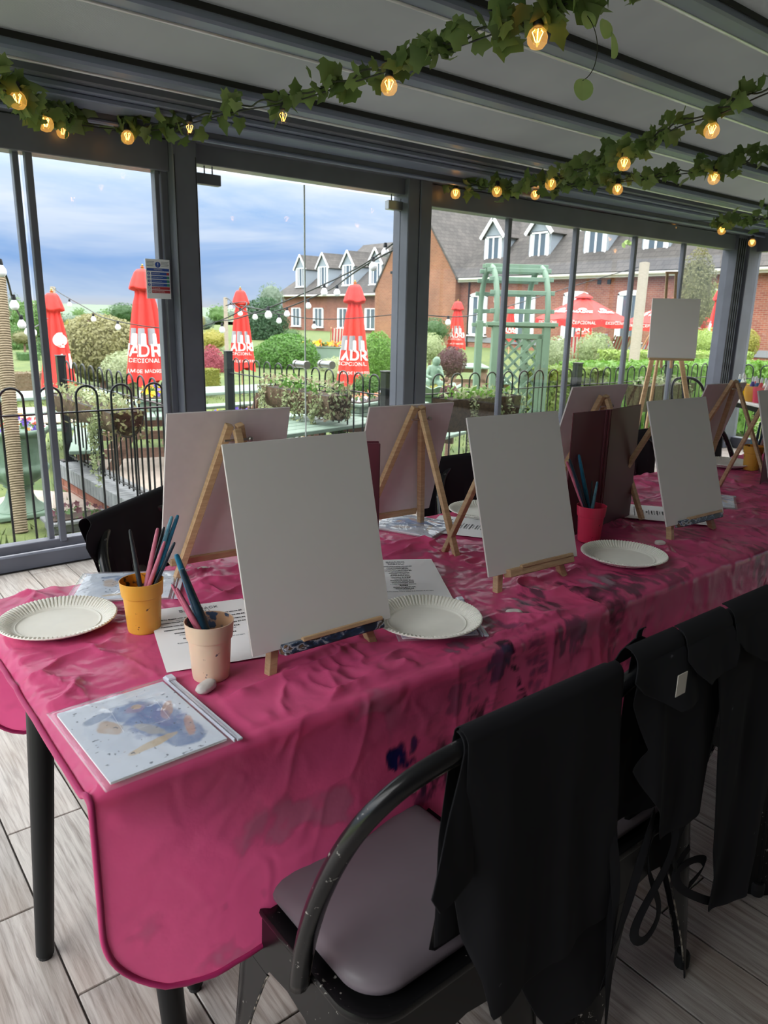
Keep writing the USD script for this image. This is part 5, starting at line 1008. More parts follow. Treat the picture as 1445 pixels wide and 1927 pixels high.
for a in (('clipped_bush', 'large bright green dome bush behind the basket on the railing', 540, 676, 62, 46, 22, 'foliage_bright', 5200),
    ('clipped_bush', 'tall rounded green bush close behind the parasol near the middle post', 712, 676, 34, 52, 17, 'foliage_bright', 3600),
    ('clipped_bush', 'small olive dome tree in front of the far brick wing', 550, 634, 19, 16, 31, 'foliage_hedge', 900),
    ('red_bush', 'crimson-leaved bush beside the glass door post', 400, 690, 26, 40, 20, 'foliage_red', 2400),
    ('golden_bush', 'golden-green bush above the crimson one', 400, 640, 30, 20, 29, 'foliage_gold', 1600),
    ('scrub_bush', 'wide grey-olive scrub behind the corner railing', 190, 655, 78, 62, 16, 'foliage_olive', 6000),
    ('scrub_bush', 'grey-green shrub under the tall red parasol at its foot', 245, 695, 55, 35, 14.5, 'foliage_grey', 2600),
    ('golden_bush', 'yellow-tipped bush just beside the first red parasol', 132, 628, 14, 26, 19, 'foliage_gold', 900),
    ('green_shrub', 'leafy green shrub past the tall parasol, half behind the dark post', 330, 690, 26, 45, 13, 'foliage_mid', 2200),
    ('green_shrub', 'big leafy green shrub mass behind the rope-wrapped pole', 22, 655, 46, 46, 27, 'foliage_mid', 2600),
    ('green_shrub', 'dark shrub on the lawn between the hedge block and first parasol', 84, 668, 24, 34, 24, 'foliage_hedge', 1500),
    ('garden_tree', 'rounded pale green tree beyond the palm-like post', 62, 606, 40, 38, 34, 'foliage_mid', 2400),
    ('garden_tree', 'small weeping tree over the lawn at the far side', 44, 636, 24, 14, 24, 'foliage_olive', 900),
    ('garden_tree', 'light green tree above the tall red parasol', 232, 590, 30, 20, 34, 'foliage_hedge', 1300),
    ('garden_tree', 'dark blue-green conifer beside the far brick wing', 500, 612, 42, 50, 42, 'foliage_dark', 3600),
    ('garden_tree', 'bare-topped thin tree behind the dark conifer', 510, 560, 26, 28, 50, 'foliage_far', 500),
    ('brown_shrub', 'brownish shrub between the dome bush and the parasol', 608, 668, 22, 14, 27, 'foliage_brown', 900),
    ('brown_shrub', 'grey clipped shrub before the far wing by the flower row', 616, 690, 20, 16, 21, 'foliage_grey', 900),
    ('green_shrub', 'pale shrub between the dome bush and the third parasol', 636, 705, 24, 34, 14, 'foliage_pale', 1800),
    ('green_shrub', 'dark green hedge bush behind the fountain figure', 815, 622, 34, 24, 25, 'foliage_hedge', 1600),
    ('blossom_shrub', 'pinkish flowering shrub behind the fountain', 808, 655, 30, 28, 18, 'foliage_pale', 1300),
    ('purple_bush', 'round dark purple bush beside the green arch', 851, 681, 28, 29, 13, 'foliage_purple', 2200),
    ('purple_bush', 'small dark purple plant below the fountain bowl', 845, 742, 18, 17, 8.5, 'foliage_purple', 700),
    ('green_shrub', 'upright bright shrub against the arch post', 1014, 690, 13, 48, 12, 'foliage_bright', 1300),
    ('blossom_shrub', 'variegated shrub under the open red parasol, nearer the arch', 1046, 668, 32, 34, 19, 'foliage_grey', 1500),
    ('blossom_shrub', 'variegated shrub before the deckchairs', 1118, 662, 36, 36, 20, 'foliage_pale', 1500),
    ('golden_conifer', 'tall golden conifer behind the stretched canvas', 1306, 560, 36, 88, 21, 'foliage_olive', 3800),
    ('golden_conifer', 'yellow flowering climber by the hotel corner', 1336, 590, 26, 56, 22, 'foliage_lime', 2000),
    ('golden_bush', 'yellow-green bush beneath the second open parasol', 1335, 648, 44, 30, 16, 'foliage_lime', 2200),
    ('clipped_bush', 'round topiary beyond the corner post', 1402, 647, 26, 29, 16, 'foliage_gold', 2200),
    ('green_shrub', 'low green shrub under the end window topiary', 1425, 700, 60, 22, 12, 'foliage_bright', 2400),
    ('green_shrub', 'leafy plant beside the tall basket on the inner railing', 690, 730, 26, 26, 9.5, 'foliage_mid', 1300)):
    bush(*a)
for a in (('box_hedge', 'square clipped dark hedge block on the far lawn', 55, 688, 18, 24, 22, 'foliage_hedge', 1500), ('box_hedge', 'low brown-green hedge beyond the urn', 62, 722, 56, 22, 14, 'foliage_brown', 2200), ('box_hedge', 'small golden clipped block below the crimson bush', 392, 713, 17, 19, 15, 'foliage_gold', 1200)):
    bush(*a, box_=True, stem=False, thick=18)
# long clipped hedge behind the long railing
for k, (u0, v0, d0, u1, v1, d1, h, m_, lab) in enumerate(((1020, 712, 9.4, 1110, 705, 9.6, 0.62, 'foliage_lime', 'yellow-green hedge behind the long railing next to the arch'), (1090, 700, 9.8, 1400, 690, 11.5, 0.72, 'foliage_bright', 'bright hedge behind the tripod easel'), (1150, 675, 14, 1390, 668, 15, 0.8, 'foliage_lime', 'farther pale hedge below the deckchairs'))):
    a, b = at(u0, v0, d0), at(u1, v1, d1); L = np.linalg.norm((b - a)[:2]); c = (a + b) / 2; t = thing('clipped_hedge', lab, 'hedge', (c[0], c[1], -0.2), math.atan2(b[1] - a[1], b[0] - a[0]))
    q = np.array([0, 0, h / 2 + 0.05]); r = np.array([L / 2, 0.4, h / 2 + (c[2] - h + 0.2) * 0]); r[2] = max(0.3, (c[2] + 0.30) / 2); q[2] = r[2]
    obj('foliage', [core(q, r, 60 + k, True), leaves(q, r, 6500, 0.045, 60 + k, box_=True)], m_, t, kind='stuff')
# distant trees and hillside
rr = np.random.default_rng(77)
hx, hy = np.meshgrid(np.linspace(-60, 300, 121), np.linspace(90, 420, 60), indexing='ij')
hz = np.clip((hy - 90) / 330, 0, 1) * 4.5 + 2.5 * fbm(np.stack([hx * 0.012, hy * 0.012, hx * 0], -1), 3, 9) - 1.2
pbr('hill_green', '4f6150', 0.95, col2='64745f', scale=0.05)
obj('hills', grid(np.stack([hx, hy, hz], -1)), 'hill_green', kind='structure', smooth=True)
labs = ['hazy tree in the far treeline seen left of the first parasol', 'hazy tree in the far treeline between the first and the tall parasol', 'hazy tree in the far treeline between the two posts', 'hazy tree in the far treeline beyond the glass door']
for k in range(34):
    u = -30 + k * 17.5 + rr.uniform(-6, 6); dp = rr.uniform(55, 120); hw = rr.uniform(13, 24); hh = rr.uniform(13, 22) + (16 if u < 70 else 0)
    if 520 < u: continue
    lab = labs[0 if u < 75 else 1 if u < 240 else 2 if u < 380 else 3].replace('hazy', ['hazy grey-green', 'fresh green', 'dull olive'][k % 3])
    c = at(u, 612 - hh * 0.6 + rr.uniform(-5, 6), dp); s = dp / FPX; _fs[0] += 1
    t = thing('distant_tree', lab, 'tree', (c[0], c[1], 0), group=lab)
    r = np.array([hw * s, hw * s, hh * s]); q = np.array([0, 0, c[2]])
    obj('foliage', [core(q, r, _fs[0]), leaves(q, r, 420, r.min() * 0.11, _fs[0])], ['foliage_far', 'foliage_mid', 'foliage_olive'][k % 3], t, kind='stuff'); obj('trunk', tube([(0, 0, -0.5), (0, 0, c[2])], [r[0] * 0.08] * 2, 6), 'brown_timber', t)
bush('blossom_tree', 'far tree in pink blossom beyond the grey-olive scrub', 172, 604, 22, 9, 48, 'foliage_pink', 700, cat='tree')

# ---------------------------------------------------------------- parasols
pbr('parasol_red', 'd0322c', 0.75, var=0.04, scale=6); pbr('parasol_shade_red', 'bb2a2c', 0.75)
pbr('print_white', 'f1e6e4', 0.7); pbr('print_grey', '8c8d93', 0.7); pbr('pole_wood', 'b59a76', 0.6); pbr('brass', 'b9a05c', 0.35, 0.9)
def finer(m, L):
    v, f = trimesh.remesh.subdivide_to_size(m.vertices, m.faces, L, max_iter=8); return T(v, f)
def closed_parasol(u, vt, vb, depth, label, seed=0, words=True, wide=1.0, logo='M', ang=0.0):
    top = at(u, vt, depth); H = (vb - vt) * depth / FPX; g0 = float(gz(top[0], top[1])); z1, z0 = top[2], top[2] - H
    t = thing('closed_parasol', label, 'parasol', (top[0], top[1], g0)); zt = z1 - g0
    prof = [(0.0, 0.02), (0.006, 0.07), (0.03, 0.10), (0.09, 0.135), (0.16, 0.17), (0.175, 0.16), (0.19, 0.10), (0.22, 0.098), (0.30, 0.125), (0.45, 0.155), (0.60, 0.18), (0.75, 0.205), (0.88, 0.23), (0.90, 0.235), (0.96, 0.245), (1.0, 0.25)]
    fr, rd = np.array(prof)[:, 0], np.array(prof)[:, 1] * wide * H / 1.5
    def rad(th, q):
        R = np.interp(q, fr, rd); amp = np.interp(q, [0, 0.16, 0.2, 0.5, 1.0], [0.05, 0.10, 0.22, 0.26, 0.22])
        return R * (1 + amp * (np.abs(np.sin(4 * th + seed)) * 1.4 - 0.85) + 0.06 * np.sin(3 * th + seed * 2))
    q = np.unique(np.r_[np.linspace(0, 1, 44), fr]); th = np.linspace(0, 2 * PI, 97)[:-1]
    Q, TH = np.meshgrid(q, th, indexing='xy'); Rr = rad(TH, Q)
    zz = zt - Q * H + np.where(Q > 0.93, 0.03 * H * np.sin(4 * TH + seed) * (Q - 0.93) / 0.07, 0) + np.where((Q > 0.13) & (Q < 0.19), 0.012 * np.sin(4 * TH), 0)
    obj('canopy', grid(np.stack([Rr * np.cos(TH), Rr * np.sin(TH), zz], -1), True), 'parasol_red', t, smooth=60)
    obj('pole', cyl((0, 0, 0), (0, 0, zt - H * 0.1), 0.024, 12), 'pole_wood', t)
    obj('finial', lathe([(0, zt + 0.07), (0.015, zt + 0.055), (0.012, zt + 0.035), (0.035, zt + 0.03), (0.02, zt + 0.015), (0.02, zt - 0.01), (0, zt - 0.01)], 12), 'brass', t, smooth=40)
    thc = math.atan2(-top[1], -top[0]) + ang
    def wrap(m, th0, q0, name, mt, off=0.006):
        m = finer(m, 0.035 * H); v = m.vertices.copy(); Rm = np.interp(q0, fr, rd)
        t_ = th0 + v[:, 0] / Rm; qq = q0 - v[:, 1] / H; r = rad(t_, qq) + off + v[:, 2]
        m.vertices = np.c_[r * np.cos(t_), r * np.sin(t_), zt - qq * H]; obj(name, m, mt, t)
    def ctext(s, h, bold=True):
        m = text(s, h, 0.001, bold); m.apply_translation((-m.bounds[1][0] / 2, 0, 0)); return m
    if words:
        for a in (-0.3, PI - 0.3) if logo == 'M' else (-0.2,):
            if logo == 'M':
                wrap(ctext('MADRI', 0.105 * H), thc + a, 0.76, 'print', 'print_white'); wrap(ctext('EXCEPCIONAL', 0.036 * H, False), thc + a, 0.815, 'print', 'print_white'); wrap(ctext('EL ALMA DE MADRID', 0.030 * H, False), thc + a, 0.905, 'print', 'print_white')
                for dx in (-0.13, 0.02, 0.16):
                    wrap(ext(sg.box(-0.035, 0, 0.035, 0.20).buffer(0.012), 0.001).apply_scale((H / 1.5, H / 1.5, 1)).apply_translation((dx * H / 1.5, 0, 0)), thc + a, 0.655, 'emblem', 'print_grey', 0.004)
                    wrap(ext(sg.box(0.02, 0.0, 0.05, 0.13).buffer(0.012), 0.001).apply_scale((H / 1.5, H / 1.5, 1)).apply_translation((dx * H / 1.5, 0, 0)), thc + a, 0.655, 'emblem', 'print_white', 0.007)
            else:
                wrap(ext(sg.Point(0, 0).buffer(0.12), 0.001), thc + 0.5, 0.48, 'emblem', 'print_white')
                for k in range(5): wrap(ext(sg.Polygon([(-0.02, 0), (0.02, 0), (0.012, 0.24), (-0.012, 0.24)]), 0.001), thc + 0.35 + k * 0.42, 0.78, 'print', 'print_white')
    return t
closed_parasol(97, 551, 730, 12, 'first closed red parasol behind the sliding window mullion', 0.4, logo='O')
closed_parasol(268, 506, 716, 10.5, 'tallest closed red parasol beside the notice on the glass', 1.1, wide=1.15, ang=-0.1)
closed_parasol(452, 546, 692, 15, 'closed red parasol beside the thin light pole, seen through the glass door', 2.0, wide=0.95)
closed_parasol(668, 535, 718, 12, 'closed red parasol in front of the far wing, near the middle post', 2.8, wide=0.98)
closed_parasol(862, 567, 654, 25, 'small closed red parasol by the green arch', 0.9, wide=1.15)
closed_parasol(962, 577, 640, 28, 'closed red parasol seen through the green arch', 1.7, wide=1.1)
closed_parasol(1103, 560, 642, 31, 'closed red parasol standing behind the open one', 2.2, wide=1.2)
closed_parasol(1356, 545, 656, 17, 'closed red parasol against the corner post', 0.2, wide=0.9)
closed_parasol(748, 585, 640, 26, 'sliver of a closed red parasol behind the middle post', 0.7, words=False)
def open_parasol(u, v, depth, R, label, seed):
    top = at(u, v, depth); g0 = float(gz(top[0], top[1])); zt = top[2] - g0; t = thing('open_parasol', label, 'parasol', (top[0], top[1], g0), seed)
    n = 8; ce = lambda k, r, z: np.array([r * math.cos(k * 2 * PI / n), r * math.sin(k * 2 * PI / n), z])
    rise = R * 0.47
    for k in range(n):
        P = np.array([[ce(k, r, 0) * (1 - w) + ce(k + 1, r, 0) * w + np.array([0, 0, zt - 0.05 - rise * (r / R) + 0.03 * math.sin(PI * w) * -(r / R) * 1.5]) for w in np.linspace(0, 1, 7)] for r in np.linspace(0.12, R, 8)])
        pn = obj('canopy_panel', slab(P, 0.004), 'parasol_red', t, smooth=40)
        e = P[-1]; drop = np.array([[p + np.array([0, 0, -0.2 * s - (0.02 if 0 < i < 6 else 0)]) for s in np.linspace(0, 1, 4)] for i, p in enumerate(e)])
        obj('valance', slab(drop[:, ::-1], 0.003), 'parasol_shade_red', pn)
        m = text('MADRI', 0.13, 0.002, True); m.apply_translation((-m.bounds[1][0] / 2, 0.1, 0)); em = ext(sg.Point(0, 0.28).buffer(0.13).intersection(sg.box(-1, 0.28, 1, 1)), 0.002)
        for q, nm, mt in ((m, 'print', 'print_white'), (em, 'emblem', 'print_white')):
            q = finer(q, 0.2); V = q.vertices; am = (k + 0.5) * 2 * PI / n; r = (0.80 * R - V[:, 1] * 0.9) * math.cos(PI / n); o_ = np.stack([np.cos(am) * r - np.sin(am) * V[:, 0], np.sin(am) * r + np.cos(am) * V[:, 0], zt - 0.05 - rise * (r / math.cos(PI / n) / R) - 0.0 + 0.012 + V[:, 2]], 1)
            o_[:, 2] -= 0.015 * (r / R); obj(nm, T(o_, q.faces), mt, pn)
        m = text('EXCEPCIONAL', 0.085, 0.002, False); m.apply_translation((-m.bounds[1][0] / 2, 0, 0)); V = m.vertices; am = (k + 0.5) * 2 * PI / n; r = R * math.cos(PI / n) + 0.008 + V[:, 2]
        obj('print', T(np.stack([np.cos(am) * r - np.sin(am) * V[:, 0], np.sin(am) * r + np.cos(am) * V[:, 0], zt - 0.05 - rise - 0.15 + V[:, 1]], 1), m.faces), 'print_white', pn)
        obj('rib', cyl(ce(k, 0.05, zt - 0.09), ce(k, R, zt - 0.09 - rise), 0.01, 6), 'pole_wood', t)
    obj('cap', lathe([(0, zt + 0.05), (0.1, zt), (0.28, zt - 0.09), (0.30, zt - 0.13), (0.27, zt - 0.10)], 8), 'parasol_red', t)
    obj('pole', cyl((0, 0, 0), (0, 0, zt), 0.025, 12), 'pole_wood', t); return t
open_parasol(1099, 553, 23, 1.5, 'open red parasol in full view before the hotel windows', 0.25)
open_parasol(1268, 562, 22, 1.35, 'second open red parasol, mostly behind the stretched canvas', 0.5)

# ---------------------------------------------------------------- picnic tables
def picnic(c, rz, label, L=1.5):
    t = thing('picnic_table', label, 'picnic table', c, rz)
    for k in range(5): obj('plank', box(L, 0.135, 0.035, (0, -0.29 + k * 0.145, 0.735), 0.006), 'sage_pale', t)
    for s in (-1, 1):
        for k in range(2): obj('bench_plank', box(L, 0.135, 0.035, (0, s * (0.62 + 0.145 * k), 0.45), 0.006), 'sage_pale', t)
    for x in (-L * 0.36, L * 0.36):
        for s in (-1, 1): obj('leg', bar((x, s * 0.22, 0.715), (x, s * 0.62, 0.0), 0.09, 0.04, up=(1, 0, 0), bev=0.004), 'brown_timber', t)
        obj('cross_beam', [box(0.04, 1.55, 0.09, (x, 0, 0.39), 0.004), box(0.04, 0.68, 0.09, (x, 0, 0.68), 0.004)], 'brown_timber', t)
    return t
def gpt(u, v, z): p = on(u, v, 2, z); return np.array([p[0], p[1], float(gz(p[0], p[1]))])
picnic(gpt(300, 768, 0.47), 1.25, 'green-topped picnic table below the tallest red parasol')
picnic(gpt(430, 733, 0.47), 0.05, 'picnic table behind the pansy planter by the door post', 1.7)
picnic(gpt(690, 765, 0.47), 0.35, 'picnic table under the parasol by the middle post, flowers on its top')
picnic(gpt(565, 800, 0.47), 0.2, 'picnic table below the hanging basket of the inner railing')
picnic(gpt(85, 742, 0.47), 0.1, 'picnic table whose corner shows beyond the window mullion', 1.5)
picnic(gpt(880, 690, 0.47), 0.9, 'picnic table end beside the round purple bush', 1.3)

# ---------------------------------------------------------------- flowers, planters, urn
def flower_mesh(c, r, g):
    n = g.normal(size=3) * 0.5 + np.array([-0.4, -0.6, 0.6]); n /= np.linalg.norm(n); a = np.cross(n, g.normal(size=3)); a /= np.linalg.norm(a); b = np.cross(n, a); th = np.linspace(0, 2 * PI, 11)[:-1]
    rr_ = r * np.where(np.arange(10) % 2, 0.62, 1.0)[:, None]
    v = np.vstack([c + (a * np.cos(th)[:, None] + b * np.sin(th)[:, None]) * rr_, c - n * r * 0.25]); return T(v, [(10, i, (i + 1) % 10) for i in range(10)])
def flowers(t, c, r, n, size, mats, seed, single=True, green='foliage_mid', greens=120):
    g = np.random.default_rng(seed); bins = {}
    for k in range(n):
        d = g.normal(size=3); d[2] = abs(d[2]); d /= np.linalg.norm(d); p = np.array(c) + d * np.array(r) * g.uniform(0.8, 1.05); cl = p[0] * 1.7 + p[1]
        m = mats[int((np.sin(cl * 9) * 0.5 + 0.5) * 0.99 * len(mats) + g.uniform(-0.4, 0.4)) % len(mats)]; bins.setdefault(m, []).append(flower_mesh(p, size * g.uniform(0.7, 1.2), g))
    for m, l in bins.items():
        if single:
            for q in l: obj('flower', q, m, t)
        else: obj('blossoms', l, m, t, kind='stuff')
    obj('leafage', leaves(np.array(c) - np.array([0, 0, r[2] * 0.15]), np.array(r) * 0.9, greens, size * 0.8, seed + 1), green, t, kind='stuff')
u0 = at(42, 975, 6.25); t = thing('garden_urn', 'large pale green classical urn full of pansies beside the rope-wrapped pole', 'urn', (u0[0], u0[1], -0.26))
k_ = 0.96
prof = [(0, 0.03), (0.2, 0.03), (0.2, 0.05), (0.165, 0.07), (0.12, 0.12), (0.095, 0.19), (0.098, 0.2), (0.085, 0.215), (0.105, 0.235), (0.12, 0.245), (0.115, 0.26), (0.15, 0.28), (0.21, 0.33), (0.235, 0.375), (0.238, 0.40), (0.225, 0.425), (0.215, 0.44), (0.22, 0.52), (0.228, 0.6), (0.24, 0.66), (0.262, 0.68), (0.272, 0.695), (0.272, 0.715), (0.255, 0.725), (0.235, 0.71), (0.2, 0.68), (0, 0.67)]
def urn_mod(R, Z, a):
    flute = np.where((Z > 0.06) & (Z < 0.19), 1 + 0.05 * np.abs(np.sin(a * 10)), 1.0)
    rel = np.where((Z > 0.3) & (Z < 0.43), 0.012 * np.abs(np.sin(a * 8)) + 0.004 * np.sin(a * 40), 0) + np.where((Z > 0.43) & (Z < 0.66), 0.016 * (fbm(np.stack([np.cos(a) * 4 + Z * 0, np.sin(a) * 4 + Z * 0, Z * 9 + a * 0], -1), 3, 8) - 0.45) * 2, 0)
    return R * flute + rel, Z
pr2 = np.array(prof); zz = np.unique(np.r_[np.linspace(0, 1, 70)]); sidx = np.interp(zz * (len(pr2) - 1), np.arange(len(pr2)), np.arange(len(pr2)))
prd = np.c_[np.interp(sidx, np.arange(len(pr2)), pr2[:, 0]), np.interp(sidx, np.arange(len(pr2)), pr2[:, 1])]
obj('body', lathe(prd, 64, urn_mod), 'stone_green', t, smooth=50)
obj('plinth', box(0.44, 0.44, 0.04, (0, 0, 0.02), 0.008), 'stone_green', t)
flowers(t, (0, 0, 0.70), (0.24, 0.24, 0.12), 46, 0.03, ['petal_orange', 'petal_purple', 'petal_white', 'petal_purple', 'petal_red'], 21)
def tub(c, rx, ry, h, label, mats, seed, n=30, size=0.035, single=True, rz=0.0, mat_='sage_pale', fr=0.16):
    t = thing('flower_planter', label, 'planter', c, rz)
    obj('trough', [box(2 * rx, 2 * ry, h, (0, 0, h / 2), 0.012), box(2 * rx + 0.05, 2 * ry + 0.05, 0.03, (0, 0, h - 0.015), 0.006)], mat_, t)
    obj('soil', box(2 * rx - 0.04, 2 * ry - 0.04, 0.01, (0, 0, h + 0.004)), 'soil', t)
    flowers(t, (0, 0, h), (rx * 0.95, ry * 0.95, fr), n, size, mats, seed, single); return t
q = gpt(437, 790, 0.18); tub(q, 0.42, 0.2, 0.42, 'planter of yellow and purple pansies outside the glass door', ['petal_yellow', 'petal_purple', 'petal_yellow', 'petal_yellow', 'petal_purple'], 31, 60, 0.035, rz=-0.6)
q = gpt(287, 752, 0.55); q[2] += 0.75; tub(q, 0.42, 0.12, 0.12, 'trough of yellow pansies on the picnic table under the tallest parasol', ['petal_yellow', 'petal_yellow', 'petal_orange', 'petal_purple'], 33, 34, 0.035, False, rz=1.2, fr=0.1)
q = gpt(700, 758, 0.55); q[2] += 0.75; tub(q, 0.40, 0.12, 0.10, 'trough of coral and yellow flowers on the table by the middle post', ['petal_coral', 'petal_yellow', 'petal_coral', 'petal_white'], 35, 30, 0.03, False, rz=0.35, fr=0.09)
q = gpt(1040, 775, 0.12); tub(q, 0.5, 0.2, 0.36, 'planter of lilac and white flowers behind the clean pine easel canvas', ['petal_lilac', 'petal_white', 'petal_purple'], 37, 44, 0.04, False, rz=-0.5)
q = gpt(1120, 772, 0.12); tub(q, 0.4, 0.2, 0.3, 'planter of pale flowers just past the second window mullion', ['petal_white', 'petal_lilac'], 38, 30, 0.04, False, rz=-0.5)
q = at(845, 663, 24); q[2] = float(gz(q[0], q[1])); q2 = at(610, 668, 23); q2[2] = float(gz(q2[0], q2[1])); tub(q2, 1.1, 0.25, 0.55, 'low bed of orange and lilac flowers before the far brick wing', ['petal_orange', 'petal_lilac', 'petal_yellow'], 39, 60, 0.09, False, rz=-0.8)
q = on(150, 985, 2, -0.22); tub((q[0], q[1] + 0.05, -0.27), 0.22, 0.12, 0.10, 'small lead-grey planter with a dark purple plant below the brick wall', ['foliage_purple'], 41, 16, 0.03, False, mat_='coping_grey', fr=0.12)
# hanging troughs on the railings
def trough(x, y, z, L, rz, label, mt, seed, plants, trail=0, hgt=0.2):
    t = thing('hanging_trough', label, 'hanging planter', (x, y, z), rz)
    a = np.linspace(0, PI, 13); P = np.array([[(s * L / 2 * (1 - 0.0), -0.11 * math.cos(b), -hgt * math.sin(b)) for b in a] for s in np.linspace(-1, 1, 12)])
    P += 0.012 * (fbm(P * 22 + seed, 3, seed)[..., None] - 0.5); m = slab(P, 0.015)
    ends = [T(np.vstack([P[i], [[P[i][0][0], 0, 0]]]), [(13, k, k + 1) for k in range(12)] + [(13, k + 1, k) for k in range(12)]) for i in (0, -1)]
    obj('liner', [m] + ends, mt, t, smooth=40)
    obj('soil', box(L * 0.97, 0.2, 0.01, (0, 0, -0.01)), 'soil', t)
    obj('wire_rim', tube([(-L / 2, -0.115, 0), (L / 2, -0.115, 0), (L / 2, 0.115, 0), (-L / 2, 0.115, 0)], 0.005, 6, closed=True), 'rail_black', t)
    obj('wire', [tube([(s * L / 2, -0.118 * math.cos(b), -hgt * 1.05 * math.sin(b)) for b in a], 0.003, 5) for s in (-1, -0.5, 0, 0.5, 1)], 'rail_black', t)
    for k, (m_, n, r, sz) in enumerate(plants): obj('plant', leaves((0, 0, 0.03 if r < 0.16 else -0.05), (L * 0.53, 0.14, r * 0.8), n, sz, seed + k, box_=r > 0.16, shell=0.8), m_, t, kind='stuff')
    g = np.random.default_rng(seed)
    for k in range(trail):
        x0 = g.uniform(-L / 2, L / 2) if trail > 3 else (L * 0.35 - k * 0.06); n = 22; dz = g.uniform(0.3, 0.75)
        p = smooth_path([(x0, -0.11, 0.0), (x0 + 0.02, -0.15, -0.1), (x0 + 0.04 * g.normal(), -0.15, -dz * 0.5), (x0 + 0.1 * g.normal(), -0.14, -dz)], n)
        st = obj('trailing_stem', tube(p, 0.0025, 5), 'vine_stem', t)
        obj('leafage', [leaves(q_, (0.035, 0.03, 0.03), 7, 0.016, seed + 50 + i + 31 * k) for i, q_ in enumerate(p)], 'foliage_pale', st, kind='stuff')
    return t
ya, yb_ = on(118, 745, 0, 1.88)[1], on(238, 750, 0, 1.88)[1]
trough(1.88, (ya + yb_) / 2, 0.70, abs(ya - yb_), PI / 2 + PI, 'coir-lined trough of straggly plants on the coping railing', 'coir', 3, (('foliage_pale', 420, 0.09, 0.022), ('foliage_olive', 500, 0.17, 0.02)), 3, 0.17)
ya, yb_ = on(512, 722, 0, 3.68)[1], on(640, 740, 0, 3.68)[1]
trough(3.68, (ya + yb_) / 2, 0.74, abs(ya - yb_), -PI / 2, 'basket trough of white-flowered plants on the inner railing', 'coir', 5, (('foliage_pale', 500, 0.17, 0.02), ('foliage_brown', 500, 0.2, 0.02), ('foliage_bright', 160, 0.14, 0.03)), 8, 0.2)
xa, xb = on(832, 745, 1, 4.66)[0], on(962, 738, 1, 4.66)[0]
trough((xa + xb) / 2, 4.66, 0.735, xb - xa, 0.0, 'dark trough of leafy plants hung on the long railing', 'coir', 7, (('foliage_bright', 110, 0.10, 0.03), ('foliage_pale', 120, 0.08, 0.025)), 5, 0.28)
q = on(1240, 760, 1, 4.66); trough(q[0], 4.66, 0.735, 1.0, 0.0, 'dark trough on the railing behind the tripod easel legs', 'coir', 9, (('foliage_grey', 120, 0.10, 0.03),), 3, 0.28)
c = on(640, 790, 0, 3.95); bush('climbing_plant', 'leafy climber with pale flowers growing up the inner railing', 636, 775, 22, 52, 6.9, 'foliage_mid', 1300, 0.03)

# ---------------------------------------------------------------- rope-wrapped pole, timber light poles
p0, p1 = gp(40, 1010, 5.75), at(0, 560, 5.75); d = p1 - p0
t = thing('rope_pole', 'pale pole wrapped in coarse rope beside the green urn', 'pole', p0)
P = np.linspace([0, 0, 0], d * 1.12, 2)
obj('core', tube(P, 0.045, 14), 'grey_timber', t)
pbr('rope', '9d8f78', 0.9, col2='857660', scale=40)
Ls = np.linalg.norm(d) * 1.12; n = 600; s = np.linspace(0, 1, n); nt = Ls / 0.019; th = s * nt * 2 * PI; dn = d / np.linalg.norm(d); e1 = np.cross(dn, [0, 1, 0]); e1 /= np.linalg.norm(e1); e2 = np.cross(dn, e1)
s = np.linspace(0, 1, int(nt * 14)); th = s * nt * 2 * PI
obj('rope_winding', tube(s[:, None] * d * 1.12 + (e1 * np.cos(th)[:, None] + e2 * np.sin(th)[:, None]) * 0.047, 0.0092, 6), 'rope', t, smooth=True)
def pole(u0, v0, u1, v1, depth, r, label, mt='grey_timber'):
    a, b = at(u0, v0, depth), at(u1, v1, depth); t = thing('timber_pole', label, 'pole', (b[0], b[1], float(gz(b[0], b[1])))); h = a - np.array([b[0], b[1], float(gz(b[0], b[1]))])
    obj('shaft', tube([(0, 0, 0), h * 0.5, h], [r, r * 0.97, r * 0.93], 12), mt, t, smooth=50); obj('bracket', tube([h * 0.985 + [r, 0, 0], h * 0.985 + [0, r, 0.0], h * 0.985 - [r, 0, 0], h * 0.985 - [0, r, 0]], 0.012, 6, closed=True), 'rail_black', t); return t
pole(1213, 495, 1188, 715, 12, 0.085, 'thick weathered pole in front of the hotel window, leaning slightly'); pole(424, 560, 427, 700, 11.5, 0.032, 'thin timber light pole beside the parasol seen through the door'); pole(99, 540, 103, 700, 13.5, 0.05, 'timber light pole topped with a bulb behind the first parasol')
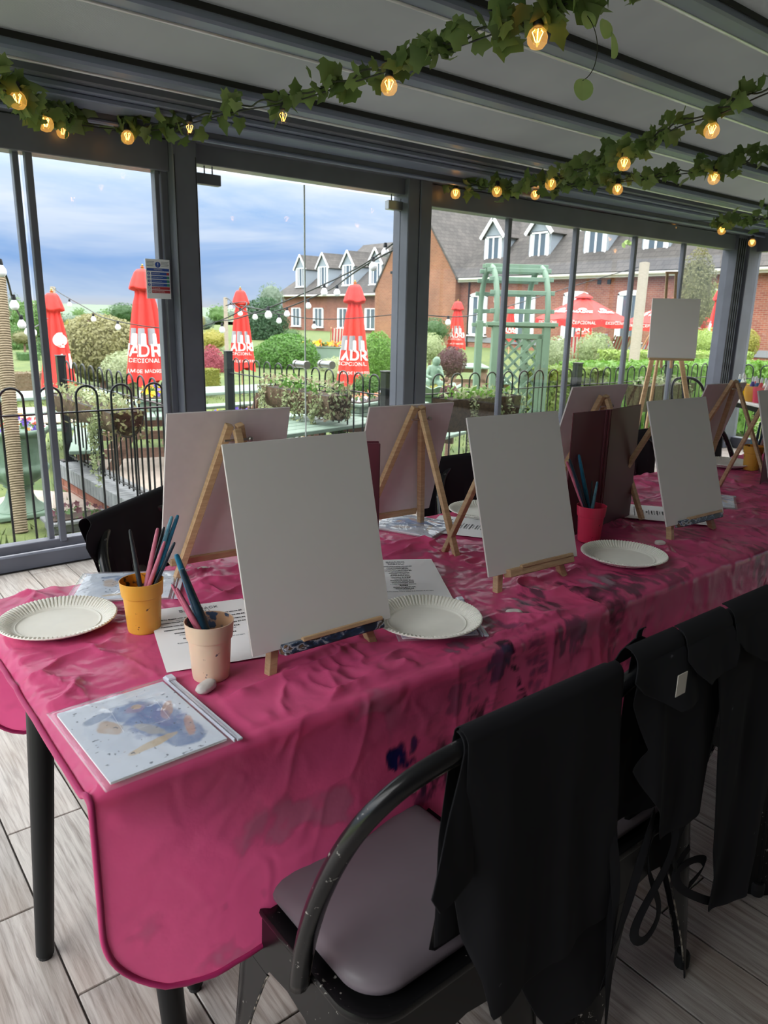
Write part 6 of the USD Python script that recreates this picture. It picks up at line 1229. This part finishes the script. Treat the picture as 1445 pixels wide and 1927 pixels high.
# ---------------------------------------------------------------- festoon lights
pbr('bulb_white', 'eef0f4', 0.25)
def festoon(label, paths, spots):
    t = thing('festoon_lights', label, 'festoon lights')
    for p in paths: obj('cable', tube(smooth_path([at(*q) for q in p], 60), 0.007, 6), 'cable_black', t, smooth=True)
    for (u, v, dep, r) in spots:
        c = at(u, v, dep)
        b = obj('bulb', lathe([(r * 0.4, r * 1.3), (r * 0.5, r * 1.0), (r * 0.85, r * 0.5), (r, 0), (r * 0.9, -r * 0.5), (r * 0.5, -r * 0.9), (0, -r)], 16).apply_translation(c), 'bulb_white', t, smooth=True)
        obj('socket', lathe([(0, r * 2.3), (r * 0.35, r * 2.25), (r * 0.5, r * 1.3), (r * 0.45, r * 1.1), (0, r * 1.1)], 12).apply_translation(c), 'rail_black', t, smooth=40)
festoon('festoon of white bulbs crossing in front of the rope-wrapped pole', [[(-20, 450, 4.9), (2, 495, 5.0), (22, 557, 5.4), (39, 597, 6.0), (52, 613, 6.6), (66, 615, 7.4), (90, 600, 9.5)]], ((2, 511, 5.0, 0.036), (27, 575, 5.4, 0.034), (41, 611, 6.0, 0.034), (53, 625, 6.6, 0.033), (63, 626, 7.3, 0.033)))
festoon('festoon of white bulbs sagging from the timber pole to the tallest parasol', [[(99, 541, 13.4), (131, 562, 12), (176, 588, 10.5), (223, 605, 9.5), (310, 618, 9.2), (370, 616, 9), (418, 602, 8.8), (425, 575, 10)]], ((99, 557, 13.3, 0.036), (131, 573, 12, 0.036), (176, 601, 10.5, 0.036), (222, 616, 9.5, 0.036), (418, 621, 8.8, 0.036)))
festoon('two festoon runs of white bulbs swooping from the middle post over the far wing', [[(752, 448, 5.6), (724, 470, 5.9), (610, 535, 7.3), (504, 580, 8), (418, 603, 8.8)], [(752, 465, 5.6), (700, 492, 6.0), (634, 537, 7.2), (580, 563, 8.2), (540, 579, 8.4), (480, 590, 9), (434, 566, 10.5), (425, 562, 11.3)], [(504, 590, 8.6), (525, 591, 9), (591, 600, 9.6), (700, 596, 10), (760, 590, 10)], [(452, 575, 9.8), (505, 585, 8.6)]],
    ((725, 476, 5.9, 0.034), (702, 502, 6.0, 0.034), (610, 550, 7.3, 0.035), (634, 551, 7.2, 0.033), (580, 576, 8.2, 0.034), (540, 591, 8.4, 0.034), (505, 593, 8.0, 0.04), (480, 597, 9, 0.033), (452, 590, 9.6, 0.033), (434, 579, 10.4, 0.03), (591, 615, 9.6, 0.033), (525, 604, 9, 0.033)))
festoon('festoon cable with one white bulb before the small closed parasol', [[(795, 592, 9), (842, 596, 9.2), (905, 590, 10), (1010, 560, 12), (1080, 538, 13), (1210, 500, 12)]], ((843, 607, 9.2, 0.036), (1077, 545, 13, 0.04)))

# ---------------------------------------------------------------- arch, fountain, deckchairs
c = gp(955, 740, 9.4); ya_ = math.atan2(RGT[1], RGT[0]) + 0.12 - PI / 2
t = thing('garden_arch', 'sage green timber garden arch with lattice sides beside the purple bush', 'garden arch', c, ya_)
W, D, Hs, Rr_ = 0.80, 0.31, 1.60, 0.0
for sx in (-1, 1):
    for sy in (-1, 1): obj('post', box(0.085, 0.085, Hs + 0.05, (sx * W / 2, sy * D, (Hs + 0.05) / 2), 0.006), 'sage_paint', t)
    obj('side_rail', [box(0.05, 2 * D + 0.2, 0.045, (sx * W / 2, 0, Hs), 0.004), box(0.04, 2 * D, 0.04, (sx * W / 2, 0, 0.45), 0.004)], 'sage_paint', t)
for sy in (-1, 1):
    a = np.linspace(0, PI, 21); hgt = 0.68
    path = [(W / 2 * math.cos(b) * 1.02, sy * D, Hs + hgt * math.sin(b) ** 0.8) for b in a]
    obj('bow', tube(path, 0.035, 8, ry=0.045), 'sage_paint', t, smooth=True)
for b in np.linspace(0.15, PI - 0.15, 10): obj('slat', box(0.03, 2 * D + 0.16, 0.05, (W / 2 * math.cos(b) * 1.02, 0, Hs + 0.68 * math.sin(b) ** 0.8 + 0.02), 0.004), 'sage_paint', t)
obj('cross_rail', box(0.05, 2 * D + 0.25, 0.045, (W / 2 + 0.03, 0, Hs + 0.02), 0.004), 'sage_paint', t)
# lattice panel on the side that faces the terrace
xs_ = W / 2
obj('panel_frame', [box(0.04, 0.06, 1.2, (xs_, s * (D - 0.08), 0.9), 0.004) for s in (-1, 1)] + [box(0.04, 2 * D, 0.06, (xs_, 0, z), 0.004) for z in (0.3, 1.48)], 'sage_paint', t)
for k in range(-4, 9):
    for s in (-1, 1):
        h2 = D - 0.1; z0 = 0.34 + k * 0.14; pa, pb = (-h2, z0), (h2, z0 + 2 * h2)
        if s < 0: pa, pb = (-h2, z0 + 2 * h2), (h2, z0)
        l = sg.LineString([pa, pb]).intersection(sg.box(-h2, 0.33, h2, 1.46))
        if l.length > 0.05: (xa, za), (xb_, zb_) = list(l.coords)[0], list(l.coords)[-1]; obj('lattice_slat', bar((xs_ + s * 0.008, xa, za), (xs_ + s * 0.008, xb_, zb_), 0.03, 0.012, up=(1, 0, 0)), 'sage_paint', t)
# fountain with a small figure
c = gp(815, 740, 10.6); t = thing('garden_fountain', 'pale green tiered fountain bowl topped by a small seated stone figure', 'fountain', c)
def sc(R, Z, a): k = np.clip((R - 0.3) / 0.05, 0, 1) * np.clip((Z - 0.62) / 0.05, 0, 1); return R * (1 + 0.06 * k * np.cos(a * 12)), Z + 0.02 * k * np.cos(a * 12)
obj('pedestal', lathe([(0, 0), (0.26, 0), (0.26, 0.08), (0.2, 0.12), (0.12, 0.25), (0.11, 0.45), (0.16, 0.56), (0.2, 0.58), (0, 0.58)], 32), 'stone_green', t, smooth=40)
obj('bowl', lathe([(0.0, 0.56), (0.15, 0.57), (0.28, 0.62), (0.36, 0.70), (0.40, 0.74), (0.38, 0.75), (0.33, 0.72), (0.2, 0.66), (0, 0.65)], 96, sc), 'sage_pale', t, smooth=40)
obj('leafage', leaves((0, 0, 0.72), (0.33, 0.33, 0.05), 220, 0.03, 5), 'foliage_gold', t, kind='stuff')
import manifold3d as mf
def blend(chains, L=0.02, it=10):
    M_ = None
    for a, ra, b, rb in chains:
        h = mf.Manifold.batch_hull([mf.Manifold.sphere(ra, 16).translate(tuple(a)), mf.Manifold.sphere(rb, 16).translate(tuple(b))]); M_ = h if M_ is None else M_ + h
    M_ = M_.refine_to_length(L); me = M_.to_mesh(); tm = T(me.vert_properties[:, :3], me.tri_verts); tm.merge_vertices(); trimesh.smoothing.filter_taubin(tm, iterations=it); return tm
Z0 = 0.70
ch = [((0, 0, Z0), 0.11, (0, 0, Z0 + 0.10), 0.09), ((0, 0, Z0 + 0.10), 0.085, (0.01, -0.02, Z0 + 0.28), 0.07), ((-0.06, -0.02, Z0 + 0.29), 0.035, (0.08, -0.02, Z0 + 0.29), 0.035), ((0.01, -0.02, Z0 + 0.3), 0.03, (0.03, -0.05, Z0 + 0.38), 0.058),
      ((0.03, -0.05, Z0 + 0.38), 0.056, (0.035, -0.06, Z0 + 0.40), 0.05), ((-0.065, -0.02, Z0 + 0.28), 0.032, (-0.11, -0.08, Z0 + 0.18), 0.026), ((-0.11, -0.08, Z0 + 0.18), 0.025, (-0.04, -0.13, Z0 + 0.16), 0.02), ((0.085, -0.02, Z0 + 0.28), 0.032, (0.12, -0.08, Z0 + 0.19), 0.026), ((0.12, -0.08, Z0 + 0.19), 0.025, (0.06, -0.12, Z0 + 0.27), 0.02),
      ((-0.05, 0, Z0 + 0.06), 0.055, (-0.09, -0.15, Z0 + 0.10), 0.045), ((-0.09, -0.15, Z0 + 0.10), 0.042, (-0.07, -0.16, Z0 - 0.02), 0.03), ((0.05, 0, Z0 + 0.06), 0.055, (0.10, -0.14, Z0 + 0.08), 0.045), ((0.10, -0.14, Z0 + 0.08), 0.042, (0.09, -0.17, Z0 - 0.02), 0.03), ((-0.07, -0.16, Z0 - 0.02), 0.03, (-0.08, -0.21, Z0 - 0.03), 0.022), ((0.09, -0.17, Z0 - 0.02), 0.03, (0.10, -0.22, Z0 - 0.03), 0.022)]
obj('figure', blend(ch), 'stone_green', t, smooth=True, m=M4((0, 0, 0), rz=math.atan2(-c[1], -c[0]) + PI / 2))
pbr('deck_red', 'd8485c', 0.8); pbr('deck_white', 'e8dfe0', 0.8); pbr('deck_wood', 'b98a62', 0.6)
def deckchair(u, v, depth, rz, label):
    p = gp(u, v, depth); t = thing('deckchair', label, 'deckchair', p, rz)
    for s in (-1, 1):
        obj('frame', [bar((s * 0.3, 0.45, 1.0), (s * 0.3, -0.45, 0.05), 0.03, 0.05, bev=0.003), bar((s * 0.27, 0.4, 0.05), (s * 0.27, -0.45, 0.5), 0.03, 0.05, bev=0.003)], 'deck_wood', t)
    y = smooth_path([(0, 0.43, 0.98), (0, 0.1, 0.5), (0, -0.2, 0.3), (0, -0.44, 0.46)], 14)
    for k in range(10):
        P = np.array([[q + [-0.26 + 0.052 * k, 0, 0], q + [-0.26 + 0.052 * (k + 1), 0, 0]] for q in y]); obj('stripe', slab(P, 0.004), 'deck_red' if k % 2 else 'deck_white', t)
    return t
deckchair(1160, 668, 24, 2.6, 'red and white striped deckchair nearest the weathered pole'); deckchair(1082, 672, 23, 2.2, 'red striped deckchair behind the third window mullion'); deckchair(1222, 665, 25, 2.6, 'striped deckchair peeping past the stretched canvas'); deckchair(1376, 668, 22, 2.4, 'striped deckchair against the corner post'); deckchair(637, 700, 27, 2.6, 'striped deckchair between the dome bush and the far wing flowers')
t = thing('storage_bench', 'pale grey garden bench box before the hotel wall', 'bench', gp(1142, 655, 27), 0.2); obj('seat_box', box(0.9, 0.5, 0.5, (0, 0, 0.25), 0.02), 'coping_grey', t); obj('back_rest', box(0.9, 0.08, 0.5, (0, 0.24, 0.72), 0.02), 'coping_grey', t)

# ---------------------------------------------------------------- the brick hotel
def tile_tex(name, c1, c2, mo, bw_, rh, bumpd, ax, var=None):
    """brick or tile courses too far off to tell apart, laid in the plane (y, z)"""
    mat(name, {'ge': ('geometry', {}), 's': ('separate_xyz', {}), 'c': ('combine_xyz', {}), 'b': ('brick_texture', {'color1': lin(c1), 'color2': lin(c2), 'mortar': lin(mo), 'scale': 1.0, 'mortar_size': 0.008, 'brick_width': bw_, 'row_height': rh}),
        'n': ('noise_texture', {'scale': 0.8, 'detail': 5.0}), 'r': ('rgb_ramp', {'ramp': [(0.3, (0.78, 0.78, 0.78)), (0.7, (1.15, 1.12, 1.1))]}), 'm': ('mix', {'mix_type': 'multiply', 'fac': 1.0}), 'bu': ('bump', {'strength': 0.4, 'distance': bumpd}), 'p': ('principled_bsdf', {'roughness': 0.85})},
        [('ge.position', 's.vector'), ('s.' + ax, 'c.x'), ('s.z', 'c.y'), ('c.vector', 'b.vector'), ('ge.position', 'n.vector'), ('n.fac', 'r.fac'), ('b.color', 'm.color1'), ('r.color', 'm.color2'), ('m.color', 'p.base_color'), ('b.fac', 'bu.height'), ('bu.normal', 'p.normal')])
tile_tex('brick_far', '80463a', '935a48', '8f7a6c', 0.225, 0.075, 0.01, 'y'); tile_tex('brick_gable', '84543f', '916048', '8f785f', 0.225, 0.075, 0.01, 'y'); tile_tex('brick_side', 'b0604a', 'c47a60', 'c0a090', 0.225, 0.075, 0.01, 'x')
tile_tex('roof_tile', '484645', '565351', '363433', 0.3, 0.19, 0.03, 'y'); tile_tex('roof_side', '484645', '565351', '363433', 0.3, 0.19, 0.03, 'x')
pbr('upvc', 'e6eaee', 0.4); pbr('far_glass', '4a5660', 0.08, specular_ior_level=0.9); pbr('curtain', 'c9cfd6', 0.8); pbr('gutter_white', 'd5d3cc', 0.5); pbr('lead', '8d97a2', 0.6); pbr('plinth_grey', '7d8086', 0.8)
def window(t, x, y0, y1, z0, z1, panes=2, arch=False, name='window', dark=True):
    """white casement in a wall facing -x"""
    f = 0.075; w = obj(name, [box2((x - 0.06, y0, z0), (x + 0.02, y0 + f, z1)), box2((x - 0.06, y1 - f, z0), (x + 0.02, y1, z1)), box2((x - 0.06, y0, z1 - f), (x + 0.02, y1, z1)), box2((x - 0.06, y0, z0), (x + 0.02, y1, z0 + f))]
            + [box2((x - 0.055, y0 + (y1 - y0) * k / panes - f * 0.6, z0), (x + 0.02, y0 + (y1 - y0) * k / panes + f * 0.6, z1)) for k in range(1, panes)] + ([ext(sg.Point(0, 0).buffer(1, quad_segs=12).intersection(sg.box(-1, 0, 1, 1)), 0.08).apply_transform(np.array([[0, 0, 1, x - 0.06], [-(y1 - y0) / 2, 0, 0, (y0 + y1) / 2], [0, 0.14, 0, z1 - 0.005], [0, 0, 0, 1.0]]))] if arch else []), 'upvc', t)
    obj('pane', box2((x - 0.02, y0 + f * 0.5, z0 + f * 0.5), (x - 0.01, y1 - f * 0.5, z1 - f * 0.5)), 'far_glass', w)
    obj('curtain', [box2((x - 0.03, y0 + f, z0 + f), (x - 0.021, y0 + f + (y1 - y0) * 0.14, z1 - f)), box2((x - 0.03, y1 - f - (y1 - y0) * 0.14, z0 + f), (x - 0.021, y1 - f, z1 - f))], 'curtain', w)
    obj('sill', box2((x - 0.14, y0 - 0.06, z0 - 0.06), (x + 0.02, y1 + 0.06, z0)), 'upvc', w)
def roof_x(x0, slope, ze, z): return x0 + (z - ze) / slope
def dormer(t, x0, slope, ze, yc_, w, zb, zw, za):
    xf = roof_x(x0, slope, ze, zb) - 0.12; xb = roof_x(x0, slope, ze, za) + 0.3; h = w / 2
    d = obj('dormer', [box2((xf, yc_ - h, zb - 0.3), (xb, yc_ - h + 0.08, zw)), box2((xf, yc_ + h - 0.08, zb - 0.3), (xb, yc_ + h, zw))], 'lead', t)
    ov = 0.16
    for s in (-1, 1):
        P = np.array([[(xf - 0.15, yc_ + s * (h + ov), zw - 0.12), (xb, yc_ + s * (h + ov), zw - 0.12)], [(xf - 0.15, yc_, za), (xb, yc_, za)]], float); obj('dormer_roof', slab(P if s > 0 else P[:, ::-1], 0.06), 'roof_side', t)
        obj('barge_board', bar((xf - 0.16, yc_ + s * (h + ov), zw - 0.14), (xf - 0.16, yc_, za - 0.02), 0.05, 0.17, bev=0.004), 'upvc', d)
    g = T([(xf, yc_ - h, zw), (xf, yc_ + h, zw), (xf, yc_, za - 0.1), (xf + 0.05, yc_ - h, zw), (xf + 0.05, yc_ + h, zw), (xf + 0.05, yc_, za - 0.1)], [(0, 2, 1), (3, 4, 5), (0, 1, 4), (0, 4, 3), (1, 2, 5), (1, 5, 4), (2, 0, 3), (2, 3, 5)])
    obj('gable_lead', g, 'lead', d); return xf
# long wing facing the terrace
ht = thing('brick_hotel', 'long red-brick hotel wing with slate-grey dormer roof behind the arch and parasols', 'building', (0, 0, 0))
X0, ZE = 28.0, 3.42
obj('wall', box2((X0, -6.0, -0.4), (X0 + 8, 28.95, ZE)), 'brick_far', ht)
obj('plinth', box2((X0 - 0.05, -6.0, 0.25), (X0, 28.95, 0.5)), 'plinth_grey', ht)
SL = 1.05
P = np.array([[(X0 - 0.35, y, ZE - 0.1), (X0 + 5.2, y, ZE + SL * 5.2)] for y in (-6.0, 10.0, 28.95)], float); rf = obj('roof', slab(P, 0.15), 'roof_tile', ht)
obj('gutter', [tube([(X0 - 0.38, -6, ZE - 0.08), (X0 - 0.38, 28.8, ZE - 0.08)], 0.07, 8), box2((X0 - 0.3, -6, ZE - 0.22), (X0 - 0.02, 28.9, ZE - 0.12))], 'gutter_white', ht)
obj('downpipe', [cyl((X0 - 0.06, 28.3, 0), (X0 - 0.06, 28.3, ZE - 0.1), 0.04)], 'rail_black', ht)
for yc_ in (27.25, 24.3, 21.15, 18.2, 15.0): 
    xf = dormer(ht, X0, SL, ZE, yc_, 1.3, 4.05, 5.42, 6.25); window(ht, xf, yc_ - 0.56, yc_ + 0.56, 4.15, 5.38, 2)
for a, b in ((27.0, 28.2), (23.9, 25.1), (20.95, 22.25), (18.1, 19.4), (14.6, 15.9)): window(ht, X0 - 0.02, a, b, 0.6, 2.55, 2, True)
obj('air_vent', [box2((X0 - 0.03, y, 2.95), (X0, y + 0.18, 3.13)) for y in (20.35, 19.85)], 'rail_black', ht)
obj('wall_lamp', [box2((X0 - 0.12, 26.3, 2.2), (X0, 26.5, 2.45), 0.02)], 'gutter_white', ht)
# gabled cross wing
gw = thing('gabled_wing', 'orange brick gable standing between the two hotel roofs', 'building', (0, 0, 0))
XG = 27.6; y0g, y1g, yp, zp = 28.95, 35.7, 32.35, 7.6
gp_ = np.array([(y0g, -0.4), (y1g, -0.4), (y1g, 3.0), (yp, zp), (y0g, 3.4)])
m = ext(sg.Polygon(gp_), 9.0); m.apply_transform(np.array([[0, 0, 1, XG], [1, 0, 0, 0], [0, 1, 0, 0], [0, 0, 0, 1.0]])); obj('wall', m, 'brick_gable', gw)
for (ya2, za2) in ((y0g, 3.4), (y1g, 3.0)):
    dy, dz = (yp - ya2), zp - za2; P = np.array([[(XG - 0.05, ya2 - dy * 0.05, za2 - dz * 0.05 + 0.08), (XG + 9, ya2 - dy * 0.05, za2 - dz * 0.05 + 0.08)], [(XG - 0.05, yp, zp + 0.08), (XG + 9, yp, zp + 0.08)]], float); obj('roof', slab(P, 0.1), 'roof_side', gw)
window(gw, XG - 0.02, 31.2, 31.95, 0.9, 2.5, 1, True); window(gw, XG - 0.02, 31.3, 31.9, 4.6, 5.9, 1)
obj('wall_lamp', [box2((XG - 0.2, 33.9, 3.75), (XG, 34.1, 3.9), 0.02)], 'rail_black', gw)
# far wing
fw_ = thing('far_wing', 'far red-brick wing with four tall white dormers beyond the glass door', 'building', (0, 0, 0))
X1, ZF = 40.0, 3.28
obj('wall', box2((X1, 44.0, -1.0), (X1 + 9, 66.9, ZF)), 'brick_far', fw_)
P = np.array([[(X1 - 0.5, 67.3, ZF - 0.1), (X1 + 4.6, 65.0, 7.0)], [(X1 - 0.5, 60.3, ZF - 0.1), (X1 + 4.6, 60.6, 7.0)]], float); obj('roof', slab(P[::-1], 0.15), 'roof_tile', fw_)
P = np.array([[(X1 - 0.5, 44, ZF - 0.1), (X1 + 5.2, 44, 7.9)], [(X1 - 0.5, 60.3, ZF - 0.1), (X1 + 5.2, 60.3, 7.9)]], float); obj('roof', slab(P, 0.15), 'roof_tile', fw_)
obj('hip', T([(X1 - 0.5, 67.3, ZF - 0.1), (X1 + 9.5, 67.3, ZF - 0.1), (X1 + 4.6, 65.0, 7.0)], [(0, 1, 2), (0, 2, 1)]), 'roof_side', fw_)
obj('gutter', [tube([(X1 - 0.55, 44, ZF - 0.08), (X1 - 0.55, 67.2, ZF - 0.08)], 0.09, 8)], 'gutter_white', fw_)
SF = (7.9 - ZF + 0.1) / 5.7
for yc_ in (63.9, 60.05, 56.1, 52.1):
    xf = dormer(fw_, X1 - 0.5, SF, ZF - 0.1, yc_, 1.9, 3.95, 5.75, 7.0); window(fw_, xf, yc_ - 0.82, yc_ + 0.82, 4.05, 5.8, 3)
for a, b in ((63.4, 65.1), (59.5, 61.2), (55.5, 57.2), (51.4, 53.1)): window(fw_, X1 - 0.02, a, b, 0.35, 2.1, 2)
# pub building further back to the right
